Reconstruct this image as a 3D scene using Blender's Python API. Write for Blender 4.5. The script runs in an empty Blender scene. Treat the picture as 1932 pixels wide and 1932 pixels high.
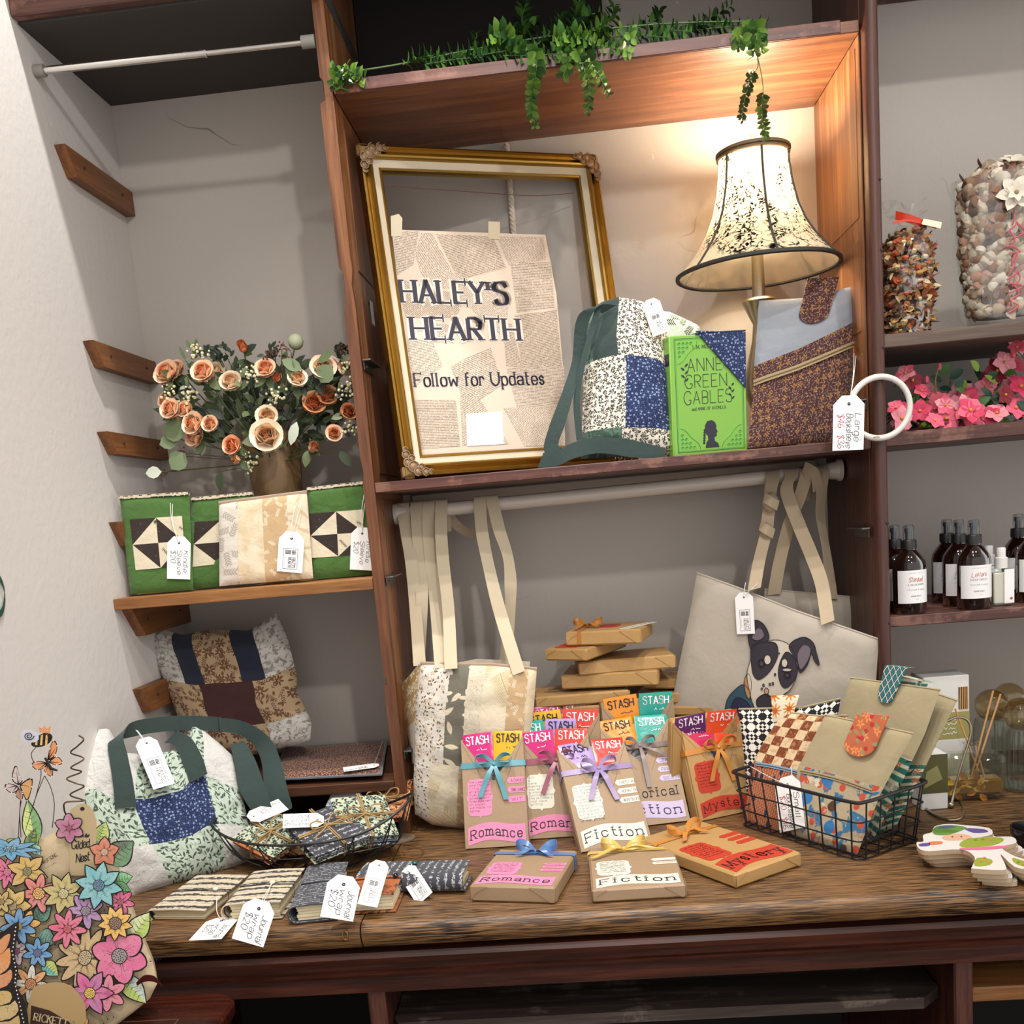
import bpy, math, random
import numpy as np
from mathutils import Vector as V, noise as mnoise
random.seed(7)
S = bpy.context.scene
COL = S.collection
PI = math.pi
# ---------------------------------------------------------------- camera
CAM = dict(C=(.3769, -2.3127, -.0822), yaw=-.0763, pitch=-.1657, roll=-.0859, f=1885.36, cx=956.5, cy=1286.8)
def cam_axes(y, p, r):
    sy, cy, sp, cp, sr, cr = math.sin(y), math.cos(y), math.sin(p), math.cos(p), math.sin(r), math.cos(r)
    F = V((sy*cp, cy*cp, sp)); R = V((cy, -sy, 0)); U = R.cross(F)
    return R*cr + U*sr, -R*sr + U*cr, F
CR, CU, CF = cam_axes(CAM['yaw'], CAM['pitch'], CAM['roll'])
CC = V(CAM['C'])
cd = bpy.data.cameras.new('camera'); co = bpy.data.objects.new('camera', cd); COL.objects.link(co)
from mathutils import Matrix
co.matrix_world = Matrix(((CR.x, CU.x, -CF.x, CC.x), (CR.y, CU.y, -CF.y, CC.y), (CR.z, CU.z, -CF.z, CC.z), (0, 0, 0, 1)))
cd.sensor_width = 36; cd.lens = CAM['f']/1932*36
cd.shift_x = (966-CAM['cx'])/1932; cd.shift_y = (CAM['cy']-966)/1932
cd.clip_start = .02
S.camera = co
# ---------------------------------------------------------------- world, lights, exposure
S.view_settings.view_transform = 'Standard'; S.view_settings.look = 'None'
S.view_settings.gamma = 1; S.view_settings.exposure = .25; S.view_settings.use_curve_mapping = False
w = bpy.data.worlds.new('World'); S.world = w; w.use_nodes = True
w.node_tree.nodes['Background'].inputs[0].default_value = (1.0, .98, .955, 1)
w.node_tree.nodes['Background'].inputs[1].default_value = 1.12
def spot(name, loc, aim, power, size=60, rad=.035, col=(1, .965, .92), blend=.5):
    l = bpy.data.lights.new(name, 'SPOT'); l.energy = power; l.spot_size = math.radians(size); l.spot_blend = blend
    l.shadow_soft_size = rad; l.color = col
    o = bpy.data.objects.new(name, l); COL.objects.link(o); o.location = loc
    o.rotation_euler = (V(aim)-V(loc)).to_track_quat('-Z', 'Y').to_euler(); return o
spot('track_spot', (-.08, -.70, 1.86), (-.40, -.72, -.6), 112, 78, .03)
spot('track_spot', (.56, -1.25, 1.86), (.5, -.45, -.5), 52, 64, .03)
spot('track_spot', (1.35, -1.45, 1.86), (1.0, -.40, -.4), 58, 66, .03)
spot('track_spot', (.35, -2.1, 1.86), (.35, -.3, -.45), 60, 52, .04)
spot('track_spot', (1.2, -3.1, 1.75), (-.35, -.3, .1), 95, 50, .06)
S.cycles.max_bounces = 8; S.cycles.transparent_max_bounces = 12
S.cycles.caustics_reflective = False; S.cycles.caustics_refractive = False
S.cycles.sample_clamp_indirect = 6
# ---------------------------------------------------------------- photo point -> place point
def ray(u, v): return CF + CR*((u-CAM['cx'])/CAM['f']) - CU*((v-CAM['cy'])/CAM['f'])
def onY(u, v, y): d = ray(u, v); return CC + d*((y-CC.y)/d.y)
def onZ(u, v, z): d = ray(u, v); return CC + d*((z-CC.z)/d.z)
def onX(u, v, x): d = ray(u, v); return CC + d*((x-CC.x)/d.x)
def onP(u, v, o, n): d = ray(u, v); return CC + d*((o-CC).dot(n)/d.dot(n))
def proj(P):
    d = V(P)-CC; z = d.dot(CF); return CAM['cx']+CAM['f']*d.dot(CR)/z, CAM['cy']-CAM['f']*d.dot(CU)/z
ZC = -.715      # worktop
ZL = -.184      # left shelf
YF = -.342      # shelf fronts
XW = -.558      # left wall
class Fr:
    """a local frame: o + ex*x + ey*y + en*z"""
    def __init__(s, o, ex, ey, en=None):
        s.o = V(o); s.ex = V(ex).normalized(); ey = V(ey); s.ey = (ey - s.ex*ey.dot(s.ex)).normalized(); s.en = s.ex.cross(s.ey)
    def __call__(s, x, y, z=0): return s.o + s.ex*x + s.ey*y + s.en*z
    def sub(s, x, y, z=0, ang=0):
        c, n = math.cos(ang), math.sin(ang)
        return Fr(s(x, y, z), s.ex*c + s.ey*n, s.ey*c - s.ex*n)
WORLD = Fr((0, 0, 0), (1, 0, 0), (0, 1, 0))
def upright(x, y, z, yaw=0, lean=0):
    """frame whose x runs right, y up (leaning back), z towards the viewer"""
    d = V((math.cos(yaw), math.sin(yaw), 0)); b = V((-d.y, d.x, 0))
    return Fr((x, y, z), d, V((0, 0, math.cos(lean))) + b*math.sin(lean))
def rect_fit(px, z, w0=.13, h0=.2, wp=.02, lean0=.2, y0=None, yaw0=0.):
    """upright rectangle standing on height z whose corners BL BR TR TL are seen at px (None = hidden)"""
    def F(q):
        x, y, yaw, lean, w_, h = q
        f = upright(x, y, z, yaw, lean); r = []
        for c, (a, b) in zip(px, ((0, 0), (w_, 0), (w_, h), (0, h))):
            if c is None: continue
            u, v = proj(f(a, b)); r += [u-c[0], v-c[1]]
        r += [(w_-w0)/wp*3, (h-h0)/wp*2, (lean-lean0)*12, (yaw-yaw0)*4]
        if y0 is not None: r.append((y-y0)*800)
        return np.array(r)
    c0 = px[0] or px[1] or px[3]
    p = onZ(c0[0], c0[1], z) if y0 is None else onY(c0[0], c0[1], y0)
    q = np.array([p.x, p.y, yaw0, lean0, w0, h0]); lam = 1e-2; r = F(q)
    for _ in range(60):
        J = np.array([(F(q+np.eye(6)[i]*1e-5)-r)/1e-5 for i in range(6)]).T
        A = J.T@J; dq = -np.linalg.solve(A+lam*np.diag(np.diag(A)+1e-9), J.T@r)
        r2 = F(q+dq)
        if r2@r2 < r@r: q = q+dq; r = r2; lam *= .3
        else: lam *= 5
    return upright(q[0], q[1], z, q[2], q[3]), q[4], q[5]
def lean_plane(y, lean=0., yaw=0., z=0., x=.5):
    """photo point -> point on a leaning plane through (x, y, z)"""
    f = upright(x, y, z, yaw, lean)
    def g(u, v): return onP(u, v, f.o, f.en)
    g.f = f; g.n = f.en
    return g
def catmull(P, k=5, closed=False):
    P = [V(p) for p in P]
    if len(P) < 3: return P
    out = []; n = len(P)
    for i in range(n if closed else n-1):
        a, b, c, d = (P[(i-1) % n] if closed or i else P[0]), P[i], P[(i+1) % n], (P[(i+2) % n] if closed or i+2 < n else P[-1])
        for j in range(k):
            t = j/k; out.append(.5*((2*b)+(c-a)*t+(2*a-5*b+4*c-d)*t*t+(3*b-a-3*c+d)*t**3))
    if not closed: out.append(P[-1])
    return out
# ---------------------------------------------------------------- mesh builder
ORG = {}
class MB:
    def __init__(s): s.v = []; s.f = []; s.m = []; s.uv = []; s.mats = []; s.fl = []
    def mi(s, mat):
        if mat not in s.mats: s.mats.append(mat)
        return s.mats.index(mat)
    def add(s, vs, fs, mat, uv=None, flat=False):
        b = len(s.v); s.v += [V(p) for p in vs]; s.uv += (list(uv) if uv else [None]*len(vs))
        for i, f in enumerate(fs):
            s.f.append([b+k for k in f]); s.m.append(s.mi(mat[i] if isinstance(mat, list) else mat)); s.fl.append(flat)
        return s
    def box(s, F, lo, hi, mat, b=.001):
        (x0, y0, z0), (x1, y1, z1) = lo, hi
        b = min(b, abs(x1-x0)*.45, abs(y1-y0)*.45, abs(z1-z0)*.45)
        vs = []; idx = {}
        for i, x in enumerate((x0, x1)):
            for j, y in enumerate((y0, y1)):
                for k, z in enumerate((z0, z1)):
                    sx, sy, sz = (1, -1)[i], (1, -1)[j], (1, -1)[k]
                    for a, o in enumerate(((0, sy*b, sz*b), (sx*b, 0, sz*b), (sx*b, sy*b, 0))):
                        idx[i, j, k, a] = len(vs); vs.append(F(x+o[0], y+o[1], z+o[2]))
        fs = []
        q = ((0, 0), (1, 0), (1, 1), (0, 1))
        for i in (0, 1):
            fs.append([idx[i, a, c, 0] for a, c in q]); fs.append([idx[a, i, c, 1] for a, c in q]); fs.append([idx[a, c, i, 2] for a, c in q])
            for j in (0, 1):
                fs.append([idx[i, j, 0, 0], idx[i, j, 1, 0], idx[i, j, 1, 1], idx[i, j, 0, 1]])
                fs.append([idx[i, 0, j, 0], idx[i, 1, j, 0], idx[i, 1, j, 2], idx[i, 0, j, 2]])
                fs.append([idx[0, i, j, 1], idx[1, i, j, 1], idx[1, i, j, 2], idx[0, i, j, 2]])
                for k in (0, 1): fs.append([idx[i, j, k, a] for a in range(3)])
        lu = []
        for i in (0, 1):
            for j in (0, 1):
                for k in (0, 1): pass
        return s.add(vs, fs, mat, flat=True)
    def tube(s, pts, r, mat, n=8, closed=False, smooth=0):
        P = catmull(pts, smooth, closed) if smooth else [V(p) for p in pts]
        m = len(P); vs = []; fs = []; prev = None
        for i, p in enumerate(P):
            t = (P[(i+1) % m]-P[i-1]) if closed else (P[min(i+1, m-1)]-P[max(i-1, 0)])
            t = t.normalized() if t.length > 1e-9 else V((0, 0, 1))
            a = prev if prev else (V((0, 0, 1)) if abs(t.z) < .9 else V((1, 0, 0)))
            a = (a - t*a.dot(t)); a = a.normalized() if a.length > 1e-6 else t.orthogonal().normalized(); prev = a; b = t.cross(a)
            rr = r[min(int(i*len(r)/m), len(r)-1)] if isinstance(r, (list, tuple)) else r
            for k in range(n):
                q = 2*PI*k/n; vs.append(p+(a*math.cos(q)+b*math.sin(q))*rr)
        for i in range(m if closed else m-1):
            j = (i+1) % m
            for k in range(n): l = (k+1) % n; fs.append([i*n+k, i*n+l, j*n+l, j*n+k])
        if not closed: fs += [list(range(n))[::-1], [(m-1)*n+k for k in range(n)]]
        return s.add(vs, fs, mat)
    def lathe(s, F, prof, mat, n=24, caps=True):
        """profile (r, h) turned about F's y axis"""
        vs = []; fs = []; m = len(prof)
        for r, h in prof:
            for k in range(n): q = 2*PI*k/n; vs.append(F(r*math.cos(q), h, r*math.sin(q)))
        for i in range(m-1):
            for k in range(n): l = (k+1) % n; fs.append([i*n+k, i*n+l, (i+1)*n+l, (i+1)*n+k])
        ml = mat if isinstance(mat, list) else None
        fm = [ml[f//n] for f in range(len(fs))] if ml else None
        if caps:
            fs += [list(range(n))[::-1], [(m-1)*n+k for k in range(n)]]
            if fm: fm += [ml[0], ml[-1]]
        return s.add(vs, fs, fm or mat)
    def prism(s, F, pts, z0, z1, mat, side=None):
        n = len(pts); vs = [F(x, y, z1) for x, y in pts]+[F(x, y, z0) for x, y in pts]
        fs = [list(range(n)), list(range(2*n-1, n-1, -1))]+[[i, n+i, n+(i+1) % n, (i+1) % n] for i in range(n)]
        return s.add(vs, fs, [mat, mat]+[side or mat]*n, uv=[(x, y) for x, y in pts]*2, flat=True)
    def poly(s, F, pts, z, mat): return s.add([F(x, y, z) for x, y in pts], [list(range(len(pts)))], mat, uv=list(pts), flat=True)
    def grid(s, fn, nu, nv, mat, uv=None, closed_u=False):
        """fn(u, v) -> point, optionally mat(u, v)"""
        vs = []; uvs = []
        for j in range(nv+1):
            for i in range(nu+1): vs.append(fn(i/nu, j/nv)); uvs.append(uv(i/nu, j/nv) if uv else None)
        fs = []; ms = []
        for j in range(nv):
            for i in range(nu):
                a = j*(nu+1)+i; fs.append([a, a+1, a+nu+2, a+nu+1]); ms.append(mat((i+.5)/nu, (j+.5)/nv) if callable(mat) else mat)
        return s.add(vs, fs, ms, uv=uvs)
    def ribbon(s, pts, wv, width, mat, smooth=4):
        """flat strap along pts, wv = direction of its width (one vector or one per point)"""
        n = len(pts); W = [V(wv)]*n if not isinstance(wv, list) else [V(a) for a in wv]
        WI = width if isinstance(width, list) else [width]*n
        P = catmull(pts, smooth) if smooth else [V(p) for p in pts]; WW = catmull(W, smooth) if smooth else W
        k = len(P); vs = []; uv = []; fs = []; L = 0; th = .0005
        for i, p in enumerate(P):
            t = i*(n-1)/max(k-1, 1); a = int(min(t, n-2)) if n > 1 else 0; wd = WI[a]+(WI[min(a+1, n-1)]-WI[a])*(t-a)
            d = WW[i].normalized()*wd/2
            tg = (P[min(i+1, k-1)]-P[max(i-1, 0)]); nn = d.cross(tg); nn = nn.normalized()*th if nn.length > 1e-9 else V((0, 0, th))
            if i: L += (p-P[i-1]).length
            vs += [p-d+nn, p+d+nn, p+d-nn, p-d-nn]; uv += [(0, L), (wd, L), (wd, L), (0, L)]
            if i:
                b = 4*i
                for q in range(4): fs.append([b-4+q, b-4+(q+1) % 4, b+(q+1) % 4, b+q])
        fs += [[0, 1, 2, 3], [4*k-1, 4*k-2, 4*k-3, 4*k-4]]
        return s.add(vs, fs, mat, uv=uv)
    def ball(s, c, r, mat, n=8, sq=(1, 1, 1), F=WORLD):
        c = V(c); vs = []; fs = []; m = n//2+1
        for i in range(1, m):
            a = PI*i/m
            for k in range(n): q = 2*PI*k/n; vs.append(c+F.ex*(r*sq[0]*math.sin(a)*math.cos(q))+F.ey*(r*sq[1]*math.sin(a)*math.sin(q))+F.en*(r*sq[2]*math.cos(a)))
        t = len(vs); vs += [c+F.en*r*sq[2], c-F.en*r*sq[2]]
        for i in range(m-2):
            for k in range(n): l = (k+1) % n; fs.append([i*n+k, (i+1)*n+k, (i+1)*n+l, i*n+l])
        for k in range(n): fs += [[t, k, (k+1) % n], [t+1, (m-2)*n+(k+1) % n, (m-2)*n+k]]
        return s.add(vs, fs, mat)
    def leaf(s, base, d, nrm, L, W, mat, curl=.15, fold=.2):
        base = V(base); d = V(d).normalized(); nrm = V(nrm); nrm = (nrm-d*nrm.dot(d)); nrm = nrm.normalized() if nrm.length > 1e-6 else d.orthogonal().normalized(); sd = d.cross(nrm)
        vs = [base]; prof = ((.25, .8), (.5, 1), (.78, .7))
        for t, k in prof:
            c = base+d*L*t-nrm*(curl*L*t*t); vs += [c+sd*W/2*k+nrm*fold*W/2*k, c, c-sd*W/2*k+nrm*fold*W/2*k]
        vs.append(base+d*L-nrm*curl*L)
        fs = [[0, 2, 1], [0, 3, 2], [1, 2, 5, 4], [2, 3, 6, 5], [4, 5, 8, 7], [5, 6, 9, 8], [7, 8, 10], [8, 9, 10]]
        uv = [(0, 0)]+[p for t, k in prof for p in ((W/2*k, L*t), (0, L*t), (-W/2*k, L*t))]+[(0, L)]
        return s.add(vs, fs, mat, uv=uv)
    def build(s, name, parent=None, at=None, sharp=40):
        me = bpy.data.meshes.new(name)
        if parent is not None: org = ORG[parent]
        elif at is not None: org = V(at)
        else:
            c = [(min(p[i] for p in s.v), max(p[i] for p in s.v)) for i in range(3)]
            org = V(((c[0][0]+c[0][1])/2, (c[1][0]+c[1][1])/2, c[2][0]))
        me.from_pydata([p-org for p in s.v], [], s.f)
        for m in s.mats: me.materials.append(m)
        me.polygons.foreach_set('material_index', s.m)
        me.polygons.foreach_set('use_smooth', [not a for a in s.fl])
        ul = me.uv_layers.new(name='UVMap')
        for p in me.polygons:
            n = p.normal; ax = max(range(3), key=lambda i: abs(n[i]))
            for li in p.loop_indices:
                vi = me.loops[li].vertex_index; t = s.uv[vi]
                if t is None:
                    c = s.v[vi]; t = ((c.y, c.z), (c.x, c.z), (c.x, c.y))[ax]
                ul.data[li].uv = t
        me.validate(); me.update()
        try: me.set_sharp_from_angle(angle=math.radians(sharp))
        except Exception: pass
        o = bpy.data.objects.new(name, me); COL.objects.link(o); ORG[o] = org
        if parent is not None: o.parent = parent
        else: o.location = org
        return o
def tag(o, label, cat, group=None):
    o['label'] = label; o['category'] = cat
    if group: o['group'] = group
    return o
def thing(name, label, cat, loc, group=None):
    o = bpy.data.objects.new(name, None); COL.objects.link(o); o.location = loc; o.empty_display_size = .05
    ORG[o] = V(loc); return tag(o, label, cat, group)
def struct(o): o['kind'] = 'structure'; return o
def dup(root, loc, label, group=None):
    r = root.copy(); COL.objects.link(r); r.location = loc; r['label'] = label; ORG[r] = V(loc)
    for ch in list(root.children):
        c = ch.copy(); COL.objects.link(c); c.parent = r
        for g in list(ch.children):
            d = g.copy(); COL.objects.link(d); d.parent = c
    return r
# ---------------------------------------------------------------- soft shapes
def sampler(P):
    P = [V(p) for p in P]; L = [0]
    for a, b in zip(P, P[1:]): L.append(L[-1]+(b-a).length)
    def f(t):
        t = max(0, min(1, t))*L[-1]
        for i in range(len(P)-1):
            if t <= L[i+1]+1e-12: return P[i].lerp(P[i+1], (t-L[i])/max(L[i+1]-L[i], 1e-9))
        return P[-1]
    return f
def coons(bot, right, top, left):
    """patch inside four edges: bot and top run left to right, left and right run upwards"""
    b, r, t, l = map(sampler, (bot, right, top, left))
    def f(u, v):
        return b(u)*(1-v)+t(u)*v+l(v)*(1-u)+r(v)*u-(b(0)*(1-u)*(1-v)+b(1)*u*(1-v)+t(0)*(1-u)*v+t(1)*u*v)
    return f
def quad(bl, br, tr, tl): return coons([bl, br], [br, tr], [tl, tr], [bl, tl])
def pillow(mb, fn, n, t, nu, nv, mat, back=None, wob=0., seed=0, p=4, wf=14, backt=None):
    """soft slab: fn(u, v) is its middle surface, n its front normal, t half thickness"""
    n = V(n).normalized(); w_ = (fn(1, .5)-fn(0, .5)).length; h = (fn(.5, 1)-fn(.5, 0)).length
    def prof(u, v): return max(0, (1-abs(2*u-1)**p)*(1-abs(2*v-1)**p))**.5
    def fr(u, v):
        q = fn(u, v); k = mnoise.noise(V((u*w_*wf+seed*7.1, v*h*wf, seed*3.3)))+.5*mnoise.noise(V((u*w_*wf*2.3, v*h*wf*2.3+seed, 5)))
        return q+n*(t*prof(u, v)+wob*k*min(1, prof(u, v)*1.3))
    bt = t if backt is None else backt
    def bk(u, v): return fn(1-u, v)-n*bt*prof(1-u, v)
    uv = lambda u, v: (u*w_, v*h)
    mb.grid(fr, nu, nv, mat, uv)
    mb.grid(bk, nu, nv, back or (mat if not callable(mat) else mat(.02, .02)), uv)
    return w_, h
# ---------------------------------------------------------------- lettering: one skeleton, drawn with different pens
FONT = dict(A='6 023862 1454', B='5 0208 ~083857564505 ~054554534202', C='6 ~6758280604225263', D='6 0208 ~083866643202', E='5 58080252 0545', F='5 580802 0545',
 G='6 ~675828060422526364 6444', H='6 0802 6862 0565', I='2 1812', J='4 ~4843321203', K='5 0802 5805 2652', L='5 080252', M='6 0208336862', N='6 02086268',
 O='6 ~280604224264664828', P='5 0208 ~083857564505', Q='6 ~280604224264664828 4361', R='5 0208 ~083857564505 2552', S='5 ~5748180706455453421203', T='6 0868 3832',
 U='6 ~080422426468', V='6 083268', W='8 0822476288', X='6 0862 0268', Y='6 083568 3532', Z='5 08580252',
 a='4 ~0516364542 ~441403123243', b='4 0802 ~0516364543321203', c='4 ~4536160503123243', d='4 4842 ~4536160503123243', e='4 ~04444536160503123243', f='3 ~38281712 0636',
 g='4 ~4536160503123243 ~46413010', h='4 0802 ~0516364542', i='1 0602 0708', j='2 ~26211000 2728', k='4 0802 4604 1442', l='1 0802', m='6 0602 ~0516263532 ~3546566562',
 n='4 0602 ~0516364542', o='4 ~160503123243453616', p='4 0600 ~0516364543321203', q='4 4640 ~4536160503123243', r='3 0602 ~05162635', s='3 ~35261605142433221203',
 t='3 ~18132232 0636', u='4 ~0603123243 4642', v='4 062246', w='6 0612355266', x='4 0642 0246', y='4 0622 4610', z='4 06460242',
 zero='4 ~180604123244463818', one='2 071812', two='4 ~071838474602 0242', three='4 ~0718384736254443321203', four='4 380444 3832', five='4 480805 ~05354443321203',
 six='4 ~38170503123243443504', seven='4 084812')
FONT.update({'0': FONT['zero'], '1': FONT['one'], '2': FONT['two'], '3': FONT['three'], '4': FONT['four'], '5': FONT['five'], '6': FONT['six'], '7': FONT['seven'],
 '$': '4 ~47381807163544433212 2921', "'": '1 0806', '.': '1 0203', ',': '1 0301', '&': '6 ~621617283736031232 3254', '-': '3 0535', '"': '2 0806 2826'})
# pens: (stroke width, thin part, nib angle, serif length, slant, wobble, spacing)
PENS = dict(sans=(.13, 1, 0, 0, 0, 0, 2.2), bold=(.18, 1, 0, 0, 0, 0, 2.6), thin=(.075, 1, 0, 0, 0, 0, 2.2), roman=(.15, .32, 12, .19, 0, 0, 2.0), type=(.075, 1, 0, .17, 0, 0, 2.9),
            hand=(.095, .8, 30, 0, .18, .12, 1.6), serif=(.13, .5, 12, .13, 0, 0, 2.0))
def text_width(s, h, pen):
    sp = PENS[pen][6]; k = h/6; x = 0
    for ch in s:
        x += (3.5 if ch == ' ' or ch not in FONT else float(FONT[ch].split()[0])+sp)*k
    return x-sp*k
def text(mb, F, s, x, y, h, mat, pen='sans', z=.0005, fit=None, align=0, wave=None, bold=1.):
    """writes s at (x, y) of frame F; h = cap height; fit = total width; align 0 left, .5 centre"""
    W, thin, nib, ser, slant, wob, sp = PENS[pen]; W *= bold
    tw = text_width(s, h, pen); kx = (fit/tw if fit else 1); x -= tw*kx*align; k = h/6; cx = x; rnd = random.Random(len(s)*31+int(h*1e5))
    fx = kx if (fit and kx < 1) else (kx if fit else 1)
    for ch in s:
        if ch == ' ' or ch not in FONT: cx += 3.5*k*fx; continue
        parts = FONT[ch].split(); gw = float(parts[0]); jig = (rnd.uniform(-1, 1)*wob*k*4)
        ends = {}
        strokes = []
        for st in parts[1:]:
            sm = st[0] == '~'; st = st.lstrip('~'); pts = [(int(st[i]), int(st[i+1])-2) for i in range(0, len(st)-1, 2)]
            if sm: pts = [(p.x, p.y) for p in catmull([V((a, b, 0)) for a, b in pts], 3 if h < .02 else 5)]
            strokes.append(pts)
            for e in (pts[0], pts[-1]): ends[e] = ends.get(e, 0)+1
        for si, pts in enumerate(strokes):
            P = []
            for a, b in pts:
                wx = rnd.uniform(-1, 1)*wob*1.5 if wob else 0
                X = cx+(a*fx+wx)*k+b*k*slant; Y = y+b*k+jig
                if wave: Y += wave(X)
                P.append((X, Y))
            for i in range(len(P)-1):
                (x0, y0), (x1, y1) = P[i], P[i+1]; dx, dy = x1-x0, y1-y0; L = math.hypot(dx, dy)
                if L < 1e-9: continue
                a = math.atan2(dy, dx)-math.radians(nib); wd = W*h*(thin+(1-thin)*abs(math.sin(a)))/2
                ux, uy = dx/L, dy/L; px, py = -uy*wd, ux*wd; e = wd*.5 if len(P) > 2 else 0
                q = [(x0-ux*e-px, y0-uy*e-py), (x1+ux*e-px, y1+uy*e-py), (x1+ux*e+px, y1+uy*e+py), (x0-ux*e+px, y0-uy*e+py)]
                mb.poly(F, q, z+si*2e-6, mat)
            if ser and len(P) > 1:
                for e, (ex, ey), (qx, qy) in ((pts[0], P[0], P[1]), (pts[-1], P[-1], P[-2])):
                    dx, dy = ex-qx, ey-qy; L = math.hypot(dx, dy)
                    if L < 1e-9 or ends.get(e, 0) > 1 or e[1] not in (0, 4, 6, -2): continue
                    sl = ser*h; th = W*h*max(thin, .3)*.5
                    if abs(dy)/L > .55: mb.poly(F, [(ex-sl, ey-th), (ex+sl, ey-th), (ex+sl, ey+th), (ex-sl, ey+th)], z+8e-6, mat)
                    elif ch in 'EFLTZCSG' and pen in ('roman', 'serif'): mb.poly(F, [(ex-th, ey-sl*.9), (ex+th, ey-sl*.9), (ex+th, ey+sl*.9), (ex-th, ey+sl*.9)], z+8e-6, mat)
        cx += (gw+sp)*k*fx
    return cx
def scrawl(mb, F, x, y, w_, h, mat, z=.0005, rnd=random):
    """a line of handwriting too small to read: a wavy pen line"""
    n = max(6, int(w_/(h*.42))); pts = []
    for i in range(n): pts.append((x+w_*i/n, y+rnd.uniform(0, h)*(1 if i % 2 else .3)))
    for (x0, y0), (x1, y1) in zip(pts, pts[1:]):
        if rnd.random() < .14: continue
        dx, dy = x1-x0, y1-y0; L = math.hypot(dx, dy); a = h*.09; px, py = -dy/L*a, dx/L*a
        mb.poly(F, [(x0-px, y0-py), (x1-px, y1-py), (x1+px, y1+py), (x0+px, y0+py)], z, mat)
# ---------------------------------------------------------------- materials
def lin(c): return c/12.92 if c <= .04045 else ((c+.055)/1.055)**2.4
def hx(h):
    if not isinstance(h, str): return tuple(h)
    h = h.lstrip('#'); return tuple(lin(int(h[i:i+2], 16)/255) for i in (0, 2, 4))+(1,)
class NT:
    def __init__(s, name):
        s.mat = bpy.data.materials.new(name); s.mat.use_nodes = True; s.t = s.mat.node_tree; s.t.nodes.clear()
        s.out = s.t.nodes.new('ShaderNodeOutputMaterial')
    def n(s, ty, ins=None, **at):
        o = s.t.nodes.new('ShaderNode'+ty)
        for k, v in at.items(): setattr(o, k, v)
        for k, v in (ins or {}).items(): s.put(o.inputs[k], v)
        return o
    def put(s, sock, v):
        if isinstance(v, bpy.types.NodeSocket): s.t.links.new(v, sock)
        elif isinstance(v, str): sock.default_value = hx(v)
        else: sock.default_value = v
    def m(s, op, a, b=0., c=0.): return s.n('Math', {0: a, 1: b, 2: c}, operation=op).outputs[0]
    def vm(s, op, a, b=(0, 0, 0), sc=None):
        o = s.n('VectorMath', {0: a, 1: b}, operation=op)
        if sc is not None: s.put(o.inputs['Scale'], sc)
        return o.outputs['Value' if op in ('LENGTH', 'DOT_PRODUCT') else 'Vector']
    def mix(s, f, a, b, bt='MIX'): return s.n('Mix', {0: f, 6: a, 7: b}, data_type='RGBA', blend_type=bt).outputs[2]
    def uv(s): return s.n('TexCoord').outputs['UV']
    def ob(s): return s.n('TexCoord').outputs['Object']
    def sc(s, v, k):
        if isinstance(k, (int, float)): k = (k, k, k)
        return s.vm('MULTIPLY', v, k)
    def noise(s, v, scale, detail=3, rough=.55, dist=0., out='Fac'): return s.n('TexNoise', {'Vector': v, 'Scale': scale, 'Detail': detail, 'Roughness': rough, 'Distortion': dist}).outputs[out]
    def ramp(s, f, stops, ip='LINEAR'):
        o = s.n('ValToRGB', {0: f}); e = o.color_ramp.elements; o.color_ramp.interpolation = ip
        while len(e) < len(stops): e.new(.5)
        for k, (p, c) in zip(e, stops): k.position = p; k.color = hx(c)
        return o.outputs[0]
    def step(s, v, a, w_=.02): return s.n('MapRange', {0: v, 1: a-w_, 2: a+w_, 3: 0., 4: 1.}).outputs[0]
    def bsdf(s, col, rough=.6, bump=None, bs=.3, bd=.002, **k):
        o = s.n('BsdfPrincipled', {'Base Color': hx(col) if isinstance(col, str) else col, 'Roughness': rough})
        for a, v in k.items(): s.put(o.inputs[a], v)
        if bump is not None: s.put(o.inputs['Normal'], s.n('Bump', {'Strength': bs, 'Distance': bd, 'Height': bump}).outputs[0])
        s.t.links.new(o.outputs[0], s.out.inputs[0]); return o
MATS = {}
def cached(fn):
    def g(*a, **k):
        key = (fn.__name__, repr(a), repr(sorted(k.items())))
        if key not in MATS: MATS[key] = fn(*a, **k)
        return MATS[key]
    return g
@cached
def plain(name, col, rough=.6, bumpy=0., scale=300, **k):
    t = NT(name); nz = t.noise(t.ob(), scale, 2)
    c = t.mix(t.m('MULTIPLY', nz, .18), hx(col), tuple(a*.75 for a in hx(col)[:3])+(1,))
    t.bsdf(c, rough, bump=nz if bumpy else None, bs=bumpy, bd=.001, **{a.replace('_', ' '): v for a, v in k.items()}); return t.mat
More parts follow.
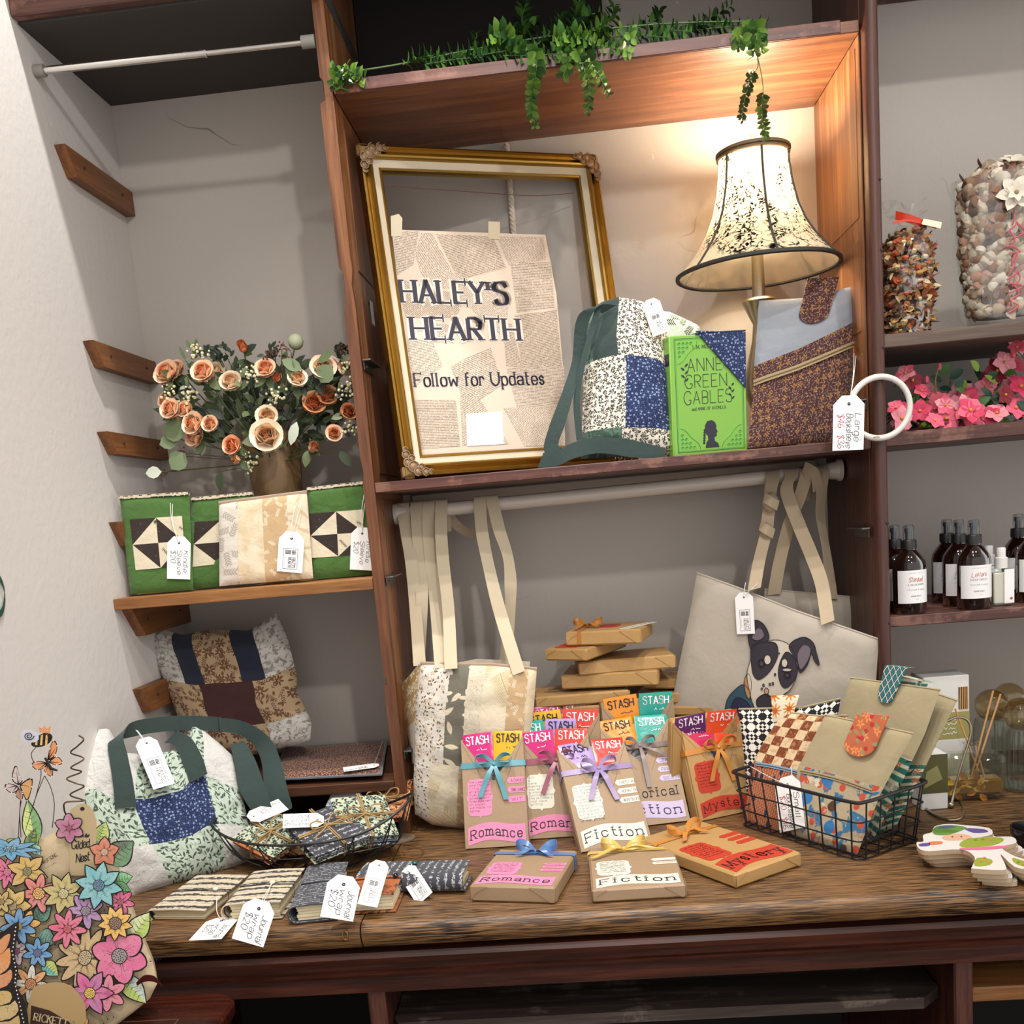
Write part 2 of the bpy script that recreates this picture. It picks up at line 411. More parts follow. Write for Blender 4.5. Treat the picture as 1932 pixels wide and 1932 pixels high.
@cached
def wood(name, dark, mid, light, axis=0, rough=.45, grain=1., worn=.0, wcol='#b98a5c', coarse=26, pores=.0):
    t = NT(name); o = t.ob(); k = [coarse, coarse, coarse]; k[axis] = coarse*.06
    n1 = t.noise(t.sc(o, tuple(k)), 1, 5, .65, 1.2); k2 = [a*7 for a in k]; n2 = t.noise(t.sc(o, tuple(k2)), 1, 3, .6)
    wv = t.m('ADD', t.m('MULTIPLY', n1, .7), t.m('MULTIPLY', n2, .3*grain))
    c = t.ramp(wv, [(.3, dark), (.5, mid), (.68, light)])
    if worn:
        wn = t.noise(o, 9, 5, .7); wn2 = t.noise(t.sc(o, tuple(k)), 2.2, 3); f = t.step(t.m('MULTIPLY', wn, t.m('ADD', wn2, .5)), .62-worn*.25, .05)
        c = t.mix(t.m('MULTIPLY', f, .8), c, hx(wcol))
    if pores:
        kp = [coarse*9]*3; kp[axis] = coarse*.35; pr_ = t.step(t.noise(t.sc(o, tuple(kp)), 1, 2, .5), .50, .07); big = t.noise(o, 5, 3); c = t.mix(t.m('MULTIPLY', pr_, t.m('MULTIPLY', big, pores*1.6)), c, tuple(a*.22 for a in hx(dark)[:3])+(1,)); wv = t.m('SUBTRACT', wv, t.m('MULTIPLY', pr_, .6))
    t.bsdf(c, t.m('ADD', rough-.1, t.m('MULTIPLY', n2, .25)), bump=wv, bs=.35, bd=.0015); return t.mat
@cached
def plaster(name, col, dirt='#8f8578', amt=.12, cracks=False):
    t = NT(name); o = t.ob(); a = t.noise(o, 1.7, 4); b = t.noise(o, 55, 3, .6)
    c = t.mix(t.m('MULTIPLY', a, amt), hx(col), hx(dirt)); sp = t.step(t.noise(o, 24, 2, .5), .77, .008)
    c = t.mix(t.m('MULTIPLY', sp, .25), c, hx('#f4f0ea'))
    if cracks:
        ok = t.vm('ADD', o, t.sc(t.n('TexNoise', {'Vector': o, 'Scale': 7.}).outputs['Color'], .12))
        vo = t.n('TexVoronoi', {'Vector': ok, 'Scale': 2.1}, feature='DISTANCE_TO_EDGE').outputs[0]
        ln = t.m('SUBTRACT', 1., t.step(vo, .0025, .0015)); gate = t.step(t.noise(t.vm('ADD', o, (3.3, 1, 2)), 2.6, 2), .65, .04)
        c = t.mix(t.m('MULTIPLY', t.m('MULTIPLY', ln, gate), .7), c, hx('#4a4036'))
    t.bsdf(c, .78, bump=t.m('ADD', b, t.m('MULTIPLY', a, 2.)), bs=.22, bd=.004); return t.mat
@cached
def kraft(name, col='#b08d66'):
    t = NT(name); o = t.ob(); a = t.noise(o, 60, 4, .7); b = t.noise(t.sc(o, (900, 160, 400)), 1, 2); c0 = hx(col)
    c = t.mix(t.m('MULTIPLY', a, .35), c0, tuple(x*.72 for x in c0[:3])+(1,)); c = t.mix(t.m('MULTIPLY', t.step(b, .66, .05), .2), c, hx('#d3b48e'))
    t.bsdf(c, .55, bump=t.noise(o, 22, 3), bs=.25, bd=.006); return t.mat
def motif(t, uv, kind, scale, p=None, seed=0.):
    """mask of a printed motif scattered over cloth"""
    p = p or {}; q = t.vm('ADD', t.sc(uv, scale), (seed, seed*.7, 0))
    if kind == 'blot': return t.step(t.noise(q, 1, p.get('d', 4), p.get('r', .6), p.get('dist', .6)), p.get('th', .56), p.get('w', .02))
    if kind == 'words':
        sx = t.n('SeparateXYZ', {0: q}); row = t.m('FLOOR', sx.outputs[1]); fy = t.m('FRACT', sx.outputs[1])
        n1 = t.noise(t.n('CombineXYZ', {0: sx.outputs[0], 1: t.m('MULTIPLY', row, 7.7), 2: 0.}).outputs[0], p.get('f', 1.2), 2, .7)
        wob = t.noise(q, 2.5, 3); y2 = t.m('ADD', fy, t.m('MULTIPLY', t.m('SUBTRACT', wob, .5), p.get('wob', .6)))
        band = t.m('MULTIPLY', t.step(y2, .5-p.get('t', .12), .04), t.m('SUBTRACT', 1., t.step(y2, .5+p.get('t', .12), .04)))
        return t.m('MULTIPLY', band, t.step(n1, p.get('th', .47), .03))
    v = t.n('TexVoronoi', {'Vector': q, 'Scale': 1., 'Randomness': p.get('rnd', .85)}, voronoi_dimensions='2D')
    d = t.vm('SUBTRACT', q, v.outputs['Position']); sx = t.n('SeparateXYZ', {0: d}); cs = t.n('SeparateColor', {0: v.outputs['Color']})
    ang = t.m('MULTIPLY', cs.outputs[0], 6.283) if p.get('turn', 1) else p.get('ang', 0.)
    c, s = t.m('COSINE', ang), t.m('SINE', ang)
    x = t.m('ADD', t.m('MULTIPLY', sx.outputs[0], c), t.m('MULTIPLY', sx.outputs[1], s)); y = t.m('SUBTRACT', t.m('MULTIPLY', sx.outputs[1], c), t.m('MULTIPLY', sx.outputs[0], s))
    gate = t.step(cs.outputs[1], p['gate'], .001) if 'gate' in p else None
    if kind == 'dot': r = t.m('SUBTRACT', 1., t.step(t.vm('LENGTH', d), p.get('r', .25), .03))
    elif kind == 'flower':
        a = t.m('ARCTAN2', y, x); rr = t.m('ADD', p.get('r', .36)*.68, t.m('MULTIPLY', t.m('COSINE', t.m('MULTIPLY', a, float(p.get('n', 5)))), p.get('r', .36)*.32))
        l = t.vm('LENGTH', d); r = t.m('SUBTRACT', 1., t.step(t.m('SUBTRACT', l, rr), 0., .02))
        if p.get('hole', 1): r = t.m('MULTIPLY', r, t.step(l, p.get('r', .36)*.22, .02))
    elif kind == 'leaf':
        k = t.m('ADD', t.m('ABSOLUTE', y), t.m('MULTIPLY', t.m('POWER', t.m('ABSOLUTE', x), 2.), p.get('w', .16)/p.get('l', .42)**2)); r = t.m('SUBTRACT', 1., t.step(k, p.get('w', .16), .015))
    else:  # sprig: pairs of leaves along a stem
        pe = p.get('pe', .2); L = p.get('l', .46); ax = t.m('SUBTRACT', t.m('FRACT', t.m('DIVIDE', t.m('SUBTRACT', x, t.m('MULTIPLY', t.m('ABSOLUTE', y), .9)), pe)), .5)
        lx = t.m('MULTIPLY', ax, pe); ly = t.m('SUBTRACT', t.m('ABSOLUTE', y), p.get('d', .1))
        k = t.m('ADD', t.m('ABSOLUTE', lx), t.m('MULTIPLY', t.m('POWER', t.m('ABSOLUTE', ly), 2.), p.get('w', .055)/p.get('ll', .1)**2))
        lf = t.m('SUBTRACT', 1., t.step(k, p.get('w', .055), .012)); st = t.m('SUBTRACT', 1., t.step(t.m('ABSOLUTE', y), .015, .008))
        r = t.m('MULTIPLY', t.m('MAXIMUM', lf, st), t.m('SUBTRACT', 1., t.step(t.m('ABSOLUTE', x), L, .02)))
    return t.m('MULTIPLY', r, gate) if gate is not None else r
@cached
def cloth(name, bg, layers=(), rough=.9, wrinkle=.35, wscale=38, weave=.15):
    """woven cloth printed with motifs; layers = (kind, scale, colour, params, seed)"""
    t = NT(name); uv = t.uv(); o = t.ob()
    nz = t.noise(o, 11, 3); c0 = hx(bg); c = t.mix(t.m('MULTIPLY', nz, .16), c0, tuple(x*.8 for x in c0[:3])+(1,))
    for kind, sc_, col, p, seed in layers: c = t.mix(motif(t, uv, kind, sc_, dict(p), seed), c, hx(col))
    wk = t.noise(o, wscale, 4, .55, .4); wv = t.n('TexWave', {'Vector': t.sc(uv, 900), 'Scale': 1.}).outputs['Fac']
    t.bsdf(c, rough, bump=t.m('ADD', wk, t.m('MULTIPLY', wv, weave*.15)), bs=wrinkle, bd=.012, **{'Sheen Weight': .15}); return t.mat
@cached
def glass(name, col='#ffffff', rough=.02, ior=1.45):
    t = NT(name); t.bsdf(col, rough, **{'Transmission Weight': 1., 'IOR': ior}); return t.mat
@cached
def thin_glass(name, tint='#f2f5f3', rough=.03, edge=.9):
    t = NT(name); g = t.n('BsdfGlossy', {'Color': (1, 1, 1, 1), 'Roughness': rough}); tr = t.n('BsdfTransparent', {'Color': hx(tint)}); lw = t.n('LayerWeight', {'Blend': .35})
    f = t.m('ADD', .05, t.m('MULTIPLY', t.m('POWER', lw.outputs['Facing'], 2.5), edge)); s = t.n('MixShader', {0: f, 1: tr.outputs[0], 2: g.outputs[0]}); t.t.links.new(s.outputs[0], t.out.inputs[0]); return t.mat
@cached
def film(name, col='#ffffff', alpha=.12):
    t = NT(name); g = t.n('BsdfGlossy', {'Color': (1, 1, 1, 1), 'Roughness': .12}); tr = t.n('BsdfTransparent', {'Color': hx(col)}); nz = t.noise(t.ob(), 45, 3, .6, 1.)
    s = t.n('MixShader', {0: t.m('MULTIPLY', t.step(nz, .55, .1), alpha*2), 1: tr.outputs[0], 2: g.outputs[0]}); t.t.links.new(s.outputs[0], t.out.inputs[0]); return t.mat
@cached
def metal(name, col, rough=.3):
    t = NT(name); nz = t.noise(t.ob(), 60, 3); t.bsdf(col, t.m('ADD', rough-.08, t.m('MULTIPLY', nz, .2)), Metallic=1.); return t.mat
INK = plain('ink', '#23202a', .6); PENCIL = plain('pen', '#3a3638', .6); WHITE = plain('white_card', '#f1efee', .6, .05, 200)
REDINK = plain('red_ink', '#b3203f', .6); GREYINK = plain('grey_ink', '#8b8789', .6)
STRING = plain('white_string', '#e6e2da', .9)
# ---------------------------------------------------------------- swing tags
def tag_mesh(F, L, W, kind, lines=(), pen=PENCIL, extra=None):
    """F: x away from the hole, y across; the writing runs along x"""
    mb = MB(); c = W*.27
    pts = [(0, c), (0, W-c), (c*1.05, W), (L, W), (L, 0), (c*1.05, 0)]
    mb.prism(F, pts, -.0004, .0004, WHITE)
    cx, cy, r = W*.27, W/2, W*.055
    mb.poly(F, [(cx+r*math.cos(a*PI/5), cy+r*math.sin(a*PI/5)) for a in range(10)], .0006, INK)
    if kind == 'logo':
        x0, x1, y0, y1 = L*.42, L*.92, W*.22, W*.78
        if True:
            for a, b, c_, d in ((x0, y0, x1, y0), (x0, y1, x1, y1), (x0, y0, x0, y1), (x1, y0, x1, y1)):
                e = W*.008; mb.poly(F, [(a-e, b-e), (c_+e, b-e), (c_+e, d+e), (a-e, d+e)], .0006, INK)
        sx = x0+(x1-x0)*.08; iw = (x1-x0)*.26; ym = (y0+y1)/2
        for k in range(5): mb.poly(F, [(sx+iw*k*.16, y0+W*.06), (sx+iw*(k*.16+.1), y0+W*.06), (sx+iw*(k*.16+.1), ym+W*.02), (sx+iw*k*.16, ym+W*.02)], .0006, INK)
        for k in range(4): mb.poly(F, [(sx+iw*.1*k*2, ym+W*.05), (sx+iw*(.2*k+.16), ym+W*.05), (sx+iw*(.2*k+.1), y1-W*.05), (sx+iw*.2*k, y1-W*.08)], .0006, INK)
        hh = W*.13; text(mb, F, "HALEY'S", sx+iw*1.35, y1-W*.2, hh, INK, 'serif', .0006, fit=(x1-sx-iw)*.78); text(mb, F, "HEARTH", sx+iw*1.35, y1-W*.36, hh, INK, 'serif', .0006, fit=(x1-sx-iw)*.78)
        scrawl(mb, F, sx+iw*1.4, y0+W*.07, (x1-sx-iw)*.65, W*.04, INK, .0006, random.Random(3))
    else:
        n = len(lines); y = W*.70
        for ln in lines:
            col = pen
            if isinstance(ln, tuple): ln, col = ln
            hh = W*.2; text(mb, F, ln, L*.33, y, hh, col, 'hand', .0006, fit=min(L*.62, text_width(ln, hh, 'hand'))); y -= W*.27
    if extra: text(mb, F, extra, L*.7, W*.86, W*.07, GREYINK, 'hand', .0006)
    return mb, F(cx, cy, .0008)
def add_tag(parent, F, L, W, kind, lines=(), ends=(), pen=PENCIL, extra=None, name='price_tag', smooth=6):
    """a card tag part with its string (ends = points the string runs to)"""
    mb, hole = tag_mesh(F, L, W, kind, lines, pen, extra); o = mb.build(name, parent)
    if ends:
        s = MB()
        for e in ends:
            m = (hole+e)/2+V((random.uniform(-1, 1)*.004, -.004, random.uniform(-1, 1)*.003)); s.tube([hole, m, e], .0007, STRING, 5, smooth=smooth)
        s.build('string', o)
    return o
# ================================================================ the setting
WALL = plaster('wall_paint', '#b3aba3', '#928a80', .12, True); WALLW = plaster('white_wall_paint', '#d2cdc8', '#b8b1aa', .15)
DARK = plain('charcoal_paint', '#3b3733', .8, .1, 40)
mb = MB(); mb.box(WORLD, (-.76, 0, -1.63), (3.0, .1, 1.9), WALL); struct(mb.build('wall_back', at=(0, 0, -1.63)))
mb = MB(); mb.box(WORLD, (XW-.1, -3.2, -1.63), (XW, 0, 1.9), WALLW); struct(mb.build('wall_left', at=(XW, 0, -1.63)))
FLOORM = wood('floor_boards', '#3a2a1e', '#5a4130', '#7a5b42', 0, .4)
mb = MB(); mb.box(WORLD, (-.66, -3.4, -1.68), (3.0, .1, -1.63), FLOORM); struct(mb.build('floor', at=(0, 0, -1.63)))
mb = MB(); mb.box(WORLD, (-.66, -3.4, 1.9), (3.0, .1, 1.95), WALLW); struct(mb.build('ceiling', at=(0, 0, 1.9)))
mb = MB(); mb.box(WORLD, (XW, -.375, .869), (0, 0, .9), DARK); struct(mb.build('ceiling_soffit'))
mb = MB(); mb.box(WORLD, (0, -.375, 1.2), (3, 0, 1.23), DARK); struct(mb.build('ceiling_soffit'))  # unseen top, added to close off light from above the shelves
mb = MB(); mb.box(WORLD, (0.001, -.36, .93), (.95, -.335, 1.2), DARK); struct(mb.build('unseen_light_blocker'))  # unseen board, added to block spot light above the upper shelf
mb = MB(); mb.box(WORLD, (0.001, -.02, .726), (.52, -.0005, 1.2), plain('shadow_dark', '#1c1512', .8)); struct(mb.build('shadow_sheet'))  # dark sheet standing in for the shadow on the wall above the upper shelf
RW = wood('red_brown_wood', '#2e1712', '#4f2a22', '#6d4133', 0, .42, worn=.1, wcol='#7d5648')
mb = MB()
mb.box(WORLD, (XW, -.40, .872), (-.024, -.376, 1.0), RW, .003); mb.box(WORLD, (XW, -.414, .905), (-.024, -.398, 1.0), RW, .005)
tag(mb.build('header_board'), 'red brown moulded board with chipped paint above the silver tension rod', 'board')
mb = MB(); mb.box(WORLD, (.98, -.2, .884), (3.0, 0, .94), RW, .003); struct(mb.build('trim_1'))
# green painted letter on the white wall, only its edge in view
GRN = plain('green_paint', '#1f4a3f', .5)
mb = MB(); P = [onX(u, v, XW+.004) for u, v in ((-14, 1085), (0, 1092), (9, 1118), (6, 1148), (-3, 1160), (-16, 1158))]
mb.ribbon(P, (0, .12, 1), .011, GRN, 5)
tag(mb.build('wall_letter'), 'curved stroke of a dark green letter painted on the white wall', 'sign')
# ---------------------------------------------------------------- shelving
WV = wood('upright_wood', '#3d2010', '#663a1e', '#86562c', 2, .42, worn=.0); WD = wood('dark_upright_wood', '#2a1410', '#47251b', '#633729', 2, .4, worn=.0)
WI = wood('pine_lining', '#4f2f1c', '#7a4d2e', '#a2764c', 2, .4); WSU = wood('shelf_wood', '#43261a', '#6b4029', '#8c5c3c', 0, .38); MET = metal('clip_metal', '#6d6a66', .45)
shel = thing('shelving_unit', 'old brown wooden shelving unit standing on the worktop against the wall', 'shelves', (.47, -.17, ZC))
# left upright: front edge with the notches worn into it
pr = [(-.022, ZC), (-.022, -.40), (-.0165, -.40), (-.0165, -.445+.06), (-.021, -.385), (-.0225, -.19), (-.0225, .0), (-.0185, .02), (-.0215, .05), (-.0225, .33), (-.016, .335), (-.0165, .39), (-.0245, .405), (-.026, .69), (-.0155, .695), (-.0155, .728), (-.0215, .735), (-.0225, 1.2)]
mb = MB(); FX = Fr((0, YF, 0), (1, 0, 0), (0, 0, 1))
mb.prism(FX, pr+[(0, 1.2), (0, .736), (-.002, .72), (.0, .69), (0, .42), (.0015, .40), (-.003, .37), (0, .33), (0, ZC)], -.016, 0, WV)
mb.box(WORLD, (-.021, YF+.016, ZC), (-.001, -.001, 1.2), WI, .001)
for z0, z1 in ((-.66, -.43), (-.40, -.03), (.02, .36), (.41, .67)): mb.box(WORLD, (-.002, -.27, z0), (.0012, -.06, z1), WV, .0012)
mb.build('upright', shel)
mb = MB()
R_ = [(.952, 0), (.952, .014), (.955, .019), (.963, .022), (.970, .02), (.975, .013), (.976, 0), (.976, -.016), (.952, -.016)]
FZ = Fr((0, YF, ZC), (1, 0, 0), (0, -1, 0)); FZ.en = V((0, 0, 1))
mb.prism(FZ, R_, 0, 1.92, WD); mb.box(WORLD, (.951, YF+.016, ZC), (.975, -.001, 1.2), WD, .001)
mb.box(WORLD, (.9485, YF+.012, .0), (.9512, -.001, .7045), WI, .0005)
for z0, z1 in ((.40, .69), (.20, .365), (.03, .16)): mb.box(WORLD, (.9472, -.31, z0), (.950, -.05, z1), WI, .0012)
for z in (.76, .45, .33, .16, -.16, -.35, -.47): mb.ball((.9715, YF-.0195, z), .0028, INK, 6)
mb.build('upright', shel)
mb = MB(); mb.box(WORLD, (.0005, YF+.004, .7046), (.9485, -.001, .7246), WSU, .001)
mb.box(WORLD, (.055, YF-.0005, .7048), (.915, YF+.0035, .7262), RW, .001); mb.build('upper_shelf', shel)
mb = MB(); mb.box(WORLD, (.0005, YF, -.0196), (.9515, -.001, 0), RW, .0015); mb.build('display_shelf', shel)
GB = wood('grey_worn_board', '#3a302a', '#5b4a40', '#75655a', 0, .6); 
for z0, z1, m, nm in ((.162, .186, GB, 'shelf'), (-.018, .0075, RW, 'shelf'), (-.361, -.341, RW, 'shelf')):
    mb = MB(); mb.box(WORLD, (.9765, YF+.002, z0), (2.4, -.001, z1), m, .0015); mb.build(nm, shel)
def clip(x, z, s):
    mb = MB(); mb.box(WORLD, (min(x, x+.002*s), YF+.01, z), (max(x, x+.002*s), YF+.11, z+.02), MET, .0005); mb.box(WORLD, (min(x, x+.016*s), YF+.005, z+.016), (max(x, x+.016*s), YF+.115, z+.019), MET, .0005)
    mb.ball((x+.003*s, YF+.03, z+.008), .0025, MET, 6); mb.build('shelf_clip', shel)
clip(.0014, .215, 1); clip(.0014, -.203, 1); clip(.9468, -.185, -1); clip(.9468, .055, -1); clip(-.0227, -.215, -1); clip(.0014, -.56, 1)
mb = MB(); mb.box(WORLD, (.0016, -.19, .325), (.0022, -.16, .372), WHITE, .0002); mb.build('paper_label', shel)
# board on the left, carried by cleats on the white wall
CLB = wood('dark_board', '#2c170c', '#4d2c18', '#6d4527', 0, .5)
PW = wood('worn_pine', '#4d2d16', '#7b4c26', '#a06b38', 1, .5, worn=.0); PWX = wood('worn_pine_board', '#5a3517', '#8a5a2c', '#ad7a42', 0, .5, worn=.0)
mb = MB(); mb.box(WORLD, (XW+.001, YF, ZL-.0225), (-.0235, -.001, ZL), PWX, .001); tag(mb.build('wall_shelf'), 'worn pine board shelf carrying the green quilted sleeves', 'shelf')
mb = MB(); mb.box(WORLD, (XW+.001, YF+.004, -.622), (-.0235, -.001, -.602), CLB, .001); tag(mb.build('wall_shelf'), 'low dark board shelf beneath the flat brown sleeve', 'shelf')
def cleat(z, h, label, y0=-.303, cut=.035):
    mb = MB(); F = Fr((XW, 0, z), (0, 1, 0), (0, 0, 1)); F.en = V((1, 0, 0))
    mb.prism(F, [(y0, 0), (-.002, 0), (-.002, -h), (y0+cut, -h)], .0005, .022, PW)
    for y in (y0+.07, -.06): mb.ball((XW+.0225, y, z-h*.45), .003, INK, 6)
    tag(mb.build('wall_cleat'), label, 'cleat', 'wooden cleats on the white wall')
cleat(.689, .05, 'topmost wooden cleat on the white wall, nearest the silver rod'); cleat(.326, .047, 'wooden cleat high on the white wall, level with the flower tops', -.305)
cleat(.15, .043, 'wooden cleat on the white wall just left of the lowest peach roses'); cleat(-.03, .05, 'wooden cleat mostly hidden behind the leftmost green sleeve', -.31)
cleat(-.208, .062, 'wooden cleat directly beneath the pine board with the green sleeves', -.31, .05); cleat(-.375, .055, 'lowest wooden cleat, its chipped end beside the brown patchwork bag', -.315, .03)
cleat(-.6225, .05, 'dark wooden cleat beneath the low shelf')
# ---------------------------------------------------------------- rods, rope
ALU = metal('brushed_steel', '#d8d6d2', .22); GREYP = plain('grey_plastic', '#8c8983', .5); CREAMP = plain('off_white_enamel', '#c9bfb4', .35)
r = thing('tension_rod', 'slim silver tension rod beneath the dark soffit', 'rod', (-.29, -.336, .80))
a, b = V((XW+.02, -.337, .805)), V((-.045, -.336, .799)); m = a.lerp(b, .63); d = (b-a).normalized()
mb = MB(); mb.tube([a, m], .0068, ALU, 14); mb.tube([m-d*.004, m], .0078, ALU, 14); mb.build('outer_tube', r)
mb = MB(); mb.tube([m, b], .0052, ALU, 14); mb.build('inner_tube', r)
for e, f in ((a, a-d*.0195), (b+d*.021, b-d*.004)):
    mb = MB(); mb.tube([e, f], .011, GREYP, 14); mb.build('end_cap', r)
r = thing('hanging_rod', 'thick off-white rod under the display shelf holding the tote bag straps', 'rod', (.47, -.15, -.06))
a, b = V((.002, -.16, -.062)), V((.946, -.143, -.05)); d = (b-a).normalized()
mb = MB(); mb.tube([a, b], .0145, CREAMP, 20); mb.build('tube', r)
for e, f in ((a, 1), (b, -1)):
    mb = MB(); mb.tube([e, e+d*.012*f, e+d*.028*f], [.021, .019, .0165], CREAMP, 20); mb.tube([e+d*.0*f, e+d*.007*f], .0225, CREAMP, 20); mb.build('end_flange', r)
mb = MB(); mb.box(WORLD, (.02, -.012, -.07), (.93, -.001, -.021), plain('shelf_batten', '#a79c90', .7), .002); mb.build('batten', shel)
mb = MB(); x = onY(958, 300, -.012).x; pts = [V((x+math.sin(z*9)*.002, -.010, z)) for z in np.linspace(.698, .12, 24)]
for k in range(3):
    Q = []
    for i in range(150):
        z = .698-i*.578/149; aa = i*.85+k*2.09; Q.append(V((x+.0035*math.cos(aa), -.0105+.0035*math.sin(aa), z)))
    mb.tube(Q, .0036, plain('cotton_rope', '#cfc4b4', .95), 6)
tag(mb.build('rope'), 'thin twisted cotton rope hanging on the wall behind the gold frame', 'rope')
# ---------------------------------------------------------------- counter
WT = wood('worktop_oak', '#2a180c', '#54361c', '#85603a', 0, .36, grain=2.2, worn=.0, wcol='#c99a62', coarse=50, pores=1.05)
mb = MB(); F = Fr((XW+.002, 0, 0), (0, 1, 0), (0, 0, 1)); F.en = V((1, 0, 0))
prof = [(-.003, ZC), (-.795, ZC), (-.803, ZC-.003), (-.808, ZC-.010), (-.809, ZC-.018), (-.806, ZC-.03), (-.800, ZC-.040), (-.003, ZC-.040)]
for x0, x1 in ((0, .545), (.5475, 3.0)):
    n = len(prof); vs = [F(a, b, x) for x in (x0, x1) for a, b in prof]; fs = [[i, (i+1) % n, n+(i+1) % n, n+i] for i in range(n)]+[list(range(n))[::-1], list(range(n, 2*n))]; mb.add(vs, fs, WT)
wtop = tag(mb.build('worktop', at=(.9, -.4, ZC-.04), sharp=50), 'long worn oak worktop with a rounded front edge under all the goods', 'worktop')
mb = MB(); c = onY(652, 1764, -.8105); mb.tube([c+V((.004*math.sin(q), -.0015, .0075*math.cos(q))) for q in np.linspace(.5, 5.9, 14)], .0013, metal('brass_hook', '#b58a4a', .35), 6); mb.tube([c+V((.002, .006, .006)), c+V((.002, -.002, .0066))], .0014, metal('brass_hook', '#b58a4a', .35), 6); mb.build('cup_hook', wtop)
CB = wood('cabinet_wood', '#1d0e09', '#38190f', '#5a2b1b', 0, .35); CBV = wood('cabinet_upright_wood', '#23110b', '#43221a', '#6a3d2c', 2, .4)
cab = thing('counter_cabinet', 'dark stained wooden counter cabinet below the worktop', 'cabinet', (.9, -.4, -1.63))
mb = MB(); prof = [(-.72, -.757), (-.762, -.757), (-.762, -.768), (-.790, -.770), (-.796, -.778), (-.792, -.788), (-.779, -.793), (-.777, -.806), (-.787, -.811), (-.784, -.817), (-.776, -.82), (-.774, -.848), (-.72, -.848)]
n = len(prof); vs = [F(a, b, x) for x in (0, 3.0) for a, b in prof]; fs = [[i, (i+1) % n, n+(i+1) % n, n+i] for i in range(n)]+[list(range(n))[::-1], list(range(n, 2*n))]; mb.add(vs, fs, CB); mb.build('front_rail', cab, sharp=25)
for x0, x1 in ((-.022, .008), (.938, .968), (1.9, 1.93), (-.553, -.53)):
    mb = MB(); mb.box(WORLD, (x0, -.765, -1.6), (x1, -.01, -.849), CBV, .003); mb.build('divider', cab)
BK = plain('black_interior', '#17120f', .8)
mb = MB(); mb.box(WORLD, (-.55, -.04, -1.6), (2.4, -.01, -.757), BK); mb.build('back_panel', cab)
GBD = wood('dusty_shelf_board', '#241b16', '#3a2e28', '#5d5048', 0, .6, worn=.02, wcol='#6d6158')
mb = MB(); mb.prism(Fr((0, 0, 0), (1, 0, 0), (0, 1, 0)), [(.01, -.05), (.935, -.05), (.935, -.70), (.90, -.735), (.02, -.735), (.01, -.72)], -.945, -.925, GBD); mb.build('shelf', cab)
mb = MB(); mb.box(WORLD, (.97, -.75, -.93), (1.9, -.05, -.905), PWX, .002); mb.build('shelf', cab)
mb = MB(); mb.box(WORLD, (-.55, -.79, -1.63), (2.4, -.02, -1.601), CB, .002); mb.build('plinth', cab)
HOOK = metal('brass_hook', '#b58a4a', .35)
# dark side table in the corner
ST = wood('mahogany', '#1d0b07', '#34140c', '#4d2215', 0, .25)
t = thing('side_table', 'dark mahogany side table with rounded corners in front of the counter', 'table', (-.37, -1.1, -1.63)); TZ = onY(400, 1873, -.846).z
pts = []
for cx, cy, a0 in ((-.245, -.885, 0), (-.515, -.885, 90), (-.515, -1.45, 180), (-.245, -1.45, 270)):
    for k in range(7): q = math.radians(a0+k*15); pts.append((cx+.04*math.cos(q), cy+.04*math.sin(q)))
FT = Fr((0, 0, TZ), (1, 0, 0), (0, 1, 0)); mb = MB(); ins = [(-.38+(x+.38)*.97, -1.17+(y+1.17)*.985) for x, y in pts]
n = len(pts); vs = [FT(x, y, 0) for x, y in ins]+[FT(x, y, -.006) for x, y in pts]+[FT(x, y, -.02) for x, y in pts]+[FT(x, y, -.03) for x, y in ins]
fs = [list(range(n)), list(range(4*n-1, 3*n-1, -1))]+[[r_*n+i, (r_+1)*n+i, (r_+1)*n+(i+1) % n, r_*n+(i+1) % n] for r_ in range(3) for i in range(n)]
mb.add(vs, fs, ST)
INL = plain('inlay_line', '#6a4a38', .4); Q = [FT(x, y, .0004) for x, y in ((-.49, -.93), (-.275, -.93), (-.275, -1.42), (-.49, -1.42))]
mb.tube(Q, .0008, INL, 4, closed=True); mb.build('table_top', t)
for x in (-.51, -.25):
    for y in (-.9, -1.44):
        mb = MB(); mb.lathe(Fr((x, y, -1.63), (1, 0, 0), (0, 0, 1)), [(.012, 0), (.018, .1), (.016, .4), (.02, .7), (.02, TZ+1.63-.03)], ST, 12); mb.build('leg', t)
# ================================================================ cloths
FLOR = cloth('cream_floral_cotton', '#ddd5c4', (('flower', 95, '#4e4a44', (('r', .44), ('n', 5)), 1.), ('leaf', 140, '#403d38', (('w', .2), ('l', .45)), 9.)))
NAVY = cloth('navy_floral_cotton', '#14244d', (('flower', 150, '#9fb0d0', (('r', .3), ('gate', .35)), 2.), ('dot', 240, '#5f78ac', (('r', .16), ('gate', .3)), 5.)))
DKG = cloth('dark_green_cotton', '#2b3c39', (), .85); BATIK = cloth('green_batik', '#3a5247', (('blot', 55, '#5d7868', (('th', .52),), 3.),))
PAIS = cloth('brown_leaf_print', '#3f1d1c', (('leaf', 190, '#87675f', (('w', .12), ('l', .5)), 1.), ('flower', 62, '#8f6430', (('r', .34), ('n', 4), ('gate', .35), ('rnd', .3), ('turn', 0)), 4.), ('leaf', 175, '#a98a6c', (('w', .1), ('l', .42), ('gate', .55)), 7.)))
PAIS2 = cloth('rust_leaf_print', '#4f2620', (('leaf', 150, '#b07f5c', (('w', .15), ('l', .5)), 1.), ('leaf', 175, '#c79a70', (('w', .12), ('l', .42), ('gate', .4)), 7.)))
SATIN = cloth('grey_satin', '#80858e', (), .42, .3, 30); TAN = cloth('tan_tape', '#a08a66', (), .8)
PALEG = cloth('pale_green_vine', '#c9d6c6', (('sprig', 36, '#3c4a40', (('l', .5), ('pe', .17), ('d', .12), ('w', .06), ('ll', .13)), 2.),))
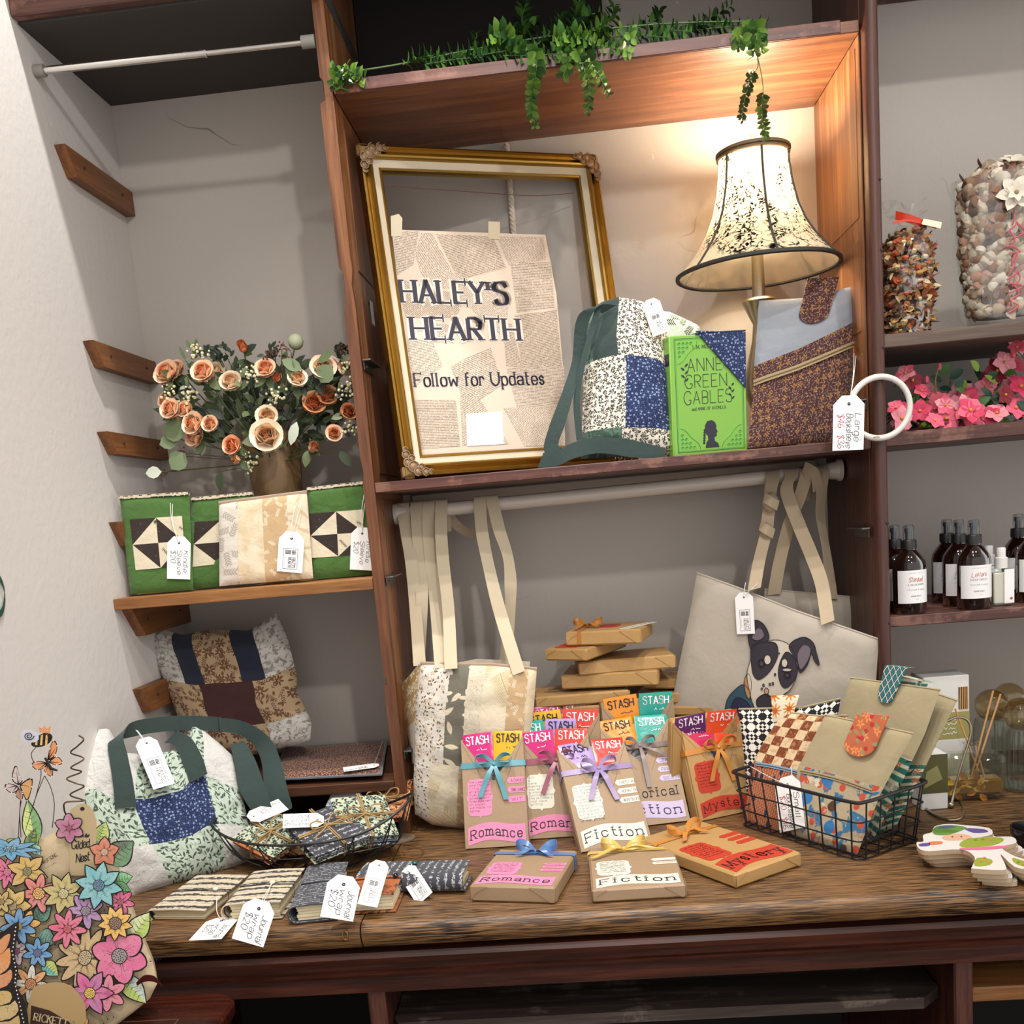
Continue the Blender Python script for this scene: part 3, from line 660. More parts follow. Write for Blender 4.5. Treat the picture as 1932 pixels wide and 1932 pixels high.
GOLD = metal('antique_gold', '#a98a48', .32); GOLD2 = metal('dark_gold', '#8e6a2a', .38); LINEN = cloth('liner_linen', '#c2b59d', (), .9, .1); ORN = plain('ornament_plaster', '#7d6040', .4, .3, 120)
# ================================================================ display shelf
fF, fw, fh = rect_fit([(758, 908), None, (1117, 303), (668, 283)], 0., .50, .64, .03, .11, -.318, .4)
fr = thing('picture_frame', 'large ornate gold picture frame leaning on the display shelf', 'frame', fF(fw/2, 0, 0))
def rails(prof, w0, h0, mat, off=0.):
    prof = [(d*.71, z) for d, z in prof]; mb = MB(); vs = []
    for d, z in prof: vs += [fF(off+d, off+d, z), fF(w0-off-d, off+d, z), fF(w0-off-d, h0-off-d, z), fF(off+d, h0-off-d, z)]
    n = len(prof); fs = []; ms = []
    for i in range(n):
        for k in range(4): j = (i+1) % n; fs.append([i*4+k, i*4+(k+1) % 4, j*4+(k+1) % 4, j*4+k]); ms.append(mat[i % len(mat)] if isinstance(mat, list) else mat)
    return mb.add(vs, fs, ms)
G, D_ = GOLD, GOLD2
rails([(0, 0), (0, .018), (.004, .027), (.009, .029), (.012, .024), (.017, .021), (.022, .023), (.027, .026), (.031, .029), (.035, .027), (.038, .020), (.0385, 0)], fw, fh, [D_, D_, G, G, D_, D_, D_, G, G, G, D_, D_]).build('moulding', fr, sharp=25)
rails([(.037, .0), (.037, .019), (.0575, .013), (.0575, 0)], fw, fh, LINEN).build('linen_liner', fr)
rails([(.0565, 0), (.0565, .0145), (.060, .017), (.064, .0145), (.066, .009), (.066, 0)], fw, fh, GOLD).build('inner_lip', fr, sharp=25)
for cx, cy, sx, sy in ((0, 0, 1, 1), (fw, 0, -1, 1), (fw, fh, -1, -1), (0, fh, 1, -1)):
    mb = MB(); rnd = random.Random(int(cx*97+cy*31))
    mb.box(fF, (min(cx-.002*sx, cx+.026*sx), min(cy-.002*sy, cy+.026*sy), .005), (max(cx-.002*sx, cx+.026*sx), max(cy-.002*sy, cy+.026*sy), .0275), ORN, .006)
    for a, b, r in ((.008, .044, .008), (.044, .008, .008), (.018, .036, .007), (.036, .018, .007), (.010, .028, .009), (.028, .010, .009), (.02, .02, .011), (.008, .054, .005), (.054, .008, .005)):
        q = fF(cx+a*sx, cy+b*sy, .027); mb.ball(q, r, ORN, 8, (1, 1, .55), fF)
        mb.tube([fF(cx+(a+r*math.cos(t))*sx, cy+(b+r*math.sin(t))*sy, .031) for t in np.linspace(0, 4.6, 8)], .0014, ORN, 5)
    mb.build('corner_ornament', fr)
mb = MB(); mb.tube([fF(.05, fh-.068, -.002), fF(fw*.35, fh-.072, -.003), fF(fw*.7, fh-.078, -.003), fF(fw-.052, fh-.07, -.002)], .0007, plain('red_wire', '#5a2a24', .5), 5, smooth=6); mb.build('hanging_wire', fr)
def fpt(u, v, z=-.004):
    p = onP(u, v, fF(0, 0, z), fF.en)-fF.o; return p.dot(fF.ex), p.dot(fF.ey)
# poster of torn book pages
PAGE = '#d9c8b4'
def page_mat(k, col, sc_=300): return cloth('book_page_%d' % k, col, (('words', sc_, '#6a5d52', (('f', 1.5), ('th', .44), ('t', .2), ('wob', .25)), k*3.3),), .8, .04, 20, 0)
PM = [page_mat(1, '#c8b7a5'), page_mat(2, '#cebdab', 330), page_mat(3, '#c4b29f', 310)]; PB = plain('blank_page', '#ccbba9', .8)
mb = MB(); c = [fpt(*p) for p in ((739, 433), (1029, 443), (1050, 556), (1062, 690), (1066, 848), (760, 870))]
c[0] = (max(c[0][0], .045), c[0][1]); c[-1] = (.04, .04); c[-2] = (c[-2][0], .04)
mb.prism(fF, c, -.0045, -.004, PB)
rnd = random.Random(5)
def page(pts, ang, mat, z):
    P = [fpt(*p) for p in pts]; ca, sa = math.cos(ang), math.sin(ang)
    mb.add([fF(x, y, z) for x, y in P], [list(range(len(P)))], mat, uv=[(x*ca+y*sa, y*ca-x*sa) for x, y in P], flat=True)
PG = [([(742, 436), (790, 437), (780, 500), (748, 520)], -.16, 0), ([(795, 440), (815, 440), (870, 545), (805, 545), (782, 480)], .95, 1), ([(822, 442), (930, 446), (955, 505), (865, 530)], .26, 2), ([(936, 446), (1025, 447), (1030, 490), (960, 500)], -.5, 1),
      ([(962, 496), (1040, 495), (1046, 580), (975, 590)], -.05, 0), ([(748, 525), (880, 560), (860, 600), (765, 600)], -.75, 2), ([(820, 500), (960, 560), (955, 640), (862, 560)], -.7, 1), ([(970, 595), (1050, 585), (1060, 690), (985, 700)], .16, 2),
      ([(768, 640), (815, 640), (835, 690), (775, 735)], .12, 1), ([(850, 690), (925, 655), (950, 725), (880, 770)], .33, 0), ([(948, 610), (965, 610), (985, 695), (955, 690)], -.3, 2), ([(955, 695), (1064, 690), (1066, 760), (975, 770)], -.1, 1),
      ([(778, 755), (860, 755), (868, 842), (782, 848)], -.03, 2), ([(868, 745), (900, 745), (960, 838), (872, 840)], -.55, 0), ([(950, 770), (1065, 765), (1066, 840), (990, 842)], -.65, 1), ([(800, 610), (850, 612), (850, 640), (810, 640)], -.6, 0)]
for i, (p, a, k) in enumerate(PG): page(p, a, PM[k], -.0037+i*2e-5)
P = [fpt(*p) for p in ((879, 781), (947, 777), (950, 838), (881, 842))]; mb.poly(fF, P, -.0028, WHITE)
LETTER = plain('violet_black_letters', '#201a30', .6); HALO = plain('cut_paper', '#d9cdbf', .8)
for s, p0, p1, hpx in (("HALEY'S", (758, 570), (957, 574), 41), ('HEARTH', (779, 640), (980, 642), 41), ('Follow for Updates', (783, 729), (1026, 725), 24)):
    a, b = fpt(*p0), fpt(*p1); L = math.hypot(b[0]-a[0], b[1]-a[1]); h = abs(fpt(p0[0], p0[1]-hpx)[1]-a[1]); g = fF.sub(a[0], a[1], 0, math.atan2(b[1]-a[1], b[0]-a[0]))
    if hpx > 30: text(mb, g, s, 0, 0, h, HALO, 'roman', -.0031, fit=L, bold=3.)
    text(mb, g, s, 0, 0, h, LETTER, 'roman' if hpx > 30 else 'serif', -.00295, fit=L, bold=1.45 if hpx > 30 else 1.2)
TAPE = plain('masking_tape', '#c3b79c', .6)
po = mb.build('poster', at=fF(fw*.42, .05, -.004)); tag(po, "collaged book page poster with large serif lettering taped inside the gold frame", 'poster')
for pts in (((921, 418), (943, 419), (943, 452), (921, 451)), ((737, 408), (752, 404), (759, 412), (758, 446), (738, 446))):
    mb = MB(); mb.prism(fF, [fpt(*p) for p in pts], -.0036, -.0030, TAPE); mb.build('tape', po)
# lamp
LX, LY = .784, -.185; zl = lambda v: onY(1428, v, LY).z
LF = Fr((LX, LY, 0), (1, 0, 0), (-.035, 0, 1)); lamp = thing('table_lamp', 'lit table lamp with a bell shade printed with dark sprigs', 'lamp', (LX, LY, 0))
PEWT = metal('pewter', '#a89a86', .3)
mb = MB(); mb.lathe(LF, [(.062, 0), (.064, .008), (.05, .018), (.026, .03), (.016, .05), (.02, .075), (.034, .11), (.036, .14), (.026, .185), (.017, .22), (.014, .25), (.03, .285), (.034, .293), (.03, .298), (.013, .3), (.0115, .36), (.0115, .385)], PEWT, 28); mb.build('base', lamp)
mb = MB(); mb.lathe(LF, [(.013, .385), (.017, .388), (.015, .395), (.012, .41), (.014, .425), (.011, .44)], metal('socket_metal', '#9a9690', .25), 16); mb.build('socket', lamp)
BULB = NT('lamp_bulb'); e = BULB.n('Emission', {'Color': (1, .78, .5, 1), 'Strength': 14.}); BULB.t.links.new(e.outputs[0], BULB.out.inputs[0])
mb = MB(); mb.lathe(LF, [(.010, .44), (.014, .452), (.022, .468), (.026, .484), (.022, .502), (.010, .512)], BULB.mat, 16); mb.build('bulb', lamp)
mb = MB(); mb.lathe(LF, [(.003, .572), (.003, .584), (.006, .588), (.0075, .596), (.005, .603)], plain('finial_resin', '#e6d2b4', .3), 12); mb.build('finial', lamp)
SH = NT('printed_shade'); uvp = SH.uv(); sx = SH.n('SeparateXYZ', {0: uvp}); lowd = SH.m('MULTIPLY', sx.outputs[1], .16)
q0 = SH.vm('ADD', uvp, SH.sc(SH.n('TexNoise', {'Vector': uvp, 'Scale': 28., 'Detail': 3.}).outputs['Color'], .035))
br = SH.n('TexVoronoi', {'Vector': q0, 'Scale': 62.}, feature='DISTANCE_TO_EDGE').outputs[0]; line = SH.m('SUBTRACT', 1., SH.step(br, .045, .02))
lf = motif(SH, q0, 'leaf', 120, dict(w=.26, l=.5, gate=.3), 3.); bl = motif(SH, uvp, 'blot', 9, dict(th=.47, w=.06, d=3, r=.6), 1.); bl2 = motif(SH, uvp, 'blot', 40, dict(th=.43, w=.05, d=3, r=.6), 4.)
fac = SH.m('MULTIPLY', SH.m('MULTIPLY', SH.m('MAXIMUM', line, lf), bl2), bl)
sc_ = SH.mix(fac, hx('#efe3c8'), hx('#1d1b19')); df = SH.n('BsdfDiffuse', {'Color': sc_}); tl = SH.n('BsdfTranslucent', {'Color': sc_})
ms = SH.n('MixShader', {0: .6, 1: df.outputs[0], 2: tl.outputs[0]}); SH.t.links.new(ms.outputs[0], SH.out.inputs[0])
spr = [(0, .0675), (.12, .068), (.3, .073), (.5, .084), (.65, .098), (.78, .116), (.9, .138), (1, .158)]; Z0, Z1 = .572, .352
def shade(u, v, dr=0.):
    for (a, ra), (b, rb) in zip(spr, spr[1:]):
        if v <= b+1e-9: r = ra+(rb-ra)*(v-a)/(b-a); break
    q = 2*PI*u; r *= 1-.012*abs(math.sin(3*q+.3)); return LF((r+dr)*math.cos(q), Z0+(Z1-Z0)*v, (r+dr)*math.sin(q))
mb = MB(); mb.grid(lambda u, v: shade(u, v), 60, 26, SH.mat, lambda u, v: (u*.62, -v*.24)); sh_ = mb.build('lamp_shade', lamp)
LN = NT('shade_lining'); df = LN.n('BsdfDiffuse', {'Color': hx('#f4ecdc')}); tl = LN.n('BsdfTranslucent', {'Color': hx('#f4ecdc')}); ms = LN.n('MixShader', {0: .6, 1: df.outputs[0], 2: tl.outputs[0]}); LN.t.links.new(ms.outputs[0], LN.out.inputs[0])
mb = MB(); mb.grid(lambda u, v: shade(u, v, -.0025), 60, 26, LN.mat); mb.build('shade_lining', sh_)
TRIM = plain('dark_braid', '#26241f', .7); TRIMG = plain('bronze_braid', '#5d4a30', .6)
mb = MB(); mb.tube([shade(k/60, 1, .001) for k in range(60)], .0045, TRIM, 6, closed=True); mb.build('bottom_trim', sh_)
mb = MB(); mb.tube([shade(k/60, 0, .001) for k in range(60)], .0045, TRIMG, 6, closed=True); mb.tube([shade(k/60, .03, .0005) for k in range(60)], .0035, TRIMG, 6, closed=True); mb.build('top_trim', sh_)
for k in range(6): mb = MB(); mb.tube([shade((k+.45)/6, v/14, .001) for v in range(15)], .0026, TRIM, 5); mb.build('shade_rib', sh_)
mb = MB(); mb.tube([LF(.0, .575, 0), LF(.034, .570, .0), LF(.066, .571, 0)], .0012, PEWT, 5); mb.tube([LF(0, .575, 0), LF(-.034, .570, .03), LF(-.04, .571, .053)], .0012, PEWT, 5); mb.tube([LF(0, .575, 0), LF(-.034, .570, -.03), LF(-.04, .571, -.053)], .0012, PEWT, 5); mb.build('shade_spider', lamp)
pl = bpy.data.lights.new('lamp_bulb_light', 'POINT'); pl.energy = 10.5; pl.color = (1, .84, .62); pl.shadow_soft_size = .028
po_ = bpy.data.objects.new('lamp_bulb_light', pl); COL.objects.link(po_); po_.location = LF(0, .545, 0)
# quilted backpack-like bag on the shelf
def px_edges(pl, *edges): return [[pl(*p) for p in e] for e in edges]
lp = lean_plane(-.285, .10, -.02, 0, .46)
b, r_, t, l = px_edges(lp, [(1096, 866), (1180, 862), (1272, 858)], [(1272, 858), (1268, 720), (1254, 606)], [(1106, 590), (1135, 570), (1165, 560), (1205, 566), (1235, 578), (1254, 606)], [(1096, 866), (1098, 803), (1101, 715), (1092, 668), (1106, 590)])
bag = thing('quilted_bag', 'green and cream patchwork bag with a navy square behind the green novel', 'bag', lp.f(.03, 0, 0))
def bm(u, v):
    if v < .17: return BATIK if u < .45 else FLOR
    if v < .60: return FLOR if u < .46 else NAVY
    return BATIK if u < .12 else DKG if u < .40 else FLOR
mb = MB(); fn = coons(b, r_, t, l); pillow(mb, fn, lp.n, .036, 30, 36, bm, wob=.006, seed=2, backt=.02); mb.build('body', bag)
mb = MB(); b2, r2, t2, l2 = px_edges(lean_plane(-.19, .1), [(1200, 700), (1330, 690)], [(1330, 690), (1320, 615)], [(1215, 585), (1262, 588), (1290, 600), (1320, 615)], [(1200, 700), (1215, 585)])
pillow(mb, coons(b2, r2, t2, l2), lp.n, .015, 14, 12, PALEG, wob=.004, seed=4); mb.build('back_panel', bag)
mb = MB(); lq = lambda u, v, y: onY(u, v, y)
S_ = [lq(1150, 583, -.29), lq(1118, 580, -.31), lq(1098, 610, -.305), lq(1090, 680, -.30), lq(1072, 740, -.315), lq(1052, 800, -.325), lq(1040, 845, -.328), lq(1062, 862, -.33)]
mb.ribbon(S_, [V((.9, 0, .4)), V((1, 0, .2)), V((1, .2, 0)), V((1, .1, 0)), V((1, 0, .15)), V((1, 0, .1)), V((1, 0, .3)), V((.6, 0, 1))], [.03, .03, .026, .022, .026, .032, .03, .03], DKG, 6)
S_ = [lq(1020, 868, -.333), lq(1050, 866, -.335), lq(1082, 850, -.334), lq(1130, 840, -.33), lq(1190, 846, -.325), lq(1255, 856, -.32)]
mb.ribbon(S_, [V((.5, 0, 1)), V((.3, 0, 1)), V((.0, .1, 1)), V((0, 0, 1)), V((0, 0, 1)), V((0, 0, 1))], [.03, .03, .03, .03, .034, .02], DKG, 6)
S_ = [lq(1128, 583, -.302), lq(1112, 640, -.305), lq(1096, 700, -.31), lq(1088, 760, -.315), lq(1094, 830, -.32)]
mb.ribbon(S_, (1, 0, .15), .013, DKG, 6); mb.build('strap', bag)
g = Fr(onY(1222, 566, -.302), onY(1244, 630, -.305)-onY(1222, 566, -.302), onY(1250, 585, -.302)-onY(1232, 575, -.302))
add_tag(bag, Fr(g(0, -.013), g.ex, g.ey), .068, .034, 'logo', ends=[onY(1206, 568, -.29)])
# novel with a corner bookmark
NF, nw, nh = rect_fit([(1270, 855), (1411, 842), (1404, 628), (1265, 632)], 0., .147, .22, .03, .06, -.315)
GRNC = plain('green_cover', '#76a83f', .35); GRND = plain('cover_green_foil', '#2f9a3c', .3); BLK = plain('cover_ink', '#1d1a2c', .4); PAPER = plain('page_block', '#e2d8c2', .85)
nov = thing('book', 'bright green hardback novel with a dark silhouette on its cover', 'book', NF(nw/2, 0, -.02)); nt = .042
mb = MB(); mb.box(NF, (0, 0, -.003), (nw, nh, 0), GRNC, .001); mb.box(NF, (0, 0, -nt), (nw, nh, -nt+.003), GRNC, .001); mb.box(NF, (-.002, 0, -nt), (.002, nh, 0), GRNC, .0018)
SP = Fr(NF(-.002, 0, 0), -NF.en, NF.ey)      # spine face; its outward side looks left
SPF = Fr(NF(-.0021, 0, -nt), NF.en, NF.ey); SPF.en = -NF.ex
for z0, z1, m_ in ((.76, .86, BLK), (.965, .972, GRND), (.05, .056, GRND), (.09, .096, GRND)): mb.poly(SPF, [(.003, nh*z0), (nt-.003, nh*z0), (nt-.003, nh*z1), (.003, nh*z1)], .0002, m_)
g = Fr(SPF(nt*.3, nh*.72), -NF.ey, NF.en); g.en = -NF.ex; text(mb, g, 'ANNE OF GREEN GABLES', 0, 0, .010, BLK, 'thin', .0003, fit=nh*.5)
g = Fr(SPF(nt*.12, nh*.6), -NF.ey, NF.en); g.en = -NF.ex; text(mb, g, 'and ANNE OF AVONLEA', 0, 0, .004, BLK, 'thin', .0003, fit=nh*.3)
def ring(F, x0, y0, x1, y1, e, mat, z):
    for a, b_, c_, d in ((x0, y0, x1, y0), (x0, y1, x1, y1), (x0, y0, x0, y1), (x1, y0, x1, y1)): mb.poly(F, [(a-e, b_-e), (c_+e, b_-e), (c_+e, d+e), (a-e, d+e)], z, mat)
ring(NF, .008, .006, nw-.006, nh-.006, .0004, BLK, .0003); ring(NF, .010, .008, nw-.008, nh-.008, .0006, GRND, .0003)
for cx, cy, sx_, sy_ in ((.013, .011, 1, 1), (nw-.011, .011, -1, 1), (nw-.011, nh-.011, -1, -1), (.013, nh-.011, 1, -1)):
    for i in range(4):
        for j in range(4-i):
            x, y = cx+(.004+i*.0078)*sx_, cy+(.004+j*.0078)*sy_
            mb.tube([NF(x+.003*math.cos(t)*(1-t/14), y+.003*math.sin(t)*(1-t/14), .0003) for t in np.linspace(0, 9, 16)], .0005, GRND, 4)
    mb.tube([NF(cx+.036*sx_*math.cos(t)*(1+.12*math.cos(4*t)), cy+.036*sy_*math.sin(t)*(1+.12*math.cos(4*t)), .0003) for t in np.linspace(0, PI/2, 14)], .0006, GRND, 4)
text(mb, NF, 'L.M. MONTGOMERY', nw*.30, nh*.885, .0065, BLK, 'serif', .0004, fit=nw*.5)
for s, x0, y0, f in (('ANNE', .22, .70, .46), ('GREEN', .18, .565, .56), ('GABLES', .16, .43, .64)): text(mb, NF, s, nw*x0, nh*y0, nh*.105, BLK, 'thin', .0004, fit=nw*f, bold=.75)
text(mb, NF, 'OF', nw*.70, nh*.71, .005, BLK, 'thin', .0004); text(mb, NF, 'and ANNE OF AVONLEA', nw*.26, nh*.375, .0055, BLK, 'serif', .0004, fit=nw*.46)
for k in range(5): mb.leaf(NF(nw*.18, nh*(.62+.03*k), .0006), NF.ex*(-1 if k % 2 else 1)+NF.ey*.9, NF.en, .010, .004, BLK, 0, 0); mb.leaf(NF(nw*.80, nh*(.45+.028*k), .0006), NF.ex*(-1 if k % 2 else 1)+NF.ey*.9, NF.en, .008, .0035, BLK, 0, 0)
sil = [(-.30, 0), (-.26, .20), (-.17, .30), (-.19, .45), (-.26, .50), (-.31, .62), (-.30, .82), (-.2, .97), (0, 1.0), (.14, .92), (.2, .78), (.19, .68), (.25, .56), (.2, .52), (.21, .42), (.1, .36), (.12, .24), (.26, .14), (.31, 0)]
mb.poly(NF, [(nw*.52+a*.046, nh*.052+b_*.052) for a, b_ in sil], .0004, BLK)
for k in range(6): mb.ball(NF(nw*.52-.0145-.0004*k, nh*.052+.034-k*.0048, .0004), .0027, BLK, 6, (1, 1, .15), NF)
mb.build('cover', nov)
mb = MB(); mb.box(NF, (.003, .003, -nt+.003), (nw-.004, nh-.003, -.003), PAPER, .001); mb.build('page_block', nov)
mb = MB(); T3 = [NF.o and (lambda p: ((p-NF.o).dot(NF.ex), (p-NF.o).dot(NF.ey)))(onP(u, v, NF(0, 0, .002), NF.en)) for u, v in ((1312, 624), (1406, 627), (1407, 732))]
mb.prism(NF, T3, .0006, .004, NAVY); mb.prism(NF, [(T3[0][0], nh+.0003), (nw+.0005, nh+.0003), (nw+.0005, nh+.003), (T3[0][0], nh+.003)], -.03, .004, NAVY)
tag(mb.build('bookmark'), 'navy floral fabric corner bookmark slipped over the green novel', 'bookmark')
# large book sleeve
sp_ = lean_plane(-.285, .10, .12, 0, .79); b, r_, t, l = px_edges(sp_, [(1411, 846), (1500, 838), (1600, 832)], [(1600, 832), (1606, 750), (1614, 640), (1627, 536)], [(1432, 567), (1510, 562), (1570, 548), (1627, 534)], [(1411, 846), (1418, 760), (1425, 660), (1432, 567)])
slv = thing('book_sleeve', 'large grey and brown leaf print book sleeve beside the table lamp', 'sleeve', sp_.f(0, 0, 0)); fn = coons(b, r_, t, l)
def seam(f, s0, s1, k=.6):
    def g(u, v):
        q = s0+(s1-s0)*u; return f(u, v/k*q if v < k else q+(v-k)/(1-k)*(1-q))
    return g
mb = MB(); pillow(mb, seam(fn, .555, .77), sp_.n, .012, 30, 40, lambda u, v: SATIN if v > .6 else PAIS, wob=.0018, seed=3); mb.build('body', slv)
mb = MB(); zp = [fn(u/12, .44+.18*u/12)+sp_.n*(.0035+.012*max(0, (1-abs(2*u/12-1)**4))**.5) for u in range(13)]
mb.ribbon(zp, sp_.f.ey, .011, TAN, 0); mb.tube([p+sp_.n*.001 for p in zp], .0012, plain('zip_teeth', '#6d5a40', .4), 5); mb.build('zipper', slv)
mb = MB(); mb.box(Fr(zp[-1]+V((-.006, -.002, -.012)), (1, 0, 0), (0, 0, 1)), (-.004, -.012, 0), (.005, .016, .002), plain('orange_leather', '#c0652e', .5), .001); mb.build('zip_pull', slv)
def tab(parent, pl, px, dz, mat, name='flap', th=.003, back=None):
    """rounded fabric tab folded over a top edge; px = top left, top right, lowest right, lowest left"""
    a, b_, c_, d = [pl(*p)+pl.n*dz for p in px]; mb = MB(); n = 18; P = []
    for i in range(n+1):
        q = PI*i/n; m_ = (c_+d)/2; hw = (c_-d)/2; P.append(m_+hw*math.cos(q)*1.0-(a-d).normalized()*hw.length*.75*math.sin(q))
    P = [b_]+P+[a]; k = len(P); vs = [p+pl.n*th for p in P]+[p for p in P]; bk = [a-pl.n*.02+(a-d).normalized()*.004, b_-pl.n*.02+(a-d).normalized()*.004]
    fs = [list(range(k)), list(range(2*k-1, k-1, -1))]+[[i, k+i, k+(i+1) % k, (i+1) % k] for i in range(k-1)]
    e, g_ = V(pl.f.ex), V(pl.f.ey); uv = [((p-a).dot(e), (p-a).dot(g_)) for p in P]*2
    mb.add(vs, fs, mat, uv=uv); mb.add([a+pl.n*th, b_+pl.n*th, bk[1], bk[0]], [[0, 1, 2, 3], [3, 2, 1, 0]], back or mat, uv=[(0, 0), (.05, 0), (.05, .03), (0, .03)]); return mb.build(name, parent)
tab(slv, sp_, ((1519, 530), (1578, 527), (1560, 592), (1504, 594)), .012, PAIS)
tp = lambda u, v: onY(u, v, -.384)
g = Fr(tp(1602, 746), tp(1600, 838)-tp(1602, 746), tp(1630, 790)-tp(1574, 790)); add_tag(slv, Fr(g(0, -.028), g.ex, g.ey), .098, .056, 'hand', ['Large', 'Booksleeve', ('$46  $36', REDINK)], [zp[-1]+V((-.006, -.008, -.02)), zp[-1]+V((-.002, -.008, -.02))], extra='1224')
mb = MB(); c = onY(1660, 769, -.3715); rr = .055; rf = Fr(c, (1, .05, 0), (0, 0, 1)); mb.tube([rf(rr*math.cos(q), rr*math.sin(q), 0) for q in np.linspace(0, 2*PI, 48, endpoint=False)], .0056, plain('white_ring_plastic', '#d2cdc6', .4), 10, closed=True)
rg = mb.build('ring'); tag(rg, 'white ring hung against the dark upright beside the price tag', 'ring')
mb = MB(); mb.tube([rf(rr*math.cos(q)+.008*math.cos(w_), rr*math.sin(q)+.008*math.sin(w_)*.2, .008*math.sin(w_)) for q, w_ in [(-1.75, a) for a in np.linspace(0, 6.2, 10)]], .0008, HOOK, 5, closed=True); mb.build('tie_wire', rg)
# leaf garland along the upper shelf
LEAF = [plain('plastic_leaf_%d' % i, c_, .38) for i, c_ in enumerate(('#2b4d23', '#42692b', '#658a35', '#1e3a20'))]; STEM = plain('garland_stem', '#3f5a2c', .6)
gar = thing('leaf_garland', 'artificial green leaf garland trailing over the upper shelf edge', 'plant', (.45, -.33, .7246)); gs, gf = MB(), MB(); rnd = random.Random(11)
def spray(mb_, P, n, L, pal, stem=.0011, droop=.2, spread=1.):
    n = int(n*1.85); L = L*1.16; f = sampler(catmull(P, 6)); gs.tube(catmull(P, 5), stem, STEM, 5)
    for i in range(n):
        t = (i+.5)/n; p = f(t); d = (f(min(1, t+.03))-f(max(0, t-.03))).normalized(); a = i*1.57+rnd.uniform(-.3, .3); o = d.orthogonal().normalized(); s2 = d.cross(o)
        side = (o*math.cos(a)+s2*math.sin(a)); l = L*rnd.uniform(.75, 1.2)*(1.15-.5*t)
        for sg in (1, -1): mb_.leaf(p, side*sg*spread+d*rnd.uniform(.25, .7)+V((0, 0, rnd.uniform(-.1, .2))), d+V((0, -.6, .3)), l, l*.66, rnd.choice(pal), droop, .25)
A_, B_ = [LEAF[0], LEAF[1], LEAF[1], LEAF[3]], [LEAF[1], LEAF[2], LEAF[2], LEAF[0]]
def gp(*P): return [onY(u, v, y) for u, v, y in P]
spray(gf, gp((640, 168, -.33), (645, 140, -.35), (628, 128, -.36)), 6, .02, B_); spray(gf, gp((690, 150, -.33), (660, 135, -.355), (648, 125, -.36)), 6, .02, B_); spray(gf, gp((640, 140, -.35), (630, 155, -.365), (632, 168, -.365)), 5, .016, B_)
gs.tube(gp((680, 133, -.33), (760, 120, -.31), (900, 92, -.30), (1060, 65, -.30), (1250, 45, -.31), (1430, 40, -.32)), .0016, STEM, 6, smooth=6)
for P, n, L, pal in [(((760, 122, -.33), (800, 108, -.31), (850, 100, -.29)), 9, .019, A_), (((840, 118, -.30), (890, 92, -.29), (900, 62, -.28)), 8, .021, A_), (((870, 112, -.32), (930, 100, -.32), (990, 90, -.32)), 10, .021, A_), (((920, 75, -.3), (950, 65, -.32), (985, 95, -.34)), 9, .022, B_),
    (((990, 80, -.25), (985, 35, -.24), (993, 5, -.22)), 7, .022, A_), (((1040, 90, -.3), (1075, 50, -.28), (1095, -5, -.26)), 10, .024, A_), (((1080, 60, -.30), (1110, 30, -.28), (1130, 25, -.27)), 7, .022, A_), (((1040, 80, -.33), (1080, 70, -.35), (1120, 80, -.36)), 9, .024, B_),
    (((1130, 80, -.3), (1180, 65, -.31), (1190, 75, -.35)), 8, .02, B_), (((1180, 60, -.28), (1225, 45, -.28), (1245, 20, -.26)), 8, .02, A_), (((1230, 65, -.3), (1270, 58, -.31), (1300, 60, -.32)), 7, .02, A_), (((1300, 60, -.3), (1345, 35, -.29), (1380, 10, -.28)), 10, .021, [LEAF[3], LEAF[0]]),
    (((1340, 55, -.31), (1400, 45, -.31), (1450, 42, -.31)), 7, .018, [LEAF[3], LEAF[0]]), (((980, 60, -.24), (1000, 50, -.22), (1010, 40, -.2)), 5, .02, A_), (((1000, 95, -.31), (1040, 60, -.30), (1060, 30, -.29)), 9, .023, A_), (((1060, 100, -.34), (1100, 70, -.345), (1135, 45, -.34)), 9, .023, B_), (((1120, 70, -.31), (1150, 40, -.30), (1160, 10, -.29)), 8, .022, A_), (((800, 122, -.32), (860, 112, -.32), (910, 108, -.33)), 9, .019, A_), (((1290, 62, -.31), (1330, 55, -.31), (1380, 50, -.32)), 8, .02, A_), (((930, 110, -.3), (960, 80, -.29), (970, 50, -.28)), 7, .021, A_), (((1180, 80, -.32), (1220, 70, -.32), (1260, 70, -.33)), 7, .02, A_), (((950, 105, -.33), (1010, 105, -.34), (1060, 100, -.35)), 8, .02, A_), (((1090, 85, -.33), (1150, 90, -.34), (1190, 100, -.36)), 8, .02, B_)]: spray(gf, gp(*P), n, L, pal)
for P, n, L in [(((1010, 95, -.345), (1012, 130, -.365), (1002, 190, -.365), (1010, 240, -.362)), 17, .018), (((1085, 90, -.345), (1100, 125, -.368), (1112, 170, -.366), (1108, 215, -.364)), 14, .016), (((1100, 100, -.345), (1128, 140, -.368), (1150, 180, -.366)), 9, .016), (((1060, 95, -.345), (1070, 120, -.365), (1062, 145, -.366)), 6, .018),
    (((1395, 60, -.34), (1400, 75, -.365), (1390, 90, -.367)), 5, .02), (((1420, 50, -.34), (1425, 80, -.37), (1420, 108, -.368)), 6, .022), (((1430, 60, -.345), (1436, 80, -.368), (1438, 100, -.366)), 5, .018)]: spray(gf, gp(*P), n, L, B_, droop=.1)
OLV = [plain('olive_leaf', '#4a5228', .45), LEAF[0]]
f0 = gp((1428, 100, -.366), (1430, 125, -.366), (1420, 140, -.366)); gs.tube(f0, .0009, STEM, 5, smooth=5)
spray(gf, gp((1424, 132, -.366), (1410, 170, -.366), (1400, 215, -.365), (1402, 228, -.365)), 11, .012, OLV, droop=.05); gs.tube(gp((1428, 100, -.366), (1438, 150, -.366), (1440, 180, -.366)), .0009, STEM, 5, smooth=5)
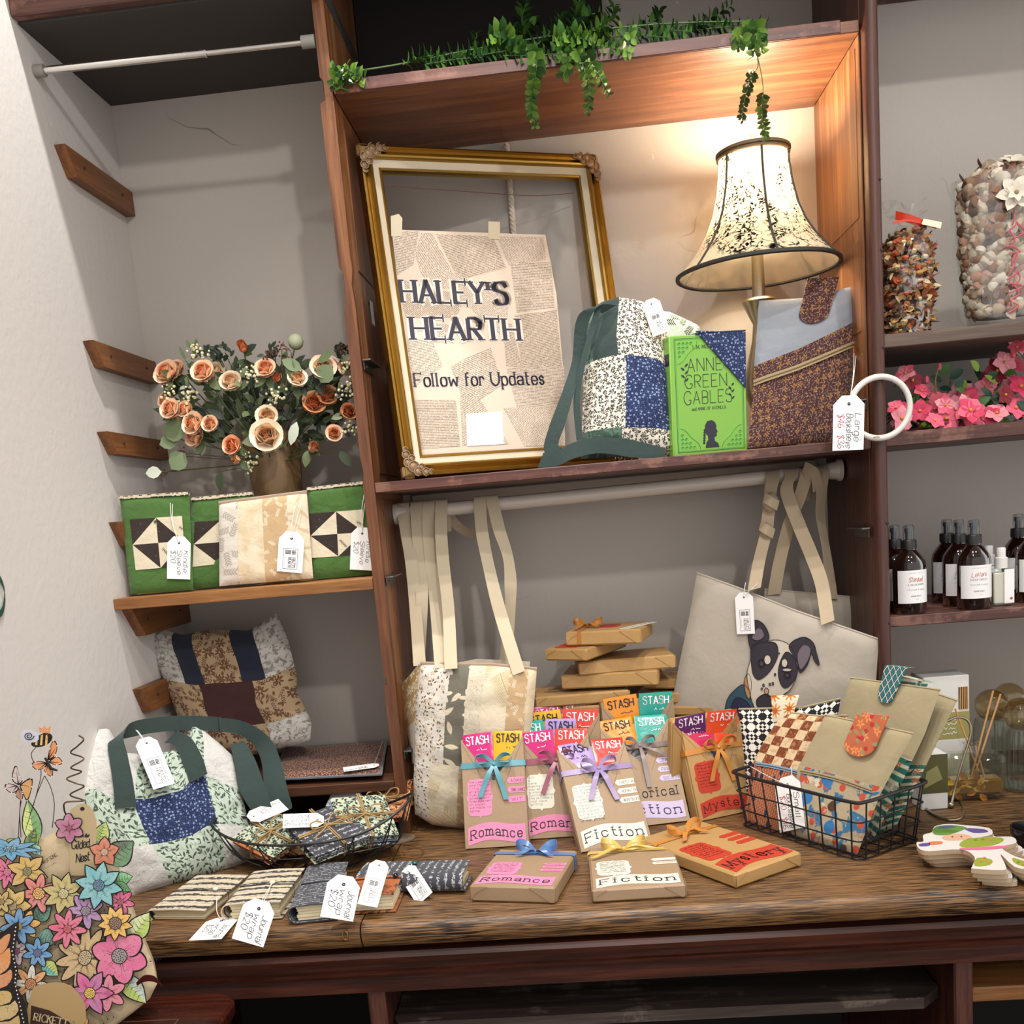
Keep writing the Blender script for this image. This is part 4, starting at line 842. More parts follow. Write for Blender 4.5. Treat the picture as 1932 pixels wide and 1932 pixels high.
spray(gf, gp((1440, 175, -.366), (1438, 215, -.365), (1446, 262, -.364)), 11, .013, [OLV[0], LEAF[2]], droop=.05)
gs.build('stem', gar); gf.build('foliage', gar)['kind'] = 'stuff'
# ================================================================ right-hand shelves
AMB = NT('amber_glass'); AMB.bsdf('#1c0a04', .05, **{'Transmission Weight': .25, 'IOR': 1.45, 'Coat Weight': .5}); AMB = AMB.mat
BLKP = plain('black_cap_plastic', '#191919', .4); CLEARP = thin_glass('clear_cap', '#dfe3e6', .08, .7); PUMP = plain('grey_pump', '#4c4d50', .35)
def label_wrap(F, r, h0, h1, a0, a1, mat, n=16):
    return lambda mb: mb.grid(lambda u, v: F(r*math.sin(a0+(a1-a0)*u), h0+(h1-h0)*v, r*math.cos(a0+(a1-a0)*u)), n, 1, mat)
def ctext(mb, F, r, s, ang, y, h, mat, pen, fit=None):
    """lettering bent round a bottle: written flat, then wrapped"""
    b = MB(); text(b, WORLD, s, 0, 0, h, mat, pen, 0, fit, .5)
    mb.add([F(r*math.sin(ang+p.x/r), y+p.y, r*math.cos(ang+p.x/r)) for p in b.v], b.f, mat, flat=True)
def spray_bottle(x, y, label, words, ang=0.):
    z = -.341; r_ = thing('spray_bottle', label, 'bottle', (x, y, z), 'amber spray bottles'); F = Fr((x, y, z), (1, 0, 0), (0, 0, 1)); R = .031
    mb = MB(); mb.lathe(F, [(.002, .001), (R-.003, 0), (R, .004), (R, .092), (R-.002, .102), (R-.008, .112), (.016, .121), (.013, .124), (.013, .131)], AMB, 28); mb.build('bottle_body', r_)
    mb = MB(); mb.lathe(F, [(R-.006, .006), (R-.005, .084), (.002, .085)], plain('amber_liquid', '#2a1206', .2), 20, caps=False)
    mb.build('liquid', r_)
    mb = MB(); label_wrap(F, R+.0004, .022, .086, ang-1.15, ang+1.15, WHITE)(mb)
    for s, yy, h, pen, m_, f in words: ctext(mb, F, R+.0007, s, ang, .022+.064*yy, h, m_, pen, f)
    mb.build('label', r_)
    mb = MB(); mb.lathe(F, [(.0145, .126), (.0145, .142), (.0135, .1435), (.009, .144)], BLKP, 24); mb.build('collar', r_)
    mb = MB(); mb.lathe(F, [(.006, .143), (.006, .158), (.0075, .158), (.0075, .166), (.002, .1665)], PUMP, 14); mb.build('pump', r_)
    mb = MB(); mb.lathe(F, [(.0105, .143), (.0105, .168), (.0085, .172), (.002, .1725)], CLEARP, 20, caps=False); mb.build('clear_cap', r_)
    return r_
RED_ = plain('script_orange', '#b5563a', .5)
def W_(a, b): return [('LINEN BOTANICALS', .9, .0022, 'thin', GREYINK, .03), (a, .66, .0085, 'hand', RED_, .028), (b, .54, .0036, 'serif', GREYINK, .032), ('citrus peel & woods', .40, .0028, 'hand', GREYINK, .034), ('ROOM SPRAY', .20, .0025, 'serif', INK, .02), ('8 oz', .11, .0022, 'serif', GREYINK, .008)]
def bx(u, v, y): p = onY(u, v, y); return p.x
spray_bottle(bx(1717, 1165, -.30), -.30, 'amber spray bottle nearest the dark upright on the third right shelf', W_('Stardust', '& MANDARIN'), .1)
spray_bottle(bx(1690, 1160, -.235), -.235, 'amber spray bottle half hidden behind the dark upright', W_('Stardust', '& MANDARIN'), .5)
spray_bottle(bx(1838, 1160, -.30), -.30, 'frontmost amber spray bottle of the row of three', W_('Leilani', 'RAINFOREST'), -.05)
spray_bottle(bx(1810, 1150, -.235), -.235, 'middle amber spray bottle in the row of three', W_('Leilani', 'RAINFOREST'), -.1)
spray_bottle(bx(1788, 1145, -.168), -.168, 'rearmost amber spray bottle of the row of three', W_('Leilani', 'RAINFOREST'), -.2)
spray_bottle(bx(1921, 1150, -.20), -.20, 'amber spray bottle behind the small clear bottle at the picture edge', W_('Leilani', 'RAINFOREST'), -.1)
spray_bottle(bx(1948, 1150, -.265), -.265, 'amber spray bottle cut by the right edge of the picture', W_('Leilani', 'RAINFOREST'), -.1)
CG = thin_glass('clear_glass', '#fafbfa', .03, .45); OIL = plain('pale_oil', '#cfcdb8', .15); WHP = plain('white_cap', '#dcdad6', .45)
def mini(x, y, label):
    z = -.341; r_ = thing('perfume_bottle', label, 'bottle', (x, y, z), 'small clear bottles'); F = Fr((x, y, z), (1, 0, 0), (0, 0, 1))
    mb = MB(); mb.box(Fr((x, y, z), (1, 0, 0), (0, 0, 1)), (-.0205, 0, -.0125), (.0205, .074, .0125), CG, .004); mb.build('bottle_body', r_)
    mb = MB(); mb.box(F, (-.0175, .005, -.0098), (.0175, .066, .0098), OIL, .002); mb.build('liquid', r_)
    mb = MB(); mb.box(F, (.001, .006, .0127), (.0195, .072, .0131), WHITE, .0001); mb.ball(F(.014, .015, .0132), .003, RED_, 6, (1, 1, .1), F); mb.build('label', r_)
    mb = MB(); mb.lathe(F, [(.012, .074), (.012, .094), (.0085, .096), (.0085, .112), (.007, .114)], WHP, 20); mb.build('cap', r_)
mini(bx(1889, 1155, -.295), -.295, 'small clear bottle with white cap and pale yellow liquid'); mini(bx(1866, 1148, -.21), -.21, 'small clear bottle with white cap behind the other clear bottle')
# potpourri
PP = [plain('potpourri_%d' % i, c, .75, .2, 90) for i, c in enumerate(('#8a4a1e', '#4d2914', '#a87c40', '#bda878', '#2c1a10', '#a34a24', '#6b5028', '#7a5a30'))]
PINKP = [plain('pod_%d' % i, c, .8, .25, 70) for i, c in enumerate(('#b99f86', '#9a7a5e', '#cdbba4', '#8a6248', '#c4b29c', '#5d4634', '#b88a7a', '#ded2c2'))]
RIB = plain('orange_red_ribbon', '#c8391f', .35); CELL = film('cellophane', '#ffffff', .14)
x0, y0, z0 = bx(1711, 625, -.26), -.26, .187
r_ = thing('potpourri_bag', 'clear cellophane bag of brown dried petals tied with an orange-red ribbon', 'bag', (x0, y0, z0)); F = Fr((x0, y0, z0), (1, 0, 0), (0, 0, 1)); rnd = random.Random(21)
def body_r(h, H, r): t = h/H; return r*(1-.12*(1-t)*(1-t))*(1 if t < .72 else max(.22, 1-((t-.72)/.28)**2*.75))
mb = MB(); mb.lathe(F, [(.002, .002)]+[(body_r(h, .20, .047)-.006, h) for h in np.linspace(.003, .19, 16)]+[(.003, .192)], PP[4], 20)
for i in range(640):
    h = rnd.uniform(.006, .19); a = rnd.uniform(-.2, PI+.2); R = body_r(h, .20, .047)-.004; p = F(R*math.cos(a), h, R*math.sin(a)); o = (p-F(0, h, 0)).normalized(); m_ = rnd.choice(PP)
    if i % 4 == 0: mb.ball(p, rnd.uniform(.005, .010), m_, 6, (1, 1, .7))
    else: mb.leaf(p, V((rnd.uniform(-1, 1), -.25, rnd.uniform(-1, 1))), o, rnd.uniform(.010, .022), rnd.uniform(.006, .012), m_, rnd.uniform(-.3, .4), .3)
mb.build('dried_petals', r_)['kind'] = 'stuff'
def cbag(u, v): R = body_r(v*.205, .205, .051)*(1+.05*mnoise.noise(V((u*9, v*7, 1)))); return F(R*math.cos(2*PI*u), v*.207+.001, R*math.sin(2*PI*u))
mb = MB(); mb.grid(cbag, 36, 16, CELL)
mb.grid(lambda u, v: F((.012+.034*v)*math.cos(2*PI*u)+.01*v*math.sin(7*u*PI), .207+.032*v*(1+.3*math.sin(6*PI*u)), (.012+.02*v)*math.sin(2*PI*u)), 30, 4, CELL); mb.build('cellophane', r_)
mb = MB(); c = F(0, .208, .012); mb.ribbon([c+V((-.022, -.004, .012)), c+V((-.006, -.012, .004)), c+V((.012, -.012, -.004)), c+V((.034, -.006, -.012))], V((0, -.3, 1)), .015, RIB, 4)
mb.ribbon([c+V((-.03, -.01, -.003)), c+V((0, -.014, -.002)), c+V((.05, -.008, -.018))], V((0, 0, 1)), .004, RIB, 4); mb.build('ribbon', r_)
mb = MB(); mb.prism(Fr(F(.02, .196, .03), (1, 0, -.2), (0, .6, 1)), [(0, 0), (.035, -.006), (.038, .01), (.004, .014)], 0, .0006, plain('cream_tag', '#d8cbb0', .7)); mb.build('gift_tag', r_)
x0, y0, z0 = bx(1890, 610, -.22), -.22, .187
r_ = thing('glass_vase', 'tall clear glass vase packed with pods, shells and a white dried flower', 'vase', (x0, y0, z0)); F = Fr((x0, y0, z0), (1, 0, 0), (0, 0, 1))
def oval(a, R, k=.62): return R*math.cos(a), R*k*math.sin(a)
def vgrid(R, k, prof, mat, mb): mb.grid(lambda u, v: (lambda h, r: F(oval(2*PI*u, r, k)[0], h, oval(2*PI*u, r, k)[1]))(*[sum(q) for q in zip(*[(0, 0)])] if 0 else interp(prof, v)), 40, 24, mat)
def interp(prof, v):
    t = v*(len(prof)-1); i = min(int(t), len(prof)-2); f = t-i; return prof[i][1]*(1-f)+prof[i+1][1]*f, prof[i][0]*(1-f)+prof[i+1][0]*f
mb = MB(); vgrid(1, .6, [(.001, .0), (.066, .001), (.07, .006), (.082, .06), (.09, .14), (.094, .22), (.093, .28), (.0905, .28), (.0915, .22), (.0875, .14), (.079, .06), (.066, .016), (.001, .014)], CG, mb); mb.build('vase_glass', r_)
rnd = random.Random(8); mb = MB(); vgrid(1, .6, [(.001, .024), (.050, .026), (.058, .06), (.066, .14), (.070, .22), (.062, .285), (.001, .30)], PINKP[3], mb)
for i in range(620):
    h = rnd.uniform(.034, .30); a = rnd.uniform(-.25, PI+.25); R = .054+.018*min(1, h/.2) if h < .27 else .068-(h-.27)*1.3; q = oval(a, R, .6); p = F(q[0], h, q[1]); m_ = rnd.choice(PINKP)
    if i % 7: mb.ball(p, rnd.uniform(.009, .017), m_, 8, (1, rnd.uniform(.7, 1), rnd.uniform(.6, .9)), Fr(p, V((rnd.uniform(-1, 1), rnd.uniform(-1, 1), rnd.uniform(-1, 1))), V((.3, rnd.uniform(-1, 1), 1))))
    else: mb.leaf(p, V((rnd.uniform(-1, 1), -.2, rnd.uniform(-1, 1))), p-F(0, h, 0), rnd.uniform(.02, .034), rnd.uniform(.012, .02), m_, rnd.uniform(-.3, .3), .35)
mb.build('pods', r_)['kind'] = 'stuff'
def flower(mb, c, n, d, R, mats, nP, W=.6, up=.4, center=None, cr=.2):
    """open flower at c facing n"""
    n = V(n).normalized(); a0 = n.orthogonal().normalized(); b0 = n.cross(a0)
    for k in range(nP):
        q = 2*PI*k/nP+d; r = a0*math.cos(q)+b0*math.sin(q); mb.leaf(V(c), r+n*up, n, R, R*W, mats[k % len(mats)], .25, .2)
    if center: mb.ball(V(c)+n*R*.12, R*cr, center, 8)
CREAMF = plain('cream_petal', '#e3dac8', .7); mb = MB(); c = F(.0, .235, .058); flower(mb, c, (-.1, -1, .2), .3, .034, [CREAMF], 6, .7, .35); flower(mb, c+V((0, -.006, 0)), (-.1, -1, .2), .8, .022, [CREAMF], 6, .6, .8, plain('seed_heart', '#9c8768', .8)); c2 = F(.01, .297, .03); flower(mb, c2, (0, -.6, 1), 0, .028, [CREAMF], 6, .7, .6)
mb.build('dried_flower', r_)['kind'] = 'stuff'
mb = MB(); PK = plain('pink_raffia', '#c4626e', .8)
for k in range(14): mb.tube([F(-.005+rnd.uniform(-.015, .015), .20-.012*k+rnd.uniform(-.01, .01), .06), F(.005+rnd.uniform(-.015, .015), .19-.012*k, .062), F(rnd.uniform(-.015, .015), .18-.012*k, .059)], .0016, PK, 5, smooth=4)
mb.build('raffia', r_)
# flower garland on the second right shelf
r_ = thing('flower_garland', 'garland of pink and crimson silk blossoms along the second right shelf', 'flowers', (1.15, -.25, .0075)); rnd = random.Random(4)
PKS = [plain('pink_petal_%d' % i, c, .6) for i, c in enumerate(('#e0607a', '#d8848f', '#c93458', '#e79aa4', '#d9566a'))]; CRIM = [plain('crimson_petal', '#7a0f1e', .6)]; YEL = plain('stamen', '#c9962e', .7); GL = [plain('silk_leaf_%d' % i, c, .5) for i, c in enumerate(('#3f6a2c', '#7a9a2c', '#1f4a38', '#2f5540'))]
fm, lm, sm_ = MB(), MB(), MB()
for (u, v, y, R, m_) in [(1304, 640, 0, .024, 2)]: pass
FL = [(1720, 718, .019, 'c'), (1700, 790, .02, 'p'), (1735, 775, .018, 'p'), (1750, 740, .017, 'q'), (1770, 760, .02, 'p'), (1785, 800, .021, 'p'), (1812, 745, .022, 'p'), (1830, 775, .022, 'q'), (1800, 770, .02, 'q'), (1825, 800, .022, 'p'), (1700, 805, .016, 'q'), (1860, 730, .017, 'q'), (1880, 700, .022, 'c'), (1890, 705, .022, 'p'), (1905, 685, .019, 'q'),
      (1915, 770, .02, 'p'), (1880, 780, .018, 'p'), (1925, 730, .022, 'p'), (1918, 655, .016, 'p'), (1770, 790, .019, 'c'), (1745, 800, .018, 'p'), (1850, 805, .02, 'q'), (1690, 770, .014, 'q'), (1896, 745, .016, 'c'), (1940, 790, .02, 'p'), (1945, 690, .02, 'p')]
FL += [(u+rnd.uniform(-22, 22), v+rnd.uniform(-16, 10), R*.85, rnd.choice('pqp')) for u, v, R, k in FL]
for i, (u, v, R, k) in enumerate(FL):
    y = -.315+rnd.uniform(0, .09) if v > 760 else -.25+rnd.uniform(-.04, .06); c = onY(u, v, y); c.z = max(c.z, .012+R*.7)
    flower(fm, c, (rnd.uniform(-.6, .4), -1, rnd.uniform(-.1, .8)), rnd.uniform(0, 2), R*1.25, CRIM if k == 'c' else [PKS[(i+j) % 5] for j in (0, 3)] if k == 'q' else [PKS[i % 5]], 5, .95, .35, YEL, .13); sm_.tube([c+V((0, .01, 0)), c+V((rnd.uniform(-.03, .03), .03, -.02))], .0012, STEM, 5)
for i in range(130):
    u = rnd.uniform(1690, 1950); v = rnd.uniform(700, 815) if u > 1760 else rnd.uniform(755, 815); c = onY(u, v, -.22+rnd.uniform(-.06, .06)); c.z = max(c.z, .02); lm.leaf(c, V((rnd.uniform(-1, 1), -.5, rnd.uniform(-.3, 1))), V((0, -1, .4)), rnd.uniform(.02, .034), rnd.uniform(.011, .02), rnd.choice(GL), .2, .2)
for P in [((1690, 810, -.25), (1740, 780, -.22), (1800, 760, -.2), (1860, 720, -.2), (1930, 660, -.2)), ((1840, 745, -.24), (1880, 735, -.24), (1900, 690, -.22), (1925, 640, -.2)), ((1770, 770, -.25), (1765, 720, -.26), (1772, 690, -.26)), ((1785, 790, -.2), (1795, 710, -.2), (1815, 700, -.2))]: sm_.tube(gp(*P), .0014, plain('silk_stem', '#8a7a3c', .6), 5, smooth=5)
for u, v in ((1772, 692), (1748, 716), (1930, 640), (1912, 668)): c = onY(u, v, -.25); fm.ball(c, .0055, PKS[0], 6, (1, 1, 1.5))
sm_.build('stem', r_); lm.build('foliage', r_)['kind'] = 'stuff'; fm.build('blossoms', r_)['kind'] = 'stuff'
# ================================================================ left shelf: quilted sleeves and bouquet
GREEN = cloth('leaf_green_cotton', '#446b29', (), .85, .5); BROWNQ = cloth('dark_brown_cotton', '#2c1f19', (('dot', 60, '#6a5a4c', (('r', .06), ('gate', .6)), 3.),), .9); CREAMQ = cloth('cream_ink_print', '#d6cab0', (('sprig', 26, '#2c2620', (('gate', .62), ('l', .3), ('pe', .1), ('d', .04), ('w', .02), ('ll', .06)), 4.),), .9)
DASH = cloth('dashed_binding', '#cdbfa6', (('words', 240, '#2a2420', (('f', .45), ('th', .5), ('t', .18), ('wob', .1)), 2.),), .9)
B1 = cloth('grey_leaf_linen', '#cfc7bb', (('sprig', 34, '#a59c92', (('w', .08), ('ll', .14), ('l', .5), ('d', .12)), 2.),)); B2 = cloth('cream_linen', '#d9cbb0', (('blot', 28, '#cdbb9a', (('th', .5), ('w', .08)), 2.),)); B3 = cloth('tan_sprig_cotton', '#bfa179', (('sprig', 52, '#e3d6bf', (('gate', .2), ('l', .42)), 5.),)); B4 = cloth('cream_fan_cotton', '#d6c9ae', (('leaf', 30, '#c4b291', (('w', .1), ('l', .5)), 6.),)); PIPE = cloth('dusty_pink_binding', '#a8907c', (), .9)
def bil(P, u, v): return P[0]*(1-u)*(1-v)+P[1]*u*(1-v)+P[2]*u*v+P[3]*(1-u)*v
def pinwheel(mb, pl, px, dz):
    P = [pl(*p)+pl.n*dz for p in px]; n = pl.n; w_ = (P[1]-P[0]).length
    def T(a, b, c, m_): mb.add([bil(P, *a), bil(P, *b), bil(P, *c)], [[0, 1, 2]], m_, uv=[(q[0]*w_, q[1]*w_) for q in (a, b, c)], flat=True)
    D, C = BROWNQ, CREAMQ; m = .5
    for (x, y, crn) in ((0, 1, D), (1, 1, C), (0, 0, C), (1, 0, D)):
        inn = C if crn is D else D; T((x, y), (m, y), (x, m), crn); T((m, m), (x, m), (m, y), inn)
def kindle_sleeve(label, y, outl, panel, tagpx=None, seed=1):
    pl = lean_plane(y, .10, .04, ZL, -.35); bl, br, tr, tl = [pl(*p) for p in outl]; root = thing('quilted_sleeve', label, 'sleeve', V((bl+br)/2), 'green quilted sleeves on the pine board'); fn = quad(bl, br, tr, tl)
    mb = MB(); pillow(mb, fn, pl.n, .007, 22, 26, GREEN, wob=.0025, seed=seed, p=8); pinwheel(mb, pl, panel, .0085); mb.build('body', root)
    mb = MB(); mb.grid(lambda u, v: fn(u, 1)+pl.f.ey*(-.004+.007*v)+pl.n*(.0035*math.sin(PI*(.35+.3*v))+.003), 24, 2, DASH, lambda u, v: (u*.14, v*.006)); mb.grid(lambda u, v: fn(1-u, 1)+pl.f.ey*(-.004+.007*v)-pl.n*.003, 24, 2, DASH, lambda u, v: (u*.14, v*.006)); mb.grid(lambda u, v: fn(u, 1)+pl.f.ey*.003+pl.n*(.0065-.0095*v), 24, 2, DASH); mb.build('binding', root)
    if tagpx:
        a, b, wd, lines, kind, hole = tagpx; d = pl.n*.0125; A, B = pl(*a)+d, pl(*b)+d; g = Fr(A, B-A, (pl(a[0]+10, a[1])-pl(*a))); L = (B-A).length; W = wd/1000
        add_tag(root, Fr(g(0, -W/2), g.ex, g.ey), L, W, kind, lines, [pl(*hole)+pl.n*.011, pl(hole[0]+4, hole[1]+2)+pl.n*.011])
    return root
KS = ['Kindle', 'Sleeve', '$20']
kindle_sleeve('leftmost green quilted sleeve on the pine board, pinwheel block and price tag', -.29, ((246, 1121), (365, 1113), (357, 931), (226, 939)), ((259, 1076), (353, 1068), (346, 974), (248, 981)), ((342, 1013), (341, 1093), 48, KS, 'hand', (325, 950)), 1)
kindle_sleeve('green quilted sleeve tucked between the leftmost one and the beige sleeve', -.262, ((351, 1112), (470, 1102), (478, 931), (362, 942)), ((366, 1070), (466, 1058), (466, 980), (370, 985)), None, 2)
kindle_sleeve('green quilted sleeve beside the dark upright, its price tag cut by the post', -.268, ((588, 1094), (706, 1084), (688, 911), (580, 923)), ((590, 1053), (690, 1047), (686, 962), (585, 970)), ((686, 996), (683, 1076), 46, KS, 'hand', (690, 925)), 3)
pl = lean_plane(-.296, .10, .05, ZL, -.35); bl, br, tr, tl = [pl(*p) for p in ((414, 1106), (591, 1091), (579, 928), (413, 949))]; root = thing('quilted_sleeve', 'beige striped patchwork sleeve on the pine board between green ones', 'sleeve', V((bl+br)/2)); fn = quad(bl, br, tr, tl)
mb = MB(); pillow(mb, fn, pl.n, .009, 36, 26, lambda u, v: B1 if u < .22 else B2 if u < .5 else B3 if u < .78 else B4, wob=.003, seed=6, p=6); mb.build('body', root)
mb = MB(); mb.tube([fn(u/20, 1) for u in range(21)], .0035, PIPE, 6); mb.build('binding', root)
A, B = pl(554, 1004)+pl.n*.013, pl(549, 1080)+pl.n*.013; g = Fr(A, B-A, pl(564, 1004)-pl(554, 1004)); add_tag(root, Fr(g(0, -.026), g.ex, g.ey), (B-A).length, .052, 'logo', (), [pl(562, 948)+pl.n*.01, pl(572, 950)+pl.n*.01])
# bouquet
KR = kraft('dark_kraft', '#7d6342'); bc = onY(528, 900, -.13); bouq = thing('flower_bouquet', 'bouquet of peach silk roses in a brown kraft paper wrap', 'flowers', (bc.x, bc.y, ZL)); rnd = random.Random(12); ztop = onY(520, 835, -.13).z
BF = Fr((bc.x, -.13, ZL), (1, 0, 0), (0, 0, 1))
mb = MB(); mb.grid(lambda u, v: (lambda r: BF(r*math.cos(2*PI*u)-.012*v, v*(ztop-ZL)*(1+.08*math.sin(6*PI*u)*v), r*math.sin(2*PI*u)))((.034+.026*v)*(1+.05*math.sin(2*PI*u*7+v*3))), 40, 10, KR); mb.build('kraft_wrap', bouq)
mb = MB(); mb.tube([BF(.049*math.cos(q)-.006, .13+.006*math.sin(q), .049*math.sin(q)) for q in np.linspace(0, 2*PI, 24, endpoint=False)], .0013, plain('raffia_twine', '#9a8a5c', .9), 5, closed=True)
mb.tube([BF(.0, .128, .049), BF(-.03, .10, .055), BF(-.035, .085, .058)], .0012, plain('raffia_twine', '#9a8a5c', .9), 5, smooth=5); mb.build('twine', bouq)
ROSE = [[plain('rose_%d_%d' % (i, j), c, .6) for j, c in enumerate(t)] for i, t in enumerate((('#df8c62', '#e8a67c', '#edbf9b', '#f0cfb0'), ('#d97848', '#e48f60', '#e9a478', '#ecb48c'), ('#e2ab7c', '#eac59e', '#efd6b6', '#f0dec6'), ('#b4653c', '#c0744a', '#c98458', '#cf956a')))]
def rose(mb, c, n, R, pal, bud=False):
    n = V(n).normalized(); a0 = n.orthogonal().normalized(); b0 = n.cross(a0); ph = rnd.uniform(0, 6)
    for ring_, (cnt, r0, tilt, h) in enumerate(((3, .22, .05, 1.1), (4, .38, .1, 1.08), (5, .56, .2, 1.0), (5, .78, .4, .85), (6, .98, .8, .6)) if not bud else ((3, .3, .1, .9), (4, .55, .2, .95))):
        for k in range(cnt):
            q = 2*PI*k/cnt+ph+ring_*.7; r = a0*math.cos(q)+b0*math.sin(q); s_ = n.cross(r); wd = 1.25*r0*R
            def P(u, v, r=r, s_=s_, r0=r0, tilt=tilt, h=h, wd=wd):
                x = (u-.5)*2; out = r0*R*(.35+.65*math.sin(min(1.4, .5+tilt*v)))*(.45+.55*v); out *= 1-(.5, .42, .3, .16, 0)[ring_]*v*v; cup = -.35*x*x*r0*R
                return V(c)+r*(out+cup+.06*R*v*v*tilt)+s_*(x*wd*(.35+.65*math.sin(PI*(.15+.6*v)))*.75)+n*(R*h*(v*1.15-.35)-.12*R*x*x*v)
            mb.grid(P, 4, 4, pal[min((0, 0, 1, 2, 3)[ring_], 3)])
fol, fil, stm = MB(), MB(), MB(); GRNS = [plain('bouquet_leaf_%d' % i, c, .55) for i, c in enumerate(('#2c3a20', '#3f4d2a', '#22301f', '#56633f', '#6d7a56'))]; EUC = plain('eucalyptus', '#6a7a58', .6); PALE = plain('pale_leaf', '#b9c0ae', .6)
RS = [(318, 707, 20, 0), (335, 698, 14, 0), (385, 704, 18, 0), (408, 709, 19, 2), (437, 723, 17, 2), (458, 655, 15, 1), (502, 698, 16, 0), (518, 714, 12, 1), (609, 698, 20, 2), (622, 690, 14, 2), (561, 716, 15, 2), (592, 763, 18, 3), (619, 749, 16, 3), (368, 801, 18, 0), (398, 801, 13, 0), (370, 825, 16, 0), (324, 774, 16, 0), (315, 756, 13, 0), (504, 788, 17, 2), (504, 825, 25, 2), (440, 841, 15, 1), (592, 845, 18, 2), (630, 819, 13, 0), (351, 774, 13, 0), (446, 868, 13, 2), (652, 698, 12, 0), (657, 778, 13, 3), (340, 790, 12, 0)]
hub = BF(-.012, ztop-ZL-.04, 0)
for u, v, r, k in RS:
    y = -.20+rnd.uniform(-.05, .03)-(.04 if v > 760 else 0); c = onY(u, v, y); c.x = max(c.x, XW+.03); mb = MB(); d = (c-hub).normalized(); R = r*1.28/1885*abs(y+2.31)
    bud = (k == 1 and v < 700) or (u, v) in ((592, 845), (446, 868)); mb.ball(c-d*R*.1, R*.42, ROSE[k][0], 8); rose(mb, c, d*.6+V((rnd.uniform(-.2, .2), -1, .25)), R, ROSE[k], bud); mb.build('rose', bouq)
    stm.tube([hub, hub.lerp(c, .55)+V((0, -.01, -.01)), c-d*.004], .0013, GRNS[1], 5, smooth=4)
    for j in range(2): fol.leaf(c-d*R*.6, V((rnd.uniform(-1, 1), -.3, rnd.uniform(-.8, .6))), V((0, -1, .3)), R*1.5, R*.8, rnd.choice(GRNS), .2, .2)
mb = MB(); c = onY(558, 645, -.14); rose(mb, c, (.1, -.4, 1), .02, [plain('green_bud', '#b7bd9c', .6)]*4, True); mb.ball(c, .017, plain('green_bud', '#b7bd9c', .6), 10); mb.build('ranunculus_bud', bouq); stm.tube([hub, c], .0013, GRNS[1], 5)
for i in range(250):
    q = rnd.uniform(0, 2*PI); t = rnd.random()**.6; u = 490+t*165*math.cos(q); v = 765+t*78*math.sin(q); y = -.13+rnd.uniform(-.07, .08); c = onY(u, v, y)
    if c.x < XW+.03 or v > 850: continue
    d = (c-hub).normalized(); fol.leaf(c, d+V((rnd.uniform(-.7, .7), rnd.uniform(-.8, .3), rnd.uniform(-.9, .4))), V((0, -1, .4)), rnd.uniform(.025, .048), rnd.uniform(.012, .024), rnd.choice(GRNS[:4]), .25, .2)
for u, v, L, W, du, dv, m_ in [(352, 812, .05, .05, -1, .1, GRNS[3]), (335, 828, .04, .034, -1, -.2, EUC), (350, 855, .045, .045, -.7, -.6, EUC), (305, 890, .034, .026, -1, 0, PALE), (605, 722, .042, .04, .4, .5, EUC), (560, 795, .05, .022, -.4, -1, PALE), (570, 698, .045, .025, -.8, .5, EUC), (350, 680, .03, .008, -.3, 1, GRNS[3]), (600, 685, .04, .018, .8, .5, GRNS[3]), (640, 850, .04, .02, .6, -.9, GRNS[0]), (415, 890, .04, .02, -.1, -1, GRNS[0]), (545, 715, .04, .02, .3, 1, GRNS[3])]:
    c = onY(u, v, -.24); c.x = max(c.x, XW+.02); fol.leaf(c, V((du, -.15, dv)), V((0, -1, .2)), L, W, m_, .1, .1); stm.tube([hub, hub.lerp(c, .6), c], .001, GRNS[1], 5, smooth=3)
BER = plain('ivory_berry', '#d8cfa8', .6); RUST = plain('rust_berry', '#5d3327', .6)
for u, v, n in ((471, 708, 22), (319, 742, 18), (353, 745, 26), (518, 748, 24), (471, 872, 20), (373, 662, 12), (652, 738, 18), (656, 692, 14), (660, 810, 14), (375, 668, 8)):
    for i in range(n):
        c = onY(u+rnd.gauss(0, 9), v+rnd.gauss(0, 9), -.235+rnd.uniform(-.012, .012)); fil.ball(c, rnd.uniform(.0022, .0036), BER, 6)
    for i in range(9): c = onY(u+rnd.gauss(0, 10), v+rnd.gauss(0, 10), -.222); fol.leaf(c, V((rnd.uniform(-1, 1), -.3, rnd.uniform(-1, 1))), V((0, -1, .2)), .018, .009, GRNS[4] if i % 2 else GRNS[2], .1, .2)
    c = onY(u, v, -.22); stm.tube([hub, hub.lerp(c, .5), c], .001, GRNS[1], 5, smooth=3)
for P in (((532, 680), (528, 660), (535, 645)), ((548, 690), (545, 660), (530, 650)), ((340, 860), (345, 850), (352, 858)), ((300, 892), (312, 888), (310, 900)), ((600, 745), (625, 742), (610, 735)), ((650, 668), (640, 660), (648, 655)), ((510, 668), (505, 675), (498, 672))):
    Q = [onY(u, v, -.22) for u, v in P]; stm.tube([hub]+Q, .0009, RUST, 5, smooth=3)
    for i in range(14): fil.ball(sampler(Q)(rnd.random())+V((rnd.uniform(-.008, .008), -.004, rnd.uniform(-.008, .008))), rnd.uniform(.0014, .0024), RUST, 6)
for u, v in ((645, 660), (652, 668), (510, 672), (520, 668), (408, 668), (415, 675), (425, 665)):
    for i in range(7): c = onY(u+rnd.gauss(0, 7), v+rnd.gauss(0, 7), -.2); fol.leaf(c, V((rnd.uniform(-1, 1), -.3, rnd.uniform(-.3, 1))), V((0, -1, .2)), .017, .008, GRNS[2], .1, .2)
    stm.tube([hub, onY(u, v, -.195)], .001, GRNS[1], 5)
stm.build('stem', bouq); fol.build('foliage', bouq)['kind'] = 'stuff'; fil.build('berries', bouq)['kind'] = 'stuff'
